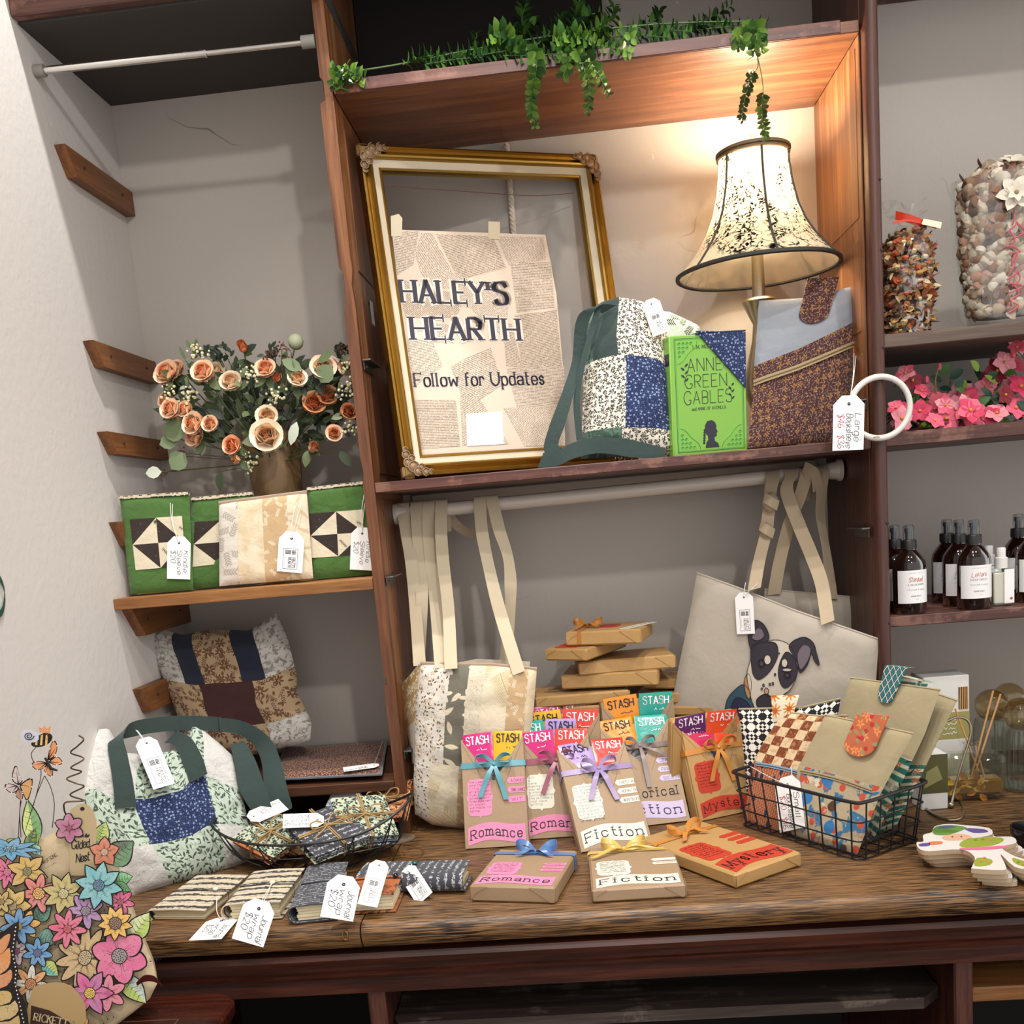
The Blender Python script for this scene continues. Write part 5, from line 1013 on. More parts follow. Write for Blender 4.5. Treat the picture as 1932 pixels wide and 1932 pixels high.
# ---------------------------------------------------------------- lower alcove
GW = cloth('grey_white_sprig', '#bdb8b0', (('blot', 95, '#807b76', (('th', .55), ('w', .02)), 2.), ('words', 60, '#8a8580', (('t', .06), ('wob', 1.2)), 1.))); TOILE = cloth('brown_toile', '#a58c6c', (('flower', 34, '#5e3a24', (('r', .42), ('n', 7), ('gate', .3)), 1.), ('sprig', 40, '#4f3020', (('l', .5), ('w', .05), ('d', .1)), 5.), ('leaf', 70, '#6a4529', (('w', .2), ('gate', .4)), 8.))); MAR = cloth('maroon_cotton', '#3a1715', (), .9); INDIGO = cloth('indigo_cotton', '#131a2c', (), .9)
pl = lean_plane(-.20, .16, .02, -.60, -.3)
b, r_, t, l = px_edges(pl, [(352, 1415), (420, 1422), (473, 1424), (560, 1405), (585, 1396)], [(585, 1396), (588, 1362), (560, 1305), (560, 1275), (543, 1205), (521, 1157)], [(279, 1192), (300, 1187), (322, 1192), (345, 1198), (380, 1190), (425, 1188), (470, 1190), (521, 1157)], [(352, 1415), (338, 1360), (312, 1290), (286, 1228), (279, 1192)])
bag2 = thing('quilted_bag', 'brown, maroon and grey patchwork bag on the low dark shelf', 'bag', pl.f(-.28, 0, 0)); fn = coons(b, r_, t, l)
def bm2(u, v):
    if v > .58: return GW if u < .19 else INDIGO if u < .35 else TOILE if u < .62 else INDIGO if u < .80 else GW
    if v > .22: return TOILE if u < .30 else MAR if u < .70 else TOILE
    return TOILE if u < .7 else GW
mb = MB(); pillow(mb, fn, pl.n, .035, 40, 40, bm2, wob=.008, seed=9, backt=.01); mb.build('body', bag2)
def slab(px, z, t, mat, name, label, cat, seed=0, edge=None, rise=(0, 0, 0, 0)):
    P = [onZ(u, v, z+d) for (u, v), d in zip(px, rise)]; n = (P[1]-P[0]).cross(P[3]-P[0]).normalized(); fn = quad(*P); root = thing(name, label, cat, (P[0]+P[2])/2-V((0, 0, t)))
    mb = MB(); pillow(mb, fn, n, t, 26, 18, mat, edge, wob=.002, seed=seed, p=10); mb.build('body', root); mb = MB(); mb.tube([fn(i/24, 0) for i in range(25)]+[fn(1, i/16) for i in range(1, 17)]+[fn(1-i/24, 1) for i in range(1, 25)]+[fn(0, 1-i/16) for i in range(1, 16)], .003, edge or mat, 6, closed=True); mb.build('piping', root)
    return root, fn, n
PIPG = cloth('grey_piping', '#6a6c74', (), .8)
s1, f1, n1 = slab([(513, 1471), (719, 1461), (729, 1399), (538, 1412)], -.588, .006, PAIS2, 'book_sleeve', 'flat brown leaf print sleeve with a tag, lying on the low dark shelf', 'sleeve', 4, PIPG)
A, B = onZ(712, 1436, -.578), onZ(652, 1444, -.578); g = Fr(A, B-A, onZ(712, 1426, -.578)-A); add_tag(s1, Fr(g(0, -.016), g.ex, -g.ey if (g.ex.cross(g.ey)).z < 0 else g.ey), (B-A).length*1.1, .038, 'hand', ['Booksleeve', '$36'], [f1(.97, .93)+n1*.006])
slab([(560, 1404), (735, 1396), (720, 1370), (575, 1380)], -.600, .006, PAIS2, 'book_sleeve', 'second brown sleeve half hidden behind the flat one with a tag', 'sleeve', 5, PIPG)
# ================================================================ counter, left side
QWHITE = cloth('white_quilted_cotton', '#e2dfda', (), .9, .8, 60); PG2 = cloth('pale_green_leaf_cotton', '#bac8b7', (('leaf', 78, '#3f5044', (('w', .15), ('l', .44)), 2.), ('leaf', 92, '#46574a', (('w', .13), ('l', .44), ('gate', .3)), 7.3), ('sprig', 40, '#4a5b4e', (('l', .5), ('pe', .3), ('d', .1), ('w', .02), ('ll', .1)), 4.)), .9, .5, 40)
bl3, br3 = onZ(245, 1690, ZC), onZ(481, 1622, ZC); yw = math.atan2(br3.y-bl3.y, br3.x-bl3.x); pl = lean_plane(bl3.y, .45, yw, ZC, bl3.x)
b, r_, t, l = px_edges(pl, [(245, 1691), (300, 1676), (380, 1655), (440, 1637), (482, 1619)], [(482, 1619), (478, 1590), (466, 1540), (452, 1480), (447, 1434)], [(186, 1376), (205, 1374), (232, 1420), (290, 1425), (345, 1410), (360, 1368), (385, 1380), (447, 1434)], [(245, 1691), (205, 1630), (168, 1560), (152, 1510), (160, 1450), (186, 1376)])
bag3 = thing('quilted_bag', 'white and pale green patchwork bag with a navy square on the counter', 'bag', (bl3+br3)/2); fn = coons(b, r_, t, l)
def bm3(u, v):
    a, c = u, v
    col_ = 0 if a < .29 else 1 if a < .73 else 2; row = 0 if c < .29 else 1 if c < .63 else 2
    return (QWHITE, PG2, QWHITE, PG2, NAVY, PG2, QWHITE, PG2, QWHITE)[row*3+col_]
mb = MB(); pillow(mb, fn, pl.n, .04, 48, 48, bm3, wob=.009, seed=12, backt=.02, wf=18); mb.build('body', bag3)
mb = MB(); q = lambda u, v, d: pl(u, v)+pl.n*d
mb.ribbon([q(228, 1535, .045), q(222, 1490, .05), q(214, 1440, .048), q(212, 1405, .04), q(245, 1385, .03), q(300, 1374, .025), q(360, 1370, .02), q(415, 1370, .01)], [V((1, .2, 0)), V((1, .2, 0)), V((1, .1, 0)), V((1, 0, .4)), V((.2, 0, 1)), V((0, 0, 1)), V((0, 0, 1)), V((.1, 0, 1))], [.038, .036, .034, .032, .03, .03, .03, .03], DKG, 6)
mb.ribbon([q(362, 1482, .05), q(352, 1450, .05), q(336, 1412, .04), q(318, 1396, .02)], [V((1, .2, .4)), V((1, .2, .3)), V((1, 0, .3)), V((.8, 0, .6))], .038, DKG, 6)
mb.ribbon([q(410, 1372, .015), q(450, 1376, .01), q(488, 1400, .012), q(505, 1440, .02), q(512, 1500, .03), q(520, 1540, .03), q(500, 1555, .035)], [V((0, 0, 1)), V((.2, 0, 1)), V((.8, 0, .6)), V((1, 0, 0)), V((1, .2, 0)), V((1, 0, .3)), V((.3, 0, 1))], [.028, .03, .036, .04, .046, .05, .03], DKG, 6)
mb.ribbon([q(440, 1410, .03), q(450, 1450, .045), q(462, 1500, .05), q(480, 1540, .05), q(488, 1552, .05)], [V((1, 0, .2)), V((1, .2, 0)), V((1, .3, 0)), V((1, 0, .2)), V((1, 0, 0))], [.03, .042, .05, .04, .02], DKG, 6)
mb.ribbon([q(488, 1548, .05), q(480, 1570, .055), q(468, 1592, .06)], [V((1, 0, .3)), V((1, 0, .3)), V((1, 0, .4))], [.02, .04, .05], DKG, 5)
mb.ball(q(490, 1550, .045), .016, DKG, 10, (1.2, 1, 1)); mb.build('strap', bag3)
A, B = q(258, 1410, .058), q(292, 1503, .07); g = Fr(A, B-A, pl(268, 1410)-pl(258, 1410)); add_tag(bag3, Fr(g(0, -.019), g.ex, g.ey), (B-A).length, .042, 'logo', (), [q(247, 1391, .045), q(250, 1392, .045)])
# ---------------------------------------------------------------- oval wire basket with coaster bundles
IRON = plain('black_iron_wire', '#1c1a18', .45); yb = .05; e0 = onZ(404, 1545, ZC+.102); e1 = onZ(786, 1484, ZC+.125); ef = onZ(572, 1593, ZC+.072); RA = (e1.x-e0.x)/2; bcen = V(((e0.x+e1.x)/2, ef.y+.098, ZC))
def bp(q, h, a, b_): x, y = a*math.cos(q), b_*math.sin(q); return V((bcen.x+x*math.cos(yb)-y*math.sin(yb), bcen.y+x*math.sin(yb)+y*math.cos(yb), ZC+h))
def rimh(q): return .072+.050*max(0, math.cos(q))**3+.030*max(0, -math.cos(q))**3
wb = thing('wire_basket', 'oval black wire basket holding tied coaster bundles on the counter', 'basket', (bcen.x, bcen.y, ZC))
mb = MB(); mb.tube([bp(q, rimh(q), RA, .098) for q in np.linspace(0, 2*PI, 72, endpoint=False)], .0026, IRON, 8, closed=True); mb.build('rim', wb)
mb = MB(); mb.tube([bp(q, .003, .085, .055) for q in np.linspace(0, 2*PI, 48, endpoint=False)], .002, IRON, 6, closed=True); mb.tube([bp(q, .04, RA*.84, .083) for q in np.linspace(0, 2*PI, 64, endpoint=False)], .0013, IRON, 5, closed=True); mb.build('base_ring', wb)
mb = MB()
for k in range(26):
    q = 2*PI*k/26; d = .13 if k % 2 else -.13
    mb.tube([bp(q, .003, .085, .055), bp(q+d*.2, .012, .11, .066), bp(q+d*.6, .036, RA*.82, .081), bp(q+d, rimh(q+d), RA, .098)], .0012, IRON, 5, smooth=5)
for k in range(7): x = -.07+.14*k/6; yy = .055*math.sqrt(max(.02, 1-(x/.085)**2)); mb.tube([V((bcen.x+x, bcen.y-yy, ZC+.003)), V((bcen.x+x, bcen.y+yy, ZC+.003))], .0012, IRON, 5)
mb.build('wire_grid', wb)
GSC = cloth('grey_script_cotton', '#3f4047', (('words', 75, '#b9babf', (('f', 1.1), ('th', .46), ('t', .10), ('wob', 1.3)), 2.),), .9); GFL = cloth('green_cream_floral', '#b9c0a8', (('flower', 60, '#2f4437', (('r', .44),), 1.), ('leaf', 90, '#27352b', (('w', .2),), 4.))); ORF = cloth('rust_floral', '#a8673c', (('flower', 55, '#d9a877', (('r', .4), ('gate', .3)), 3.), ('leaf', 80, '#5d2d18', (('w', .18),), 5.))); BLU = cloth('pale_blue_cotton', '#8e9db8', (), .9)
TW = plain('jute_twine', '#a5875a', .95)
def bundle(px, z, size, yaw, tilt, roll, mats, label, tagtext=None, bow=True):
    c = onZ(px[0], px[1], ZC+z); ex = V((math.cos(yaw)*math.cos(roll), math.sin(yaw)*math.cos(roll), math.sin(roll))); ey = V((-math.sin(yaw)*math.cos(tilt), math.cos(yaw)*math.cos(tilt), math.sin(tilt))); F = Fr(c, ex, ey); s = size/2; n = len(mats); th = .0055
    r_ = thing('coaster_bundle', label, 'coasters', F(0, 0, -n*th), 'coaster bundles in the wire basket')
    for k, m_ in enumerate(mats):
        mb = MB(); G2 = F.sub(random.uniform(-.003, .003), random.uniform(-.003, .003), -k*th, random.uniform(-.06, .06)); fn = quad(G2(-s, -s), G2(s, -s), G2(s, s), G2(-s, s)); pillow(mb, fn, G2.en, th*.52, 12, 12, m_, wob=.0008, seed=k+px[0], p=8); mb.build('coaster', r_)
    mb = MB(); h = .0045; e = s+.0025; b0 = -n*th-.001
    for sw in (0, 1):
        G2 = (lambda a, z_: F(a, 0, z_)) if sw else (lambda a, z_: F(0, a, z_))
        for o in (-.002, .002): mb.tube([p+(F.ey if sw else F.ex)*o for p in (G2(-e, h), G2(e, h), G2(e, b0), G2(-e, b0))], .0016, TW, 5, closed=True)
    if bow:
        for sx_, sy_ in ((1, .35), (-1, .2)): mb.tube([F(0, 0, h+.002), F(.016*sx_, .012*sy_+.008, h+.012), F(.034*sx_, .02*sy_, h+.016), F(.03*sx_, -.012*sy_, h+.008), F(0, 0, h+.003)], .0015, TW, 5, smooth=6)
        for sx_ in (1, -1): mb.tube([F(0, 0, h+.003), F(.02*sx_, -.014, h+.006), F(.042*sx_, -.02, h+.002)], .0015, TW, 5, smooth=5)
    mb.build('twine', r_)
    if tagtext:
        g = F.sub(*tagtext[1]); add_tag(r_, g, .075, .042, 'hand', tagtext[0], [F(0, 0, h)])
bundle((618, 1562), .082, .118, .75, .38, .10, [GSC, GSC, GSC, GFL], 'grey script coaster bundle tied with twine at the basket centre', (['Mug rugs', 'set of 4', '$20'], (.01, .03, .012, 2.6)))
bundle((688, 1540), .085, .11, .5, .55, -.12, [GFL, BLU, GFL, BLU, GSC], 'green floral and blue coaster bundle leaning in the basket', None)
bundle((728, 1508), .075, .10, -.2, .6, .1, [ORF, GFL, ORF, ORF], 'rust floral coaster bundle nearest the left upright', (['$20'], (-.05, .02, .012, 3.0)))
bundle((512, 1572), .066, .105, 1.0, .32, .25, [GFL, ORF, GFL, ORF], 'green and rust coaster bundle at the left end of the basket', (['Coasters', '$20'], (-.01, .035, .012, -.3)))
# ---------------------------------------------------------------- journals
STR = cloth('black_cream_stripe', '#d6c8ad', (('words', 38, '#201d1e', (('f', .12), ('th', -.5), ('t', .15), ('wob', .7)), 3.), ('words', 83, '#4a443e', (('f', .15), ('th', .42), ('t', .05), ('wob', 1.2)), 9.)), .9, .5)
ORJ = cloth('orange_branch_cotton', '#a85a1f', (('words', 46, '#2a1610', (('f', .6), ('th', .44), ('t', .08), ('wob', 2.4)), 3.), ('leaf', 60, '#3a1d12', (('w', .12), ('gate', .5)), 5.)), .9); CREAMP_ = plain('journal_pages', '#d8cba9', .85, .2, 260); PEARL = plain('pearl_button', '#d9d4c8', .2); DKB = plain('dark_button', '#1f1419', .2)
GSV = cloth('grey_vertical_script', '#3c3e45', (('words', 120, '#aeb0b8', (('f', 1.6), ('th', .50), ('t', .14), ('wob', .5)), 2.),), .9)
def journal(label, px, zt, cloth_, t=.022, spine='left', button=PEARL, bpos=.62, band=True, swap=False):
    """px: front-left, front-right, back-left of the top face at height zt"""
    A, B, D_ = [onZ(u, v, ZC+zt) for u, v in px]; F = Fr(A, B-A, D_-A); w0, d0 = (B-A).length, (D_-A).dot(F.ey); r_ = thing('journal', label, 'notebook', F(w0/2, d0/2, -zt), 'cloth wrapped journals along the counter edge')
    mb = MB()
    for k in range(5):
        z1 = -.0022-(t-.0044)*k/5; e = (k % 3)*.0012
        mb.box(F, (.004+e, .003+e, z1-(t-.0044)/5+.0003), (w0-.003-e, d0-.003-e, z1), CREAMP_, .0006)
    mb.build('pages', r_)
    mb = MB(); n = 8; prof = [(w0+.001, -t)]+[(.004, -t)]+[(.004-(t/2+.0005)*math.sin(PI*k/n)*.9, -t/2-t/2*math.cos(PI*k/n)) for k in range(1, n)]+[(.004, 0), (w0*.5, .0014), (w0+.001, -.0005)]
    if spine == 'right': prof = [(w0-x, z) for x, z in prof]
    if spine == 'back': pass
    k = len(prof); L = [0]
    for a, b_ in zip(prof, prof[1:]): L.append(L[-1]+math.hypot(b_[0]-a[0], b_[1]-a[1]))
    o_ = [(x, z) for x, z in prof]; i_ = []
    for j, (x, z) in enumerate(prof):
        a, b_ = prof[max(j-1, 0)], prof[min(j+1, k-1)]; dx, dz = b_[0]-a[0], b_[1]-a[1]; q = math.hypot(dx, dz); s_ = -1 if spine == 'right' else 1; i_.append((x+s_*dz/q*.0016*1, z-s_*dx/q*.0016))
    m = 10; vs = []; uv = []
    for lst in (o_, i_):
        for j in range(m+1):
            y = -.002+(d0+.004)*j/m
            for q, (x, z) in enumerate(lst): vs.append(F(x, y, z+.0006*mnoise.noise(V((x*60, y*60, 1))))); uv.append((y, L[q]) if swap else (L[q], y))
    fs = []; N = (m+1)*k
    for j in range(m):
        for q in range(k-1): a = j*k+q; fs += [[a, a+1, a+k+1, a+k], [N+a, N+a+k, N+a+k+1, N+a+1]]
    for q in range(k-1): fs += [[q, N+q, N+q+1, q+1], [m*k+q, m*k+q+1, N+m*k+q+1, N+m*k+q]]
    for j in range(m): fs += [[j*k, (j+1)*k, N+(j+1)*k, N+j*k], [j*k+k-1, N+j*k+k-1, N+(j+1)*k+k-1, (j+1)*k+k-1]]
    mb.add(vs, fs, cloth_, uv=uv); mb.build('cover', r_)
    if band:
        mb = MB(); y = d0*.5; s0 = -.006 if spine == 'left' else .0; mb.tube([F(s0, y, -t*.5), F(.0, y, .001), F(w0*.5, y, .0028), F(w0+.002, y, 0), F(w0+.002, y, -t), F(w0*.5, y, -t-.001), F(.002, y, -t)], .0011, INK, 5, closed=True); mb.build('elastic_band', r_)
    mb = MB(); mb.ball(F(w0*bpos, d0*.5, .0055), .0055, button, 10, (1, 1, .7), F); mb.build('button', r_)
    return r_, F, w0, d0
def tag_px(parent, hole, far, wpx, z0, z1, kind, lines=(), ends=(), flip=False, extra=None, yz=None):
    """tag lying from the photo point `hole` (height z0) to `far` (height z1); wpx = two points across its far end"""
    A = onZ(*hole, ZC+z0) if yz is None else onY(*hole, yz[0]); B = onZ(*far, ZC+z1) if yz is None else onY(*far, yz[1])
    a, b_ = [(onZ(*p, ZC+z1) if yz is None else onY(*p, yz[1])) for p in wpx]; g = Fr(A, B-A, b_-a); W = abs((b_-a).dot(g.ey))
    return add_tag(parent, Fr(g(0, -W/2), g.ex, g.ey), (B-A).length, W, kind, lines, ends, extra=extra)
JW = ['Journal', 'wrap', '$20']
j, F, w0, d0 = journal('leftmost striped journal, lying slanted with its pages showing', ((281, 1716), (386, 1716), (350, 1652)), .020, STR, spine='left', bpos=.8)
tag_px(j, (424, 1731), (387, 1773), ((358, 1773), (417, 1773)), .004, .004, 'hand', JW, [F(w0*.98, d0*.3, .002)])
j, F, w0, d0 = journal('striped journal in the middle of the row with a pearl button', ((426, 1706), (528, 1700), (410, 1648)), .032, STR, .030, bpos=.62)
tag_px(j, (494, 1698), (467, 1779), ((437, 1772), (497, 1787)), .02, 0, 'hand', JW, [F(w0*.62, d0*.5, .008), F(w0*.64, d0*.48, .006)], yz=(-.815, -.845), extra='1224')
j, F, w0, d0 = journal('grey script journal with a dark button, between striped and orange journals', ((552, 1710), (632, 1702), (512, 1640)), .032, GSV, .030, button=DKB, bpos=.95)
tag_px(j, (652, 1652), (635, 1734), ((604, 1729), (666, 1739)), .04, 0, 'hand', JW, [F(w0*.95, d0*.52, .006)], yz=(-.79, -.825), extra='1224')
j, F, w0, d0 = journal('orange branch print journal behind the price tags', ((655, 1690), (742, 1685), (604, 1640)), .034, ORJ, .032, button=DKB, bpos=.9)
tag_px(j, (718, 1624), (693, 1709), ((674, 1706), (712, 1711)), .06, 0, 'logo', (), [F(w0*.55, d0*.7, .004)], yz=(-.72, -.785))
j, F, w0, d0 = journal('rolled grey script journal furthest right of the journals', ((872, 1646), (886, 1622), (694, 1628)), .036, GSC, .034, button=plain('green_bead', '#0f5a4a', .2), bpos=.6)
tag_px(j, (765, 1638), (802, 1696), ((778, 1693), (826, 1699)), .042, .003, 'logo', (), [F(w0*.5, d0*.52, .006), F(.0, d0*.55, .002)])
mb = MB(); c = onZ(738, 1585, ZC); mb.prism(Fr(c+V((0, 0, .0005)), (1, 0, 0), (0, 1, 0)), [(.05*math.cos(q), .034*math.sin(q)) for q in np.linspace(0, 2*PI, 28, endpoint=False)], 0, .003, plain('weathered_slice', '#6a5a48', .8, .4, 60)); tag(mb.build('wood_slice'), 'weathered round wood slice lying at the foot of the left upright', 'wood slice')
# ================================================================ brown paper wrapped books
KP = kraft('kraft_paper', '#9f8568'); KP2 = kraft('kraft_paper_gold', '#b58e58'); SEAM = plain('kraft_fold', '#7d6446', .7); PRINT = cloth('newsprint_photo', '#a59f98', (('blot', 90, '#2b2a2c', (('th', .5), ('w', .1)), 4.),), .6, .1)
PINK = plain('pink_label', '#df85ac', .6); CRM = plain('cream_label', '#dcd8c8', .6); LAV = plain('lavender_label', '#c3b4d2', .6); REDL = plain('red_label', '#b8351f', .55)
def foil(n, c): return plain('tea_' + n, c, .22, .35, 70)
TEA = dict(magenta=foil('magenta', '#c2186f'), yellow=foil('yellow', '#d8a514'), red=foil('red', '#d63a30'), teal=foil('teal', '#1f9a8c'), lav=foil('lavender', '#a58bc6'), orange=foil('orange', '#e08a1c'), purple=foil('purple', '#5f2464'), coral=foil('coral', '#e0502c'), rose=foil('rose', '#c9265c'))
TXT = dict(yellow=INK, lav=INK, orange=INK)
def satin(n, c): return plain('satin_' + n, c, .33, .1, 200)
RIBB = dict(teal=satin('teal', '#5c97a4'), mauve=satin('mauve', '#9c5a6c'), lav=satin('lavender', '#9a86b0'), taupe=satin('taupe', '#8a7c79'), orange=satin('orange', '#c08038'), blue=satin('blue', '#5279ae'), yellow=satin('yellow', '#cfae5a'), copper=satin('copper', '#b0702e'))
def plaque(x, y, w_, h_):
    r = .18*w_; P = []
    for cx, cy, a0 in ((x+w_-r, y+h_-r, 0), (x+r, y+h_-r, 90), (x+r, y+r, 180), (x+w_-r, y+r, 270)):
        for k in range(5): q = math.radians(a0+k*22.5); P.append((cx+r*math.cos(q), cy+r*math.sin(q)))
        if a0 == 0: P += [(x+w_*.56, y+h_), (x+w_*.5, y+h_*1.04), (x+w_*.44, y+h_)]
        if a0 == 90: P += [(x, y+h_*.60), (x-w_*.07, y+h_*.5), (x, y+h_*.40)]
        if a0 == 180: P += [(x+w_*.44, y), (x+w_*.5, y-h_*.06), (x+w_*.56, y)]
        if a0 == 270: P += [(x+w_, y+h_*.40), (x+w_*1.07, y+h_*.5), (x+w_, y+h_*.60)]
    return P
def bow(mb, F, x, y, z, s, mat, tails=((-.5, -1.6), (.6, -1.8)), wd=None, ang=0.):
    wd = wd or s*.30; G = F.sub(x, y, z, ang)
    for sg in (1, -1):
        mb.ribbon([G(0, 0, .001), G(.45*s*sg, .42*s, .012), G(.95*s*sg, .45*s, .016), G(1.0*s*sg, .1*s, .012), G(.5*s*sg, -.05*s, .008), G(0, 0, .003)], [F.ey, F.ey*.8+F.en*.5, F.en+F.ey*.2, F.en-F.ey*.3, F.ey*.6+F.en*.6, F.ey], wd, mat, 6)
    for tx, ty in tails:
        mb.ribbon([G(0, 0, .003), G(tx*s*.35, ty*s*.3, .010), G(tx*s*.7, ty*s*.65, .006), G(tx*s, ty*s, .004)], [F.ex, F.ex+F.ey*.3*(1 if tx > 0 else -1), F.ex, F.ex], [wd*.5, wd, wd, wd], mat, 5)
    mb.ball(G(0, 0, .005), wd*.42, mat, 8, (1, 1, .8), F)
def kraft_box(mb, F, w_, h_, t, mat, end=True):
    mb.box(F, (0, 0, -t), (w_, h_, 0), mat, .0035)
    if end:      # folded triangular flaps on the bottom and right ends
        G = Fr(F(0, -.0004, 0), F.ex, F.en); G.en = -F.ey
        mb.prism(G, [(w_-t*1.5, -.002), (w_-.002, -.003), (w_-.002, -t+.003), (w_-t*.3, -t+.002)], 0, .0008, mat); mb.prism(G, [(.002, -.003), (t*1.1, -.002), (t*.3, -t*.5), (.002, -t+.003)], 0, .0008, mat)
        G = Fr(F(w_+.0004, 0, 0), F.ey, F.en); G.en = F.ex
        mb.prism(G, [(.003, -.002), (t*1.4, -.002), (t*.5, -t+.003), (.003, -t+.003)], 0, .0008, mat)
def rows(mb, F, x, y, h, lines, mat, fit, gap=1.45):
    for ln in lines:
        text(mb, F, ln, x, y, h, mat, 'thin', .0004, fit=min(fit, text_width(ln, h, 'thin'))); y -= h*gap
def wbook(F, w_, h_, t, label, title=None, col=None, qcol=None, rib=None, teas=(), tags=(), quote=None, paper=None, flat=False, group='brown paper wrapped books', bandy=.74, tails=((-.9, -1.9), (.6, -2.1)), bx=.52, bs=.034, title2=None, name='wrapped_book', pen='type'):
    paper = paper or KP; base = F(w_/2, 0 if not flat else h_/2, -t if flat else -t/2); r_ = thing(name, label, 'wrapped book', base, group)
    mb = MB(); kraft_box(mb, F, w_, h_, t, paper)
    if teas:
        mb.prism(F, [(.001, .001), (w_-.001, .001), (w_-.001, h_*.985), (w_*.52, h_*.60), (w_*.48, h_*.60), (.001, h_*.985)], .0030, .0040, paper); mb.prism(F, [(.001, .001), (w_-.001, .001), (w_-.001, .003), (.001, .003)], 0, .003, paper)
        for sg in (0, 1): mb.prism(F, [((.0005, 0), (.0015, 0), (.0015, h_*.98), (.0005, h_*.98))[k] if not sg else ((w_-.0015, 0), (w_-.0005, 0), (w_-.0005, h_*.98), (w_-.0015, h_*.98))[k] for k in range(4)], 0, .0035, paper)
        for a, b_ in (((.002, h_*.975), (w_*.42, h_*.52)), ((w_-.002, h_*.975), (w_*.62, h_*.50))): mb.tube([F(a[0], a[1]-.006, .0041), F(b_[0], b_[1], .0041)], .0004, SEAM, 4)
    mb.build('paper_wrap', r_); zf = .0042 if teas else .0003
    if teas:
        mb = MB(); mb.poly(F, [(w_*.30, h_*.58), (w_*.72, h_*.58), (w_*.80, h_*.80), (w_*.22, h_*.80)], .0006, PRINT); mb.build('picture_card', r_)
        n = len(teas)
        for i, c in enumerate(teas):
            x0 = w_*(.06+.45*i); tw = w_*.46; g = F.sub(x0, h_*.76+(.004 if i else 0), .0014+.0004*i, (.06, -.05)[i % 2]); hh = .27*h_
            mb = MB(); pillow(mb, quad(g(0, 0), g(tw, 0), g(tw, hh), g(0, hh)), F.en, .0010, 12, 12, TEA[c], wob=.0006, seed=i+x0*99, p=10)
            text(mb, Fr(g(0, 0, .0020), g.ex, g.ey), 'STASH', tw*.5, hh*.62, .016, TXT.get(c, WHITE), 'sans', 0, tw*.76, .5, bold=1.1); scrawl(mb, Fr(g(0, 0, .0020), g.ex, g.ey), tw*.45, hh*.40, tw*.4, .006, TXT.get(c, WHITE), 0); mb.build('tea_bag', r_)
    if rib:
        mb = MB(); y = h_*bandy; rm = RIBB[rib]; rw = .0115
        mb.ribbon([F(-.0012, y, -t), F(-.0012, y, zf-.001), F(.003, y, zf+.001), F(w_*.5, y+.001, zf+.0014), F(w_-.003, y, zf+.001), F(w_+.0012, y, zf-.001), F(w_+.0012, y, -t)], F.ey, rw, rm, 0)
        bow(mb, F, w_*bx, y, zf+.001, bs, rm, tails); mb.build('ribbon', r_)
    if title:
        mb = MB(); y0, hh = h_*.05, h_*(.20 if flat else .155); A = .05*hh/.02*.02; wv = lambda x: hh*(.16*math.sin((x/w_-.1)*6.0)+.25*(x/w_-.5))
        xs = [w_*(.055+.90*k/16) for k in range(17)]; mb.prism(F, [(x, y0+wv(x)) for x in xs]+[(x, y0+hh+wv(x)) for x in xs[::-1]], zf, zf+.0005, col)
        text(mb, F, title, w_*.10, y0+hh*.27, hh*.50, INK if col is not REDL else plain('dark_red_ink', '#3a0f0a', .6), pen, zf+.0008, fit=w_*.80, wave=wv, bold=1.5)
        if title2: text(mb, F, title2, w_*.06, y0+hh*1.35, hh*.5, INK, pen, zf+.0008, fit=w_*.86, bold=1.4)
        mb.build('title_label', r_)
    if quote is not None:
        mb = MB(); x, y, qw, qh = w_*.08, h_*.285, w_*.37, h_*.33; mb.prism(F, plaque(x, y, qw, qh), zf, zf+.0005, qcol or col); G = Fr(F(0, 0, zf+.0004), F.ex, F.ey)
        if quote: rows(mb, G, x+qw*.06, y+qh*.90, qh*.058, quote, INK, qw*.92, 1.5)
        else:
            for k in range(8): scrawl(mb, G, x+qw*.1, y+qh*(.88-.10*k), qw*.8, qh*.06, INK if col is not REDL else plain('dark_red_ink', '#3a0f0a', .6))
        mb.build('quote_label', r_)
    for i, tg in enumerate(tags):
        x, y, tw, th = w_*.70, h_*(.56-.085*i), w_*.28, h_*.055; mb = MB(); mb.prism(F, [(x+th*.4, y), (x+tw, y), (x+tw, y+th), (x+th*.4, y+th), (x, y+th*.5)], zf, zf+.0005, col)
        if tg: text(mb, F, tg, x+th*.7, y+th*.22, th*.5, INK, 'thin', zf+.0008, fit=min(tw*.78, text_width(tg, th*.5, 'thin')))
        mb.build('topic_tag', r_)
    return r_
def stand(px, t, label, y0=None, w0=.135, h0=.21, yaw0=0., lean0=.25, **k):
    F, w_, h_ = rect_fit(px, ZC, w0, h0, .008, lean0, y0, yaw0); return wbook(F, w_, h_, t, label, **k)
Q1 = ['We used to', 'joke that our', 'living', 'arrangement', 'must be some', 'government-', 'funded experiment.', 'on paper,', 'we made no', 'sense.']
Q2 = ['As if summoned', 'by its valentine', 'try, the platinum', 'moon broke', 'suddenly from', 'the clouds above', 'the pond,', 'transforming', 'the waters', 'surface into a', 'gleaming lake', 'of molten fire.']
Q3 = ['But', 'a', 'were', 'making their', 'way all sea', 'glistening', 'running across', 'the sky like a', 'tidal wave', 'igniting']
stand([(875, 1602), (1003, 1597), (981, 1386), (874, 1393)], .026, 'standing wrapped book, pink Romance banner and teal bow', title='Romance', col=PINK, rib='teal', teas=('magenta', 'yellow'), tags=('A DANCE', 'SOME CHANCE', 'WIT'), quote=Q1)
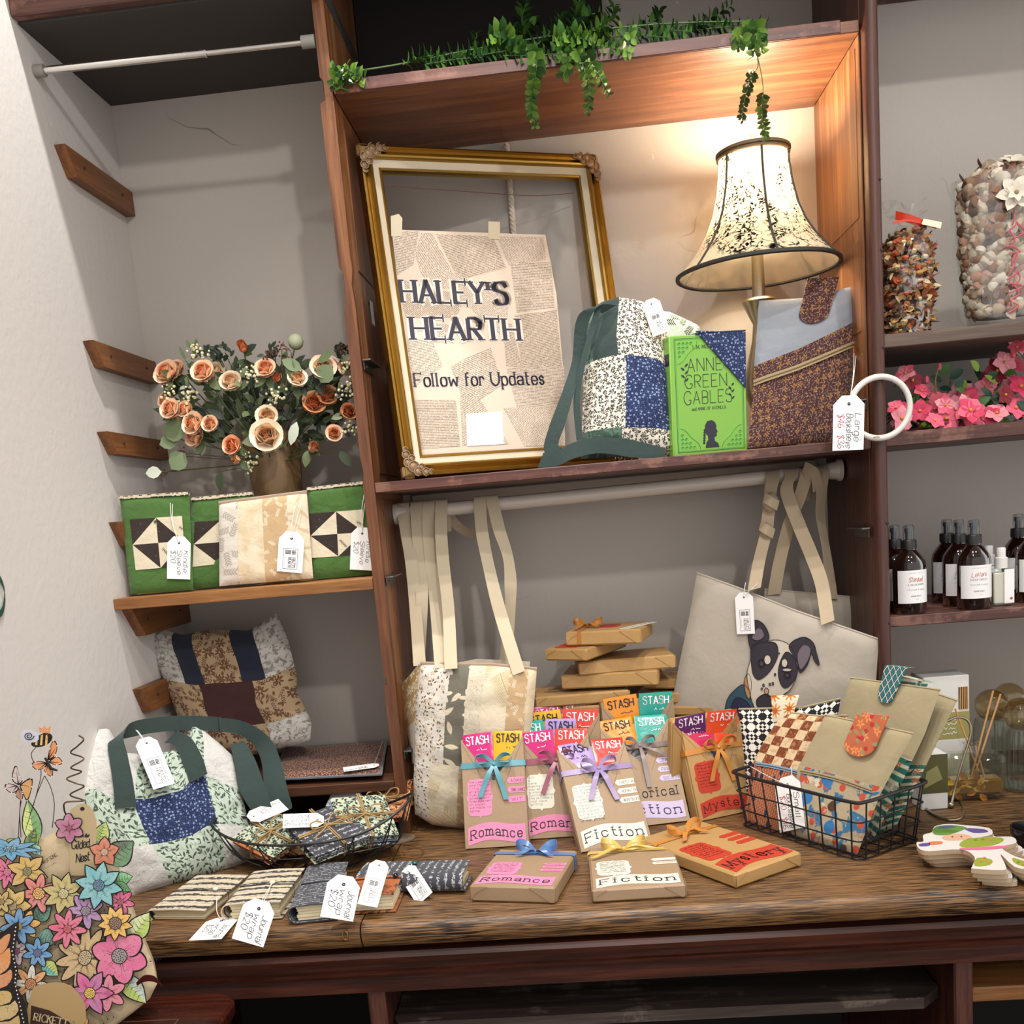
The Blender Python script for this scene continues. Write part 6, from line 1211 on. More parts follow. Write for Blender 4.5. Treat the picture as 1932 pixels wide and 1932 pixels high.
stand([(990, 1594), None, (1110, 1377), (979, 1393)], .026, 'standing wrapped book with a Romance banner and mauve bow', y0=-.425, title='Romance', col=PINK, rib='mauve', teas=('magenta', 'red'), tags=('', ''), quote=Q3, qcol=CRM)
stand([(1095, 1604), (1235, 1597), (1174, 1398), (1048, 1413)], .028, 'standing wrapped book, cream Fiction banner and lavender bow', title='Fiction', col=CRM, rib='lav', teas=('lav', 'red'), tags=('CHRISTIAN', 'INSPIRATION', 'NEVER TOO LATE'), quote=Q2)
stand([None, (1306, 1556), (1259, 1353), (1123, 1368)], .026, 'standing wrapped book, lavender Historical Fiction banner and taupe bow', y0=-.40, title='Fiction', title2='Historical', col=LAV, rib='taupe', teas=('orange', 'teal'), tags=('LEAGUE', 'FRIENDS', 'SOCIETY'), bs=.03, tails=((.1, -3.0), (2.6, -1.6)))
stand([(1319, 1546), None, (1396, 1353), (1282, 1382)], .034, 'standing wrapped book with a red Mystery banner behind the wire basket', w0=.13, y0=-.385, title='Mystery', col=REDL, rib='orange', teas=('rose', 'coral'), quote='', paper=KP2)
stand([None, None, (1272, 1306), (1130, 1329)], .024, 'rear wrapped book with orange and teal tea packets, below the kraft stack', y0=-.275, rib='taupe', teas=('orange', 'teal'), bs=.026, tails=((1.5, -.8),))
stand([None, None, (1392, 1338), (1267, 1366)], .022, 'wrapped book with purple and orange tea packets behind the Mystery one', y0=-.315, teas=('purple', 'coral'), paper=KP2)
stand([None, None, (1088, 1362), (963, 1371)], .02, 'wrapped book with teal and lavender tea packets behind the Romance pair', y0=-.392, teas=('teal', 'lav'))
stand([None, None, (1133, 1344), (984, 1351)], .02, 'wrapped book with yellow and red tea packets, third row at left', y0=-.345, teas=('yellow', 'red'))
stand([None, None, (1116, 1330), (1000, 1341)], .02, 'wrapped book with magenta and red tea packets, rearmost at left', y0=-.292, teas=('magenta', 'red'))
def lay(px, zt, label, **k):
    A, B, D_ = [onZ(u, v, ZC+zt) for u, v in px]; F = Fr(A, B-A, D_-A); return wbook(F, (B-A).length, (D_-A).dot(F.ey), zt-.0008, label, flat=True, **k)
lay([(885, 1670), (1046, 1674), (955, 1602)], .030, 'wrapped Romance book lying flat with a blue ribbon', title='Romance', col=PINK, rib='blue', teas=(), quote='', tags=('PRIDE', 'SOCIETY', 'WOMEN'), bandy=.86, bs=.036, tails=((.9, -.5), (-.8, -.5)))
lay([(1116, 1679), (1294, 1668), (1102, 1600)], .024, 'wrapped Fiction book lying flat with a yellow ribbon', title='Fiction', col=CRM, rib='yellow', quote='', tags=('', 'MYSTERY'), bandy=.84, bx=.42, bs=.038, tails=((-1.5, -1.0), (1.8, -.3)))
lay([(1387, 1650), (1511, 1607), (1238, 1571)], .026, 'wrapped Mystery book lying flat with an orange ribbon by the wire basket', title='Mystery', col=REDL, rib='orange', quote='', tags=('', '', ''), bandy=.80, bs=.036, tails=((-1.0, -.9), (.8, -.6)), paper=KP2)
# leaning pile of kraft parcels at the back
def parcel(px, y, yaw, w_, d_, t, label, deco=None, paper=None, grp='kraft wrapped books in the back pile'):
    c = onY(px[0], px[1], y); F = upright(c.x, c.y, c.z+t, yaw, 0); G = Fr(F.o-F.ex*w_/2, F.ex, V((-math.sin(yaw), math.cos(yaw), 0))); r_ = thing('wrapped_book', label, 'wrapped book', G(w_/2, d_/2, -t), grp)
    mb = MB(); kraft_box(mb, G, w_, d_, t, paper or KP2); mb.build('paper_wrap', r_); return r_, G
r_, G = parcel((1138, 1217), -.245, -.26, .160, .135, .030, 'topmost kraft parcel of the back pile, orange bow and Mystery banner')
mb = MB(); mb.prism(G, plaque(.055, .050, .045, .05), .0003, .0008, REDL)
for k in range(5): scrawl(mb, G, .060, .090-.008*k, .035, .004, INK, .0012)
mb.build('quote_label', r_); mb = MB(); g = G.sub(.115, .012, 0, 1.15); mb.prism(g, [(0, -.018), (.11, -.018), (.11, .004), (0, .004)], .0003, .0008, CRM); text(mb, g, 'Mystery', .008, -.012, .011, INK, 'type', .001, fit=.09); mb.build('title_label', r_)
mb = MB(); mb.ribbon([G(.03, -.0012, -.026), G(.03, -.0012, .001), G(.03, .06, .0015), G(.03, .126, .001)], G.ex, .008, RIBB['copper'], 0); bow(mb, G, .035, .055, .001, .03, RIBB['copper'], ((-.6, -1.3), (.9, -.6))); mb.build('ribbon', r_)
r_, G = parcel((1068, 1247), -.25, -.50, .10, .19, .025, 'kraft parcel sticking out to the left, second from the top of the back pile')
mb = MB(); mb.prism(G, plaque(.012, .015, .055, .075), .0003, .0008, REDL); mb.build('quote_label', r_)
parcel((1184, 1268), -.22, .06, .205, .13, .029, 'kraft parcel under the one sticking out to the left', )
parcel((1150, 1297), -.225, -.14, .205, .14, .031, 'wide kraft parcel in the middle of the back pile')
parcel((1270, 1300), -.175, -.35, .13, .11, .022, 'kraft parcel on the right of the pile, under the wide one')
r_, G = parcel((1100, 1330), -.235, .06, .20, .13, .024, 'kraft parcel with typed lettering on top, low in the back pile')
mb = MB()
for k in range(2): scrawl(mb, G, .03, .05+.03*k, .12, .014, INK, .0006)
mb.build('title_label', r_)
parcel((1265, 1328), -.185, -.25, .155, .11, .024, 'kraft parcel at the right of the pile, second from its visible bottom')
parcel((1290, 1351), -.20, -.35, .13, .11, .021, 'kraft parcel at the right, lowest one seen of the back pile')
zb = onY(1100, 1332, -.235).z; n = int((zb-ZC)/.031); th = (zb-ZC)/n
for k in range(n):
    for cx, y in ((onY(1100, 1330, -.235).x, -.235), (onY(1265, 1330, -.2).x, -.16)):
        z1 = ZC+th*(k+1); F = upright(cx, y, z1-.0006, (-.1, .07, .12)[k % 3], 0); w_ = .17 if y < -.2 else .13; G = Fr(F.o-F.ex*w_/2, F.ex, V((-F.ex.y, F.ex.x, 0)))
        if y > -.2 and z1 > onY(1290, 1351, -.2).z: continue
        mb = MB(); kraft_box(mb, G, w_, .12, th-.0012, KP2, False); o = mb.build('wrapped_book', at=G(w_/2, .06, -th)); tag(o, 'plain kraft parcel in the hidden lower half of the back pile', 'wrapped book', 'kraft wrapped books in the back pile')
# ---------------------------------------------------------------- tote bags on the rod
SMF = cloth('white_small_floral', '#d8d0c4', (('flower', 70, '#c4a88c', (('r', .4), ('gate', .45)), 1.), ('leaf', 110, '#6a5c50', (('w', .17), ('l', .4), ('gate', .45)), 5.), ('dot', 150, '#4a4038', (('r', .13), ('gate', .6)), 9.))); GRF = cloth('grey_cream_flower', '#6d695c', (('flower', 24, '#d8cdb4', (('r', .44), ('gate', .3)), 1.), ('leaf', 30, '#d4c8ae', (('w', .15), ('l', .44), ('gate', .35)), 6.))); CRL = cloth('cream_line_flower', '#d2c7b0', (('flower', 26, '#9c9484', (('r', .46), ('n', 6)), 2.), ('flower', 26, '#d2c7b0', (('r', .42), ('n', 6)), 2.))); FAN = cloth('cream_gold_fan', '#d8ccb2', (('sprig', 15, '#b49a66', (('l', .5), ('pe', .06), ('d', .16), ('w', .014), ('ll', .2), ('gate', .35)), 3.),)); BRS = cloth('brown_sprig', '#8e7250', (('sprig', 55, '#d8c8a4', (('gate', .3), ('l', .4)), 5.),)); CANV = cloth('natural_canvas', '#c9bca6', (), .95, .3); MUS = cloth('mustard_floral', '#a8812c', (('flower', 48, '#dccfae', (('r', .44),), 2.),)); WEB = cloth('cotton_webbing', '#c4b59a', (), .9, .1); WEBD = cloth('tan_webbing', '#b09d83', (), .9, .15)
tp_ = lean_plane(-.335, .0, 0, ZC, .1); b, r_, t, l = px_edges(tp_, [(783, 1536), (815, 1556), (868, 1563), (930, 1562), (990, 1558)], [(990, 1558), (1000, 1450), (1006, 1350), (1013, 1262)], [(793, 1251), (850, 1253), (930, 1254), (1013, 1262)], [(783, 1536), (780, 1480), (782, 1420), (784, 1330), (793, 1251)])
tote = thing('tote_bag', 'cream patchwork tote bag hanging from the off-white rod', 'bag', V((.1, -.3, ZC))); fn = coons(b, r_, t, l)
def bm4(u, v):
    if v < .42: return SMF if u < .15 else FAN if u < .40 else B3 if u < .50 else BRS if u < .66 else CRL if u < .8 else FAN
    return SMF if u < .27 else GRF if u < .44 else CRL if u < .57 else FAN if u < .78 else B3 if u < .93 else B2
mb = MB(); pillow(mb, fn, tp_.n, .030, 44, 44, bm4, wob=.006, seed=15, backt=.012); mb.build('front_panel', tote)
tq = lean_plane(-.235, .0, 0, ZC, .1); L1, L2 = [tp_(794, 1253), tp_(785, 1330), tp_(781, 1440)], [tq(750, 1304), tq(762, 1370), tq(781, 1440)]
bk = px_edges(tq, [(783, 1480), (985, 1480)], [(985, 1480), (1000, 1248)], [(752, 1300), (800, 1262), (900, 1243), (1000, 1248)], [(783, 1480), (770, 1400), (752, 1300)])
mb = MB(); pillow(mb, coons(*bk), tq.n, .008, 24, 24, CANV, wob=.003, seed=3); mb.build('back_panel', tote)
fa, fb = sampler(L1), sampler(L2)
mb = MB(); mb.grid(lambda u, v: fb(1-v).lerp(fa(1-v), u)+V((-.004*math.sin(PI*u), -.002, 0)), 12, 16, lambda u, v: MUS if u > .25 and v > .45 else CANV, lambda u, v: (u*.1, v*.19)); mb.tube([fb(k/10) for k in range(11)], .003, CANV, 6); mb.tube([fa(0).lerp(fb(0), k/8) for k in range(9)], .0035, CANV, 6); mb.build('side_gusset', tote)
mb = MB(); mb.tube([fn(k/20, 1) for k in range(21)], .0035, PIPE, 6); mb.build('binding', tote)
g = Fr(tq(800, 1268)+V((0, -.03, 0)), V((-.6, 0, -.5)), V((.5, 0, -.6))); add_tag(tote, g, .06, .032, 'plain', (), [tp_(800, 1252)], name='swing_tag')
def rod(u): return V((onY(u, 950, -.155).x, -.155, -.058))
def strap(parent, u, P, mat=WEB, wd=.026, wv=None, back=None):
    """webbing over the rod at photo column u, then down the photo points P = (u, v, y)"""
    c = rod(u); Q = [c+V((0, .017, -.05 if not back else 0)), c+V((0, .017, .004)), c+V((0, 0, .0185)), c+V((0, -.0175, .004))]+[onY(*p) for p in P]; n = len(Q)
    W = [V((1, 0, 0))]*4+[V(wv[i]) if wv else V((1, 0, 0)) for i in range(n-4)]
    if back: Q = [onY(*p) for p in back[::-1]]+Q[1:]; W = [V((1, 0, 0))]*len(back)+W[1:]
    mb = MB(); mb.ribbon(Q, W, wd, mat, 6); return mb.build('strap', parent)
tw = [(1, .3, 0), (1, 0, 0), (1, -.2, 0), (1, 0, 0)]
strap(tote, 762, [(766, 1000, -.19), (776, 1060, -.21), (784, 1150, -.25), (792, 1256, -.30)], wv=tw)
strap(tote, 787, [(788, 1000, -.19), (794, 1080, -.21), (796, 1140, -.25), (790, 1250, -.24)], wv=tw)
strap(tote, 810, [(808, 1000, -.185), (813, 1060, -.20), (822, 1140, -.23), (832, 1260, -.345)], wv=[(1, .4, 0)]*4)
strap(tote, 834, [(832, 1000, -.19), (836, 1060, -.22), (846, 1150, -.28), (851, 1262, -.36)], wv=tw)
strap(tote, 907, [(909, 1000, -.19), (920, 1060, -.22), (942, 1150, -.28), (979, 1270, -.352)], wv=[(1, 0, 0), (1, .5, 0), (1, .2, .2), (1, 0, .3)])
strap(tote, 931, [(942, 1000, -.19), (960, 1060, -.21), (963, 1140, -.23), (953, 1256, -.235)], wv=[(1, .2, 0), (.8, .6, 0), (.7, -.4, 0), (1, 0, 0)])
mb = MB(); mb.ribbon([onY(838, 952, -.13), onY(856, 985, -.12), (onY(880, 1003, -.12)), onY(902, 1004, -.13), onY(912, 975, -.14)], [V((.7, .3, .6)), V((.6, .3, .8)), V((0, .2, 1)), V((-.3, .2, 1)), V((-.8, .3, .4))], .022, WEBD, 6); mb.build('strap', tote)
# dog portrait tote
dp = lean_plane(-.20, .0, -.42, ZC, .62); dog = thing('tote_bag', 'natural canvas tote bag printed with a black and white dog', 'bag', V((.8, -.3, ZC)))
b, r_, t, l = px_edges(dp, [(1246, 1440), (1420, 1475), (1636, 1510)], [(1636, 1510), (1648, 1330), (1657, 1206)], [(1315, 1081), (1400, 1112), (1500, 1152), (1657, 1206)], [(1246, 1440), (1280, 1260), (1300, 1165), (1315, 1081)])
CAN2 = cloth('dog_tote_canvas', '#b3a99b', (), .95, .25, 24); fn = coons(b, r_, t, l)
mb = MB(); pillow(mb, fn, dp.n, .010, 36, 30, CAN2, wob=.003, seed=21, p=8); mb.tube([fn(k/24, 1) for k in range(25)], .0022, CAN2, 5); mb.tube([fn(1, k/20) for k in range(21)], .002, CAN2, 5)
DGD = plain('dog_dark', '#2e2832', .85); DGG = plain('dog_grey', '#6b6068', .85); DGC = plain('dog_cream', '#c2b8a8', .85); DGB = plain('bandana_blue', '#2c4a5a', .8); DGP = plain('dog_pink', '#b58a7a', .85); DGL = plain('dog_line', '#1e1a20', .85); ORC = plain('ear_tan', '#a67a52', .85)
def dpt(x, y, k): return dp(1282+x/2.972, 1050+y/2.972)+dp.n*(.0125+k*.0003)
def dpoly(P, m_, k, smooth=True):
    Q = [dpt(x, y, k) for x, y in P]; Q = catmull(Q, 4, True) if smooth else Q; mb.add(Q, [list(range(len(Q)))], m_, flat=True)
    mb.tube([q+dp.n*.0001 for q in Q], .0007, DGL, 4, closed=True)
dpoly([(275, 800), (265, 880), (300, 930), (420, 930), (420, 800), (372, 712), (310, 750)], DGB, 0); dpoly([(320, 790), (300, 880), (420, 880), (380, 800)], plain('bandana_navy', '#1f2440', .8), 1)
dpoly([(372, 690), (380, 760), (402, 790), (412, 700), (395, 650)], ORC, 1)
dpoly([(408, 570), (425, 495), (545, 462), (625, 490), (662, 560), (668, 650), (630, 735), (585, 775), (560, 850), (470, 880), (425, 830), (400, 740), (388, 650)], DGC, 2)
dpoly([(395, 455), (400, 400), (432, 352), (478, 372), (508, 425), (505, 465), (450, 478), (415, 520)], DGD, 3); dpoly([(415, 450), (440, 400), (470, 400), (485, 440), (450, 465)], DGG, 4)
dpoly([(414, 610), (412, 510), (460, 475), (545, 478), (562, 535), (545, 590), (505, 650), (455, 684), (425, 660)], DGD, 4)
dpoly([(610, 528), (575, 580), (562, 650), (580, 715), (610, 730), (650, 690), (668, 640), (655, 570)], DGD, 4)
dpoly([(622, 500), (650, 465), (710, 446), (758, 478), (776, 535), (792, 603), (765, 580), (748, 535), (725, 600), (685, 645), (668, 590), (640, 540)], DGD, 3); dpoly([(668, 545), (700, 490), (738, 500), (742, 540), (718, 595), (685, 625)], DGG, 4)
for x, y, a, c_, m_ in ((503, 572, 19, 27, DGC), (598, 590, 17, 24, DGC), (612, 628, 26, 9, DGC), (468, 592, 19, 24, DGL), (612, 657, 19, 19, DGL), (470, 594, 11, 13, plain('dog_eye', '#5a3a3a', .3)), (613, 658, 11, 11, plain('dog_eye', '#5a3a3a', .3)), (466, 586, 3, 3, WHITE), (610, 652, 3, 3, WHITE)): dpoly([(x+a*math.cos(q), y+c_*math.sin(q)) for q in np.linspace(0, 2*PI, 8, endpoint=False)], m_, 5+(m_ is WHITE)+(a < 12))
for x, y, a in ((480, 715, 9), (515, 710, 8), (532, 706, 9), (470, 735, 7), (544, 655, 8), (568, 537, 4), (505, 770, 6)): dpoly([(x+a*.6*math.cos(q), y+a*math.sin(q)) for q in np.linspace(0, 2*PI, 6, endpoint=False)], DGG, 5)
dpoly([(495, 728), (510, 745), (498, 765), (484, 748)], DGP, 5); dpoly([(440, 800), (480, 765), (520, 775), (560, 800), (540, 850), (460, 850)], DGD, 5)
mb.build('body', dog)
A, B = dp(1407, 1116)+dp.n*.016, dp(1411, 1194)+dp.n*.016; g = Fr(A, B-A, dp(1417, 1116)-dp(1407, 1116)); add_tag(dog, Fr(g(0, -.0185), g.ex, g.ey), (B-A).length, .037, 'logo', (), [dp(1409, 1098)+dp.n*.01, dp(1432, 1100)+dp.n*.012])
W3 = [(1, 0, .2)]*6
strap(dog, 1458, [(1453, 930, -.185), (1452, 950, -.19), (1448, 985, -.195), (1446, 1003, -.20), (1432, 1060, -.225), (1423, 1112, -.27)], WEBD, .027, W3)
strap(dog, 1492, [(1484, 925, -.185), (1505, 985, -.20), (1530, 1045, -.24), (1550, 1100, -.28), (1562, 1175, -.325)], WEBD, .027, [(1, 0, .3)]*5)
kb = MB()
for u, v, s in ((1454, 948, .017), (1446, 1001, .014)): kb.ball(onY(u, v, -.20), s, WEBD, 10, (1, .8, 1.2)); kb.ribbon([onY(u-12, v-10, -.212), onY(u, v-2, -.22), onY(u+14, v+6, -.212)], [V((.3, 0, 1))]*3, .02, WEBD, 5)
kb.build('knot', dog)
CAN3 = cloth('plain_tote_canvas', '#b5aa9a', (), .95, .25, 24); p3 = lean_plane(-.16, 0, 0, ZC, .8); t2 = thing('tote_bag', 'plain natural tote bag half hidden behind the dog print tote', 'bag', V((.85, -.16, ZC)))
b, r_, t, l = px_edges(p3, [(1450, 1470), (1640, 1470)], [(1640, 1470), (1649, 1131)], [(1442, 1112), (1560, 1122), (1649, 1131)], [(1450, 1470), (1442, 1112)]); fn = coons(b, r_, t, l)
mb = MB(); pillow(mb, fn, p3.n, .010, 20, 24, CAN3, wob=.004, seed=8, p=8); mb.tube([fn(k/24, 1) for k in range(25)], .002, CAN3, 5); mb.build('body', t2)
strap(t2, 1520, [(1505, 950, -.178), (1490, 985, -.175), (1472, 1055, -.17), (1460, 1122, -.168)], WEBD, .027, [(1, -.3, .1)]*4)
strap(t2, 1549, [(1550, 930, -.178), (1548, 975, -.178), (1560, 1045, -.175), (1568, 1130, -.172)], WEBD, .027, [(1, .5, 0), (.8, .6, 0), (.7, .6, 0), (1, 0, 0)])
kb = MB(); kb.ball(rod(1531)+V((0, -.018, .004)), .017, WEBD, 10, (1.2, .8, 1)); kb.ribbon([rod(1515)+V((0, -.02, .02)), rod(1531)+V((0, -.034, .004)), rod(1540)+V((0, -.02, -.03))], [V((.4, 0, 1)), V((.6, 0, .7)), V((1, 0, .3))], .022, WEBD, 5); kb.build('knot', t2)
# ================================================================ wire basket with small book sleeves
A_, B_, C_ = onZ(1398, 1558, ZC), onZ(1622, 1627, ZC), onZ(1726, 1582, ZC); D_ = A_+C_-B_; cen = (A_+C_)/2; HB = .108
ex_ = (B_-A_).normalized(); eb = (C_-B_); eb = (eb-ex_*eb.dot(ex_)).normalized(); LB, WB = (B_-A_).length, (C_-B_).dot(eb); BF_ = Fr(A_, ex_, eb)
IRON2 = plain('black_wire', '#16151a', .4)
def bcor(t, h): # basket outline point, t in 0..4, widening upwards
    o = .012*h/HB; k = int(t) % 4; f = t-int(t); P = [(-o, -o), (LB+o, -o), (LB+o, WB+o), (-o, WB+o)]; a, b_ = P[k], P[(k+1) % 4]; return BF_(a[0]+(b_[0]-a[0])*f, a[1]+(b_[1]-a[1])*f, h)
def loop(h, cr=.02):
    pts = []
    for k in range(4):
        L = LB if k % 2 == 0 else WB; f = cr/L; pts += [bcor(k+f, h), bcor(k+.5, h), bcor(k+1-f, h)]
    return pts
bk = thing('wire_basket', 'rectangular black wire basket filled with small book sleeves', 'basket', (cen.x, cen.y, ZC))
mb = MB(); mb.tube(catmull(loop(HB), 5, True), .0034, IRON2, 8, closed=True); mb.build('rim', bk)
mb = MB()
for h in (.003, .036, .071): mb.tube(catmull(loop(h), 5, True), .0015, IRON2, 6, closed=True)
for k, n in ((0, 9), (1, 5), (2, 9), (3, 5)):
    for i in range(n): t = k+(i+.5)/n; mb.tube([bcor(t, .002), bcor(t, HB)], .0015, IRON2, 6)
for i in range(9): mb.tube([bcor((i+.5)/9, .003), bcor(3-(i+.5)/9, .003)], .0015, IRON2, 6)
for i in range(5): mb.tube([bcor(1+(i+.5)/5, .004), bcor(4-(i+.5)/5, .004)], .0015, IRON2, 6)
mb.build('wire_grid', bk)
yawb = math.atan2(ex_.y, ex_.x)
def bplane(off, lean, yaw=None): p = BF_(0, off, .006); return lean_plane(p.y, lean, yawb if yaw is None else yaw, p.z, p.x)
KHA = cloth('khaki_canvas', '#a89a78', (), .95, .3, 30); SPL = cloth('paint_splatter', '#b3a384', (('blot', 34, '#2f6f96', (('th', .54), ('w', .01), ('d', 5)), 1.), ('dot', 44, '#c04a2a', (('r', .3), ('gate', .6)), 3.), ('blot', 22, '#d8cdb4', (('th', .66), ('w', .01)), 6.), ('dot', 26, '#2a74b0', (('r', .34), ('gate', .78)), 7.), ('dot', 30, '#4a2e1c', (('r', .3), ('gate', .8)), 11.), ('words', 26, '#c8593f', (('f', .4), ('th', .6), ('t', .06), ('wob', 2.5)), 5.)))
ORG_ = cloth('orange_blue_floral', '#b9603a', (('flower', 46, '#dd8a4e', (('r', .42), ('gate', .3)), 1.), ('dot', 70, '#b5272a', (('r', .32), ('gate', .6)), 4.), ('leaf', 60, '#8a8c5a', (('w', .2), ('gate', .5)), 8.), ('blot', 14, '#86b0cc', (('th', .62), ('w', .01)), 2.)))
CHK = cloth('brown_cream_check', '#d6bd98', (), .9)
t = NT('brown_check'); uvv = t.uv(); ck = t.n('TexChecker', {'Vector': uvv, 'Scale': 48., 'Color1': hx('#7a3d20'), 'Color2': hx('#d8c09a')}); sp_2 = motif(t, uvv, 'blot', 110, dict(th=.56, w=.03), 2.); t.bsdf(t.mix(t.m('MULTIPLY', sp_2, .6), ck.outputs[0], hx('#b98a5c')), .9); CHK = t.mat
t = NT('orange_grid'); uvv = t.uv(); br_ = t.n('TexBrick', {'Vector': uvv, 'Color1': hx('#d08a63'), 'Color2': hx('#cc8058'), 'Mortar': hx('#6a3524'), 'Scale': 90., 'Mortar Size': .05}); br_.offset = 0.; nv = motif(t, uvv, 'leaf', 46, dict(w=.16, l=.5, gate=.62, turn=0, ang=1.57), 3.); t.bsdf(t.mix(nv, br_.outputs[0], hx('#1f2b4a')), .9); GRD = t.mat
t = NT('black_white_star'); uvv = t.sc(t.uv(), 24.); sx = t.n('SeparateXYZ', {0: uvv}); fx, fy = (t.m('ABSOLUTE', t.m('SUBTRACT', t.m('FRACT', sx.outputs[i]), .5)) for i in (0, 1)); s1_ = t.m('ADD', fx, fy); dd = t.m('ABSOLUTE', t.m('SUBTRACT', fx, fy)); w1 = t.m('FRACT', t.m('MULTIPLY', s1_, 2.)); w2 = t.m('FRACT', t.m('MULTIPLY', dd, 3.)); xo = t.m('ABSOLUTE', t.m('SUBTRACT', t.step(w1, .5, .01), t.step(w2, .5, .01))); t.bsdf(t.mix(xo, hx('#e2ded4'), hx('#17161c')), .9); STAR = t.mat
SUN = cloth('orange_sun_print', '#e4dac0', (('flower', 34, '#d9822a', (('r', .46), ('n', 9), ('rnd', .2), ('gate', .2)), 2.), ('dot', 34, '#b85a1c', (('r', .18), ('rnd', .2), ('gate', .2)), 2.)))
TEALD = cloth('teal_diamond', '#1f4f56', (), .9)
t = NT('teal_diamond'); uvv = t.sc(t.uv(), 78.); sx = t.n('SeparateXYZ', {0: uvv}); d1 = t.m('ABSOLUTE', t.m('SUBTRACT', t.m('FRACT', t.m('ADD', sx.outputs[0], t.m('MULTIPLY', sx.outputs[1], .6))), .5)); d2 = t.m('ABSOLUTE', t.m('SUBTRACT', t.m('FRACT', t.m('SUBTRACT', sx.outputs[0], t.m('MULTIPLY', sx.outputs[1], .6))), .5)); mx = t.m('MINIMUM', d1, d2); t.bsdf(t.mix(t.step(mx, .06, .01), hx('#cfcab6'), t.mix(t.step(mx, .22, .02), hx('#1f4f5a'), hx('#2c6a70'))), .9); TEALD = t.mat
GEO = cloth('green_geometric', '#cfc8ae', (('words', 70, '#1f6a5c', (('f', .5), ('th', .4), ('t', .3), ('wob', .1)), 2.), ('flower', 60, '#c9683a', (('r', .4), ('gate', .65)), 5.), ('leaf', 80, '#2a2a2a', (('w', .12), ('gate', .6)), 3.)))
def bsleeve(label, pl, px, matfn, t_=.006, seed=1, zipv=None, zmat=None):
    b, r_, tp, l = px_edges(pl, *px) if isinstance(px[0], list) else ([pl(*px[0]), pl(*px[1])], [pl(*px[1]), pl(*px[2])], [pl(*px[3]), pl(*px[2])], [pl(*px[0]), pl(*px[3])])
    fn = coons(b, r_, tp, l); root = thing('small_sleeve', label, 'sleeve', (fn(.5, 0)), 'small sleeves in the black wire basket'); mb = MB(); pillow(mb, fn, pl.n, t_, 30, 40, matfn, wob=.0018, seed=seed, p=8); mb.build('body', root)
    mb = MB(); mb.tube([fn(k/20, 1) for k in range(21)], .002, KHA, 5); mb.build('binding', root)
    if zipv is not None:
        mb = MB(); Q = [fn(k/14, zipv+.02*math.sin(PI*k/14))+pl.n*(t_+.0012) for k in range(1, 14)]; mb.ribbon(Q, pl.f.ey, .007, zmat, 0); mb.tube([q+pl.n*.0008 for q in Q], .0009, plain('zip_teeth', '#6d5a40', .4), 5); mb.build('zipper', root)
    return root, fn
pl5 = bplane(.135, .30); r_, fn = bsleeve('khaki sleeve edge furthest back in the wire basket', pl5, ((1640, 1580), (1690, 1560), (1806, 1322), (1742, 1300)), lambda u, v: KHA if v > .5 else GEO, seed=5)
tab(r_, pl5, ((1704, 1277), (1756, 1290), (1752, 1300), (1702, 1292)), .007, GEO, th=.002)
pl4 = bplane(.10, .30); r_, fn = bsleeve('tall khaki sleeve with a teal diamond tab at the back of the wire basket', pl4, [[(1540, 1480), (1640, 1600)], [(1640, 1600), (1700, 1480), (1745, 1385), (1774, 1302)], [(1605, 1279), (1690, 1290), (1774, 1302)], [(1540, 1480), (1572, 1380), (1605, 1279)]], lambda u, v: KHA if v > .58 else GEO, seed=4)
tab(r_, pl4, ((1677, 1257), (1718, 1262), (1692, 1318), (1664, 1312)), .009, TEALD, th=.0025)
pl3 = bplane(.06, .10, yawb*.55); r_, fn = bsleeve('black and white star print sleeve with an orange sun tab in the wire basket', pl3, [[(1412, 1540), (1540, 1560)], [(1540, 1560), (1570, 1430), (1586, 1318)], [(1394, 1338), (1450, 1336), (1510, 1334), (1580, 1316)], [(1412, 1540), (1404, 1430), (1394, 1338)]], STAR, seed=3)
mb = MB(); Q = [pl3(u, v)+pl3.n*.009 for u, v in ((1463, 1362), (1498, 1352), (1511, 1310), (1457, 1311))]; pillow(mb, quad(*Q), pl3.n, .0015, 8, 8, SUN, p=10); mb.build('flap', r_)
pl1 = bplane(.020, .34); pl2 = bplane(.030, .26, yawb*.8); r_, fn = bsleeve('brown check sleeve with a blue zip at the left end of the wire basket', pl2, [[(1402, 1552), (1500, 1585)], [(1500, 1585), (1555, 1450), (1600, 1350)], [(1478, 1343), (1545, 1352), (1600, 1352)], [(1402, 1552), (1418, 1445), (1445, 1390), (1478, 1343)]], lambda u, v: CHK if v > .52 else GRD, seed=2, zipv=.50, zmat=plain('blue_zip', '#7fa6c9', .5))
A, B = pl1(1492, 1478)+pl1.n*.010, pl1(1502, 1567)+pl1.n*.010; g = Fr(A, B-A, pl1(1520, 1476)-pl1(1465, 1480)); add_tag(r_, Fr(g(-.012, -.030), g.ex, g.ey), (B-A).length+.012, .060, 'hand', ['Small', 'Booksleeve', ('$20  $16', REDINK)], [pl2(1420, 1445)+pl2.n*.012, pl2(1500, 1448)+pl2.n*.012])
r_, fn = bsleeve('khaki sleeve with paint splatter print at the front of the wire basket', pl1, [[(1488, 1572), (1616, 1616)], [(1616, 1616), (1660, 1500), (1723, 1384)], [(1557, 1349), (1640, 1366), (1723, 1384)], [(1488, 1572), (1505, 1450), (1557, 1349)]], lambda u, v: KHA if v > .55 else SPL, seed=1, zipv=.50, zmat=KHA)
tab(r_, pl1, ((1626, 1346), (1684, 1353), (1660, 1411), (1603, 1398)), .009, ORG_, th=.0025)
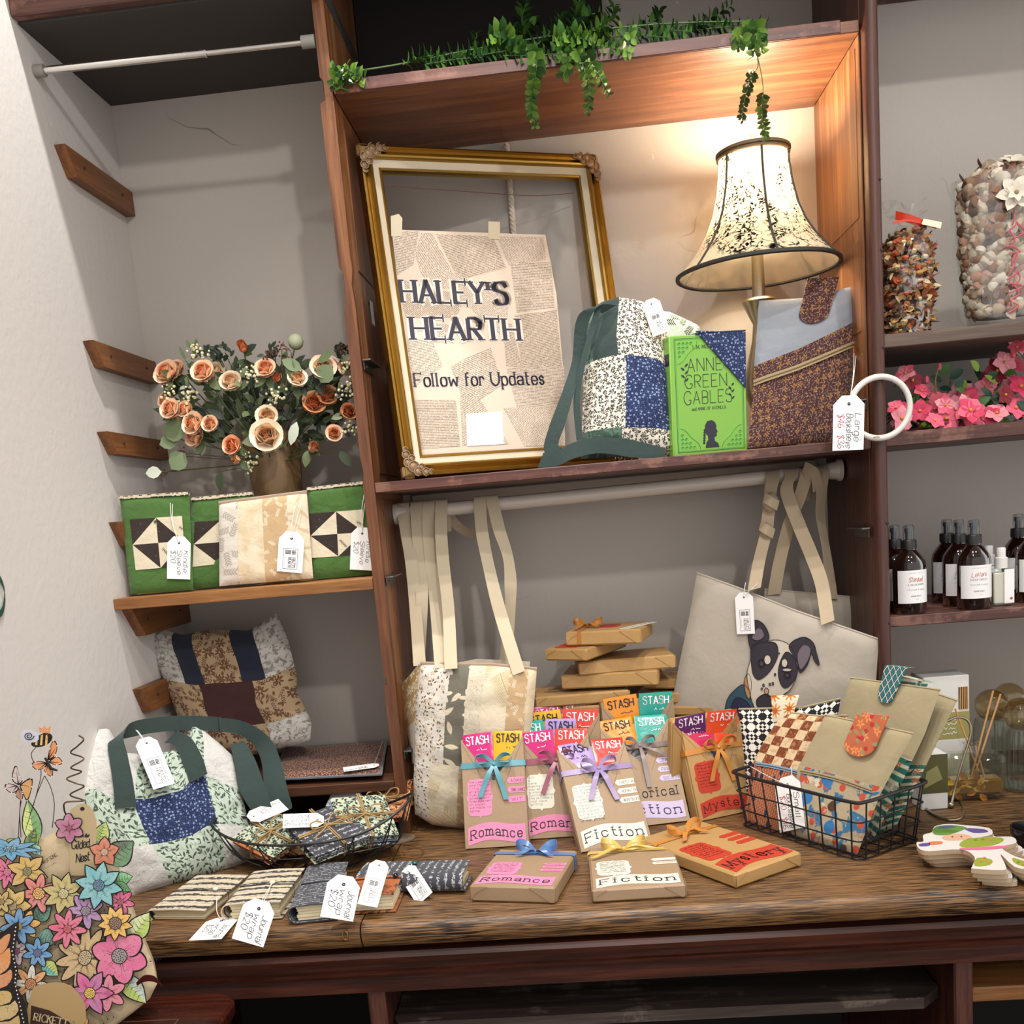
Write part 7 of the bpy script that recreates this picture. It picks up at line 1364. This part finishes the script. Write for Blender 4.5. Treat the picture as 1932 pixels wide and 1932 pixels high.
# ---------------------------------------------------------------- diffusers and boxes at right
WBX = plain('white_carton', '#dedbd6', .55); OLV_ = plain('olive_label', '#9c9455', .6); OLD = plain('olive_photo', '#4c4a22', .5); REED = plain('rattan_reed', '#c39358', .7)
def ux(u, v, y): return onY(u, v, y).x
def boxthing(name, label, u0, u1, y, vtop, d, mat, yaw=0., parts=None):
    x0, x1 = ux(u0, 1450, y), ux(u1, 1450, y); zt = onY((u0+u1)/2, vtop, y).z; F = upright(x0, y, ZC, yaw); w_, h_ = x1-x0, zt-ZC; r_ = thing(name, label, 'box', F(w_/2, 0, -d/2)); mb = MB(); mb.box(F, (0, 0, -d), (w_, h_, 0), mat, .0015); mb.build('carton', r_); return r_, F, w_, h_
r_, F, w_, h_ = boxthing('diffuser_box', 'tall white reed diffuser box with an olive label behind the wire stand', 1745, 1831, -.29, 1276, .07, WBX, .03)
mb = MB(); mb.poly(F, [(w_*.05, h_*.46), (w_, h_*.46), (w_, h_*.69), (w_*.05, h_*.69)], .0004, OLV_)
for k in range(4): scrawl(mb, F, w_*.2, h_*(.62-.04*k), w_*.55, .007, WHITE, .0007)
mb.build('label', r_); mb = MB(); mb.poly(F, [(w_*.76, h_*.71), (w_*.97, h_*.71), (w_*.97, h_*.90), (w_*.76, h_*.90)], .0004, plain('carton_window', '#4a3a2a', .3))
for k in range(4): mb.tube([F(w_*(.79+.05*k), h_*.71, .001), F(w_*(.80+.05*k), h_*.90, .001)], .0016, REED, 5)
mb.build('window', r_)
r_, F, w_, h_ = boxthing('candle_box', 'small box with an olive picture panel beside the wire basket', 1738, 1789, -.40, 1424, .05, WBX, .05)
mb = MB(); mb.poly(F, [(0, h_*.30), (w_, h_*.30), (w_, h_), (0, h_)], .0004, OLD); mb.poly(F, [(w_*.1, h_*.4), (w_*.8, h_*.55), (w_*.6, h_*.8), (w_*.2, h_*.7)], .0006, plain('faded_leaf', '#8a8450', .5)); mb.build('label', r_)
NICK = metal('brushed_nickel', '#a39a86', .3); st = thing('wire_stand', 'bent nickel wire stand with a looped foot on the counter', 'stand', onZ(1795, 1535, ZC))
mb = MB(); P = [(1735, 1506, -.43, 0), (1752, 1530, -.45, 1), (1785, 1546, -.46, 1), (1812, 1543, -.455, 1), (1818, 1524, -.445, 1), (1800, 1495, -.42, 1), (1786, 1482, -.40, 1)]
mb.tube([onZ(u, v, ZC+.003) for u, v, y, g_ in P], .0026, NICK, 8, smooth=6); y0 = onZ(1794, 1520, ZC).y
mb.tube([onZ(1794, 1520, ZC+.003)]+[onY(u, v, y0) for u, v in ((1800, 1495), (1812, 1450), (1826, 1405), (1832, 1380), (1826, 1360), (1808, 1353), (1788, 1360))], .0026, NICK, 8, smooth=6); mb.ball(onZ(1794, 1519, ZC+.006), .006, NICK, 8); mb.build('wire', st)
dc = onZ(1845, 1512, ZC+.0); dx0, dx1 = ux(1789, 1480, dc.y), ux(1899, 1480, dc.y); F = upright(dx0, dc.y, ZC, -.05); w_ = dx1-dx0; hz = onY(1845, 1424, dc.y).z-ZC; df_ = thing('reed_diffuser', 'square glass reed diffuser with amber oil, petals and rattan sticks', 'diffuser', F(w_/2, 0, -.025))
GL_ = thin_glass('diffuser_glass', '#eff0e8', .02, 1.); mb = MB(); mb.box(F, (0, 0, -.05), (w_, hz, 0), GL_, .010); mb.box(F, (.004, .010, -.046), (w_-.004, hz-.004, -.004), GL_, .008); G = Fr(F(w_*.45, hz, -.025), F.ex, F.ey); mb.lathe(G, [(.019, -.002), (.0135, .006), (.0125, .016), (.0155, .019), (.0155, .023)], GL_, 24, caps=False); mb.build('glass_bottle', df_)
OILA = NT('amber_oil'); OILA.bsdf('#c98d1c', .08, **{'Transmission Weight': .6, 'IOR': 1.33}); mb = MB(); mb.box(F, (.006, .012, -.044), (w_-.006, hz*.46, -.006), OILA.mat, .004); mb.build('oil', df_)
mb = MB(); rnd = random.Random(6)
for k in range(22): mb.leaf(F(rnd.uniform(.012, w_-.03), rnd.uniform(.014, hz*.44), -.0058), F.ex*rnd.uniform(-1, 1)+F.ey*rnd.uniform(-.6, .6), F.en, rnd.uniform(.018, .03), .012, plain('yellow_petal_%d' % (k % 3), ('#b9771a', '#8f5a12', '#d9a93a')[k % 3], .5), .1, .3)
mb.build('petals', df_)['kind'] = 'stuff'
for (u0, v0), (u1, v1) in (((1832, 1468), (1874, 1303)), ((1836, 1470), (1888, 1309)), ((1858, 1468), (1840, 1405)), ((1846, 1455), (1802, 1337))): mb = MB(); mb.tube([onY(u0, v0, dc.y+.02), onY(u1, v1, dc.y+.03)], .0019, REED, 7); mb.build('reed', df_)
AMBT = thin_glass('amber_globe_glass', '#ece0c4', .03, 1.); RIBG = thin_glass('ribbed_glass', '#e8ebe6', .04, 1.1)
for u, v, y, lb in ((1871, 1330, -.25, 'ribbed glass jar with amber globe stopper nearest the diffuser sticks'), (1904, 1317, -.17, 'ribbed glass jar with amber globe stopper, rearmost of three'), (1926, 1347, -.30, 'ribbed glass jar with amber globe stopper at the picture edge')):
    c = onY(u, v, y); r_ = thing('glass_jar', lb, 'jar', (c.x, y, ZC), 'ribbed glass jars with globe stoppers'); G = Fr((c.x, y, ZC), (1, 0, 0), (0, 0, 1)); hb = c.z-ZC-.03
    mb = MB(); mb.grid(lambda a, b_: (lambda R: G(R*math.cos(2*PI*a), .002+hb*b_, R*math.sin(2*PI*a)))(.034*(1+.03*math.cos(2*PI*a*22))*(1 if b_ < .93 else .9)), 132, 8, RIBG); mb.lathe(G, [(.001, .002), (.034, .002), (.034, .008), (.001, .010)], RIBG, 32, caps=False); mb.build('jar_body', r_)
    mb = MB(); mb.lathe(G, [(.033*math.sin(PI*(.16+.84*k/16)), hb+.03-.033*math.cos(PI*(.16+.84*k/16))) for k in range(17)], AMBT, 28, caps=False); mb.build('globe_stopper', r_)
# ---------------------------------------------------------------- painted wooden dolls
OUT = [(1330, 1602), (1368, 1598), (1366, 1562), (1415, 1545), (1432, 1512), (1500, 1500), (1600, 1506), (1735, 1522), (1752, 1558), (1690, 1574), (1800, 1570), (1872, 1574), (1886, 1606), (1806, 1630), (1880, 1680), (2010, 1720), (1985, 1752), (1880, 1740), (1800, 1668), (1830, 1736), (1812, 1758), (1650, 1750), (1642, 1736), (1655, 1685), (1582, 1642), (1400, 1652), (1342, 1636)]
WE = plain('birch_edge', '#b9a284', .7); WT_ = plain('white_painted_wood', '#d5d0cb', .5); SK = plain('skin_paint', '#d3a588', .5); OLP = plain('olive_paint', '#8f9a35', .5); PKP = plain('pink_paint', '#d8688f', .5); GRP = plain('leaf_green_paint', '#5f8a3a', .5); PUR = plain('purple_paint', '#5a4a8a', .5); ORP = plain('orange_paint', '#d0764a', .5)
for k, (dx, dy, lb) in enumerate(((62, 66, 'lowest painted wooden doll of the stack, mostly covered'), (34, 46, 'painted wooden doll second from the bottom of the stack'), (8, 24, 'painted wooden doll just under the topmost one'), (0, 0, 'topmost painted wooden doll with a green hat and pink belt'))):
    z0 = ZC+.0085*k+.0004; FZ_ = Fr((0, 0, z0), (1, 0, 0), (0, 1, 0)); zt = z0+.0076
    P = [onZ(1282+(x+dx)/2.972, 1050+(y+dy)/2.972, zt) for x, y in OUT]
    Q = catmull([V((p.x, p.y, 0)) for p in P], 3, True); mb = MB(); mb.prism(FZ_, [(p.x, p.y) for p in Q], 0, .0076, WT_, WE)
    def dp_(P_, m_, e): R = [onZ(1282+x/2.972, 1050+y/2.972, zt) for x, y in P_]; R = catmull([V((p.x, p.y, 0)) for p in R], 3, True); mb.poly(FZ_, [(p.x, p.y) for p in R], .0076+e*.0002, m_)
    if k == 3:
        dp_([(1420, 1545), (1440, 1515), (1520, 1506), (1610, 1520), (1560, 1545), (1500, 1562), (1440, 1562)], GRP, 1); dp_([(1450, 1520), (1500, 1510), (1550, 1515), (1510, 1524)], PUR, 2); dp_([(1475, 1570), (1540, 1555), (1610, 1560), (1640, 1580), (1560, 1592), (1490, 1590)], SK, 1); dp_([(1600, 1525), (1700, 1528), (1730, 1545), (1650, 1550)], PUR, 1)
        dp_([(1580, 1600), (1650, 1578), (1800, 1576), (1810, 1600), (1730, 1625), (1585, 1630)], OLP, 1); dp_([(1582, 1634), (1700, 1630), (1822, 1622), (1815, 1636), (1700, 1645), (1584, 1646)], PKP, 2); dp_([(1345, 1612), (1400, 1606), (1400, 1622), (1350, 1626)], PUR, 1); dp_([(1400, 1600), (1470, 1598), (1470, 1612), (1410, 1618)], ORP, 1)
        dp_([(1655, 1735), (1670, 1690), (1750, 1700), (1740, 1730)], OLP, 1); dp_([(1870, 1690), (1960, 1720), (1940, 1740), (1880, 1720)], OLP, 1)
        for x, y in ((1690, 1710), (1710, 1690), (1730, 1715), (1900, 1715), (1930, 1725), (1660, 1590), (1700, 1585), (1750, 1590)): dp_([(x-7, y-3), (x+7, y-4), (x+8, y+3), (x-6, y+4)], ORP if (x//10) % 2 else GRP, 3)
        dp_([(1525, 1572), (1534, 1570), (1536, 1574), (1527, 1576)], INK, 3); dp_([(1575, 1570), (1584, 1569), (1585, 1573), (1577, 1574)], INK, 3)
    tag(mb.build('wooden_doll'), lb, 'wooden doll', 'painted wooden dolls on the counter')
c = onZ(1950, 1592, ZC); G = Fr((c.x, c.y, ZC), (1, 0, 0), (0, 0, 1)); mb = MB(); mb.lathe(G, [(.018, 0), (.03, .004), (.036, .018), (.037, .03), (.034, .03), (.03, .012), (.002, .008)], plain('black_glaze', '#121214', .2), 28); tag(mb.build('bowl'), 'black glazed dish cut by the right edge of the picture', 'bowl')
# ================================================================ paper flower gift bag
cp = lean_plane(-.935, .07, .10, TZ, -.4); TAN_ = kraft('sheet_music_paper', '#cbb592'); OUTL = plain('flower_outline', '#1d1714', .8)
gb = thing('gift_bag', 'tan paper gift bag covered in colourful paper flowers and butterflies', 'bag', cp.f(-.05, 0, -.03)); cz = lambda x, y: (x/3.22, 1332+y/3.22)
b, r_, t_, l = px_edges(cp, [(-70, 1960), (60, 1965), (200, 1950), (258, 1905)], [(258, 1905), (282, 1885), (297, 1855), (290, 1820), (266, 1765), (230, 1670), (184, 1548)], [(-70, 1600), (0, 1592), (76, 1583), (124, 1560), (184, 1548)], [(-70, 1960), (-70, 1600)])
fn = coons(b, r_, t_, l); mb = MB(); pillow(mb, fn, cp.n, .015, 30, 36, TAN_, wob=.0025, seed=31, p=8, backt=.045); mb.build('paper_bag', gb)
lay_ = [0]
def C3(x, y, z): u, v = cz(x, y); return onP(u, v, cp.f.o+cp.n*z, cp.n)
def cpoly(mb, P, m_, z, smooth=3): Q = [C3(x, y, z) for x, y in P]; Q = catmull(Q, smooth, True) if smooth else Q; n = len(Q); mb.add(Q+[q-cp.n*.0005 for q in Q], [list(range(n)), list(range(2*n-1, n-1, -1))]+[[i, n+i, n+(i+1) % n, (i+1) % n] for i in range(n)], m_, flat=True)
def petal(r0, r1, wd, point):
    P = []
    for k in range(9):
        t = k/8; w_ = wd*(math.sin(PI*min(1, t**.8*.98+.02)) if point else math.sin(PI*(t**.75)*.94)**.7 if t < 1 else .15); P.append((r0+(r1-r0)*t, w_))
    return [(a, b_) for a, b_ in P]+[(a, -b_) for a, b_ in P[::-1]]
@cached
def pap(c): 
    t = NT('paper_'+c.strip('#')); o = t.ob(); sp = t.step(t.noise(o, 420, 2), .63, .03); bg_ = t.noise(o, 45, 3); t.bsdf(t.mix(t.m('MULTIPLY', sp, t.m('MULTIPLY', bg_, .9)), t.mix(t.m('MULTIPLY', bg_, .35), hx(c), (.9, .85, .75, 1)), hx('#241a18')), .6); return t.mat
def cflower(x, y, R, n, point, col, ccol, rot=0., wd=None, cr=.22, sq=1., sqa=0., col2=None):
    lay_[0] += 1; z = .0225+.0011*(lay_[0] % 14); mb = MB(); wd = wd*.92 if wd else 1.45*R/n; e = lay_[0]*.00003
    ca, sa = math.cos(sqa), math.sin(sqa)
    def T(px_, py_, a): c, s = math.cos(a), math.sin(a); X, Y = px_*c-py_*s, px_*s+py_*c; X2, Y2 = X*ca+Y*sa, (-X*sa+Y*ca)*sq; return x+X2*ca-Y2*sa, y+X2*sa+Y2*ca
    for k in range(n):
        a = rot+2*PI*k/n; P = petal(R*cr*.6, R, wd, point); cpoly(mb, [T(p+(R*.045 if p > R*.5 else 0), q*1.12+(3.0 if q > 0 else -3.0), a) for p, q in P], OUTL, z+e+.0001*k, 0); cpoly(mb, [T(p, q, a) for p, q in P], pap(col2 if col2 and k % 2 else col), z+e+.0001*k+.0003, 0)
        for dq in (-.15, .12): mb.add([C3(*T(R*cr, dq*wd*.6-1.6, a), z+e+.0001*k+.0004), C3(*T(R*cr, dq*wd*.6+1.6, a), z+e+.0001*k+.0004), C3(*T(R*.66, dq*wd, a), z+e+.0001*k+.0004)], [[0, 1, 2]], OUTL, flat=True)
    zc = z+e+.0001*n+.0006; ring_ = [T(R*cr*1.12*math.cos(q), R*cr*1.12*math.sin(q), 0) for q in np.linspace(0, 2*PI, 20, endpoint=False)]; cpoly(mb, ring_, OUTL, zc, 0); ring_ = [T(R*cr*math.cos(q), R*cr*math.sin(q), 0) for q in np.linspace(0, 2*PI, 20, endpoint=False)]; cpoly(mb, ring_, pap(ccol), zc+.0002, 0)
    for i in range(26): rr = R*cr*.9*math.sqrt((i+.5)/26); q = i*2.4; X, Y = T(rr*math.cos(q), rr*math.sin(q), 0); s_ = R*cr*.07; cpoly(mb, [(X-s_, Y-s_), (X+s_, Y-s_), (X+s_, Y+s_), (X-s_, Y+s_)], OUTL, zc+.0004, 0)
    mb.build('paper_flower', gb)
def cleaf(x, y, a, L, wd, col, col2=None):
    lay_[0] += 1; z = .0212+.0008*(lay_[0] % 5); mb = MB(); c, s = math.cos(a), math.sin(a); T = lambda p, q: (x+p*c-q*s, y+p*s+q*c)
    P = petal(0, L, wd, True); cpoly(mb, [T(p*1.03, q*1.1+(1.5 if q > 0 else -1.5)) for p, q in P], OUTL, z, 0); h = len(P)//2; cpoly(mb, [T(p, q) for p, q in P[:h]]+[T(L, 0), T(0, 0)], pap(col), z+.0004, 0); cpoly(mb, [T(p, q) for p, q in P[h:]]+[T(0, 0), T(L, 0)], pap(col2 or col), z+.0004, 0)
    for k in range(1, 6):
        for sg in (1, -1): p0 = L*k/7; mb.add([C3(*T(p0, 0), z+.0007), C3(*T(p0+3, 0), z+.0007), C3(*T(p0+L*.1, sg*wd*.75), z+.0007)], [[0, 1, 2]], OUTL, flat=True)
    mb.build('paper_leaf', gb)
for q in ((215, 840, -1.75, 270, 55, '#4f9a3e', '#c9d873'), (660, 960, -.75, 200, 75, '#2f7a3a', '#1f4a2a'), (690, 1060, -.2, 115, 40, '#4fae5e', '#7fc98a'), (690, 1080, .4, 110, 30, '#4fae5e', '#3f9a50'), (600, 830, -1.25, 130, 45, '#b9cc5a', '#8aa83a'), (790, 1420, -.95, 200, 62, '#b9d05a', '#dfe8a8'), (230, 1400, .3, 110, 60, '#1f7a70', '#3f9a88'), (210, 1290, -.6, 120, 50, '#2f8a70', '#2a6a5a'), (260, 1560, .7, 120, 45, '#5ac0b0', '#c9d860'), (740, 1640, .85, 220, 60, '#b9d05a', '#c9dccb'), (170, 900, -1.3, 170, 40, '#9ab84a', '#4f8a3e'), (30, 860, -.6, 90, 30, '#c9d860', '#9ab84a'), (500, 1280, 1.6, 120, 30, '#3f9a60', '#2f8a50'), (200, 850, .9, 70, 28, '#4aa0a0', '#8ad0c0')): cleaf(*q)
for q in ((45, 1010, 100, 8, 0, '#d8447f', '#e8709a', .2), (165, 1005, 125, 6, 1, '#d0a53a', '#8a7a3a', .3, 34, .2), (60, 870, 190, 9, 1, '#3f9ac8', '#9ad0e0', .1, 34, .2, .38), (235, 1140, 118, 7, 0, '#d96a62', '#e8a83a', .4, None, .3), (75, 1215, 115, 7, 1, '#d8b04a', '#c0a070', .0, 36), (385, 1140, 130, 8, 1, '#c0ac5a', '#d8cc90', .25, 30), (520, 1245, 110, 7, 0, '#b07ab8', '#8a7a90', .5, None, .25), (730, 1190, 85, 7, 0, '#d83f7f', '#b02a5a', .2), (410, 1355, 115, 8, 0, '#dc4a78', '#d83f5a', .1, None, .2), (155, 1330, 90, 6, 0, '#e0a02a', '#e0a02a', .9), (110, 1340, 110, 7, 0, '#3f8fc8', '#e0a83a', .3, None, .2), (700, 1320, 105, 9, 1, '#e8b02a', '#7a4a20', .2, 24, .34), (600, 1090, 145, 8, 1, '#62b5bd', '#1f6a94', .2, 36, .22), (634, 888, 92, 5, 1, '#c8602f', '#d8b090', -.3, 34), (420, 742, 88, 6, 0, '#a8487a', '#a82a4a', .45, 30, .18), (100, 1490, 85, 6, 0, '#d8c0c8', '#a84a6a', .3), (228, 1500, 90, 7, 0, '#4a9ad0', '#2f4fa0', .2, None, .26), (185, 1690, 115, 8, 0, '#e8e0d0', '#d8822a', .1, None, .28, 1, 0, '#e89a4a'), (515, 1530, 172, 11, 0, '#c9a56a', '#c0a878', .15, 30, .22, 1.15, .3), (725, 1520, 168, 6, 0, '#e0508f', '#8a8280', .3, 66, .26), (655, 1745, 110, 6, 0, '#e0718f', '#b03a6a', .6, None, .2), (545, 1745, 145, 6, 1, '#d83a90', '#e8c02a', .0, 38, .22, 1, 0, '#c04a9a'), (10, 1190, 70, 6, 0, '#c0a03a', '#a8803a', 0), (500, 1955, 60, 6, 0, '#e0a02a', '#8a5a2a', 0)): cflower(*q)
# paper tag, page text, label
PT = plain('aged_tag_paper', '#b9a47e', .7); mb = MB(); cpoly(mb, [(425, 1030), (418, 680), (430, 630), (470, 600), (510, 592), (545, 610), (570, 640), (585, 700), (583, 1030)], PT, .0222, 0); cpoly(mb, [(500+14*math.cos(q), 625+12*math.sin(q)) for q in np.linspace(0, 6.28, 10)], OUTL, .0227, 0)
g = Fr(C3(435, 870, .0229), C3(535, 862, .0229)-C3(435, 870, .0229), C3(435, 770, .0229)-C3(435, 870, .0229)); text(mb, g, 'Gilded', 0, 0, .0125, INK, 'hand', 0, fit=.026, bold=1.3); text(mb, g, 'Nest', .004, -.0195, .0125, INK, 'hand', 0, fit=.020, bold=1.3)
for k in range(5): mb.leaf(C3(505+(k-2)*9, 800, .0229), V(((k-2)*.4, 0, .6)), cp.n, .008, .003, INK, 0, 0)
mb.build('paper_tag', gb)
mb = MB(); g = Fr(C3(244, 972, .0215), C3(356, 908, .0215)-C3(244, 972, .0215), C3(230, 930, .0215)-C3(244, 972, .0215)); text(mb, g, 'FLOWER SONG', -.004, 0, .0052, INK, 'serif', 0, fit=.034); scrawl(mb, g, .004, -.008, .02, .0022, INK, 0); 
for k in range(6):
    x, y = (300, 1480, 600, 620, 320, 880)[k], (1500, 1640, 1290, 1950, 1660, 1600)[k]
    if k == 1: x, y = 120, 1640
    g = Fr(C3(x, y, .0205), C3(x+60, y-38, .0205)-C3(x, y, .0205), C3(x-30, y-50, .0205)-C3(x, y, .0205))
    for j in range(5): mb.poly(g, [(0, .0022*j), (.03, .0022*j), (.03, .0022*j+.0003), (0, .0022*j+.0003)], 0, INK)
    for j in range(3): mb.ball(g(.005+.009*j, .003*(j % 2+1), .0003), .0012, INK, 5, (1.2, 1, .2), g); mb.poly(g, [(.006+.009*j, .003), (.0064+.009*j, .003), (.0064+.009*j, .012), (.006+.009*j, .012)], .0002, INK)
mb.build('music_print', gb)
mb = MB(); cpoly(mb, [(190, 1740), (230, 1700), (330, 1680), (430, 1700), (505, 1790), (520, 1850), (490, 1960), (180, 1960)], plain('tan_card', '#b89a6a', .7), .038, 2); cpoly(mb, [(190, 1820), (300, 1850), (420, 1920), (470, 1990), (180, 1990)], plain('brown_label', '#3a2316', .6), .0386, 0); g = Fr(C3(205, 1900, .0392), C3(330, 1925, .0392)-C3(205, 1900, .0392), C3(205, 1800, .0392)-C3(205, 1900, .0392)); text(mb, g, 'RICKETT &', 0, -.002, .011, plain('label_cream', '#cbb890', .6), 'serif', 0, fit=.062, bold=1.3); mb.build('card_label', gb)
mb = MB(); mb.ribbon([C3(830, 1690, .035), C3(880, 1655, .04), C3(940, 1660, .036), C3(985, 1700, .03)], V((.1, -.3, 1)), [.006, .012, .012, .004], plain('maroon_leaf', '#4a120f', .5), 6); mb.build('maroon_leaf', gb)
# butterflies, bee, coil
MON, BLKW = pap('#d87a1f'), OUTL; WIRE = plain('thin_black_wire', '#1c1a1a', .5); RUSTW = metal('rusty_coil', '#6a5a48', .5)
def wing(mb, P, m_, z, k=.84):
    cpoly(mb, P, OUTL, z, 3); cx, cy = sum(p[0] for p in P)/len(P), sum(p[1] for p in P)/len(P); cpoly(mb, [(cx+(x-cx)*k, cy+(y-cy)*k) for x, y in P], m_, z+.0004, 3)
    for i, (x, y) in enumerate(P[1:]): a = (P[0][0]+(x-P[0][0])*.85, P[0][1]+(y-P[0][1])*.85); mb.add([C3(P[0][0]-3, P[0][1]-3, z+.0007), C3(P[0][0]+3, P[0][1]+3, z+.0007), C3(*a, z+.0007)], [[0, 1, 2]], OUTL, flat=True); X, Y = cx+(x-cx)*.93, cy+(y-cy)*.93; cpoly(mb, [(X-3, Y-3), (X+3, Y-3), (X+3, Y+3), (X-3, Y+3)], WHITE, z+.0008, 0)
mb = MB(); wing(mb, [(290, 330), (300, 260), (325, 208), (348, 240), (335, 300)], MON, .03); wing(mb, [(295, 340), (345, 305), (382, 345), (345, 360)], MON, .0302); wing(mb, [(285, 345), (215, 335), (192, 360), (225, 390), (270, 375)], MON, .0301); wing(mb, [(290, 355), (265, 380), (280, 410), (315, 430), (320, 390)], MON, .0303); mb.tube([C3(275, 315, .032), C3(290, 345, .033), C3(310, 380, .032), C3(348, 392, .032)], [.002, .0026, .0016], OUTL, 6); mb.build('butterfly', gb)
mb = MB(); PL = pap('#c0a8a8'); wing(mb, [(110, 480), (70, 440), (95, 355), (120, 430), (140, 450)], PL, .03); wing(mb, [(105, 485), (40, 470), (30, 500), (70, 530), (110, 510)], PL, .0302); wing(mb, [(120, 480), (190, 435), (195, 490), (165, 580), (135, 520)], pap('#c98a2a'), .0301); wing(mb, [(112, 500), (90, 540), (130, 572), (140, 530)], pap('#a06a50'), .0303); mb.build('butterfly', gb)
mb = MB(); cpoly(mb, [(190, 225), (235, 180), (285, 160), (318, 185), (300, 225), (250, 248), (205, 248)], OUTL, .03, 3); 
for x in (222, 252, 282): cpoly(mb, [(x-9, 238), (x-4, 178), (x+9, 172), (x+4, 238)], pap('#d8a02a'), .0305, 0)
cpoly(mb, [(125, 190), (140, 145), (180, 145), (232, 175), (225, 215), (160, 220)], plain('bee_wing', '#c8c8d4', .6), .031, 3); mb.tube([C3(175+32*math.cos(q)*(1-q/14), 182+26*math.sin(q)*(1-q/14), .0318) for q in np.linspace(0, 12, 26)], .0006, OUTL, 4)
cpoly(mb, [(240, 160), (232, 122), (252, 138), (270, 118), (284, 138), (308, 122), (300, 168)], pap('#d07a2a'), .0315, 0); cpoly(mb, [(286, 178), (305, 172), (316, 188), (300, 196)], OUTL, .0316, 3); mb.build('bee', gb)
mb = MB()
for P in ([(220, 250), (190, 290), (205, 340), (250, 400), (215, 560), (155, 760)], [(272, 425), (310, 500), (330, 600), (318, 740)], [(270, 425), (215, 560), (160, 740)], [(125, 560), (118, 680), (112, 810)], [(135, 560), (120, 640), (128, 800)]): mb.tube([C3(x, y, .022) for x, y in P], .0006, WIRE, 5, smooth=5)
mb.build('wire', gb)
P = [(480, 180), (508, 205), (470, 245), (430, 285), (510, 320), (430, 375), (495, 400), (405, 440), (460, 470), (510, 490), (425, 540), (510, 575), (400, 585), (390, 630), (405, 690), (330, 710)]
mb = MB(); mb.tube([C3(x, y, .018+.008*math.sin(i*1.7)) for i, (x, y) in enumerate(P)], .0012, RUSTW, 6, smooth=6); mb.build('wire_coil', gb)
mb = MB(); cpoly(mb, [(-60, 1450), (20, 1370), (112, 1310), (105, 1400), (88, 1480), (98, 1560), (112, 1640), (95, 1700), (140, 1770), (168, 1880), (150, 1990), (-60, 1990)], OUTL, .046, 2)
for c_, P in (('#d87a1f', [(-50, 1500), (0, 1420), (50, 1385), (62, 1400), (40, 1470), (-10, 1520)]), ('#dd8a2a', [(-50, 1560), (20, 1500), (58, 1470), (62, 1560), (30, 1610), (-40, 1640)]), ('#d87a1f', [(-50, 1660), (30, 1625), (66, 1600), (72, 1650), (40, 1700), (-40, 1720)]), ('#cfa84a', [(-50, 1750), (20, 1730), (66, 1745), (60, 1800), (-40, 1820)]), ('#d0b060', [(-50, 1840), (60, 1815), (90, 1790), (112, 1850), (60, 1900), (-40, 1910)]), ('#c9a24a', [(-50, 1930), (60, 1915), (112, 1880), (118, 1960), (60, 1985), (-40, 1985)])): cpoly(mb, P, pap(c_), .0466, 2)
for i in range(26): x, y = [(100-i*3.2 if i < 6 else 78+(i-6)*5 if i < 12 else 100-(i-12)*2 if i < 15 else 100+(i-15)*5.4), 1345+i*24]; x = min(x, 150); cpoly(mb, [(x-5+4*math.cos(q), y+5*math.sin(q)) for q in np.linspace(0, 6.28, 7)], WHITE, .0468, 0)
mb.build('butterfly', gb)
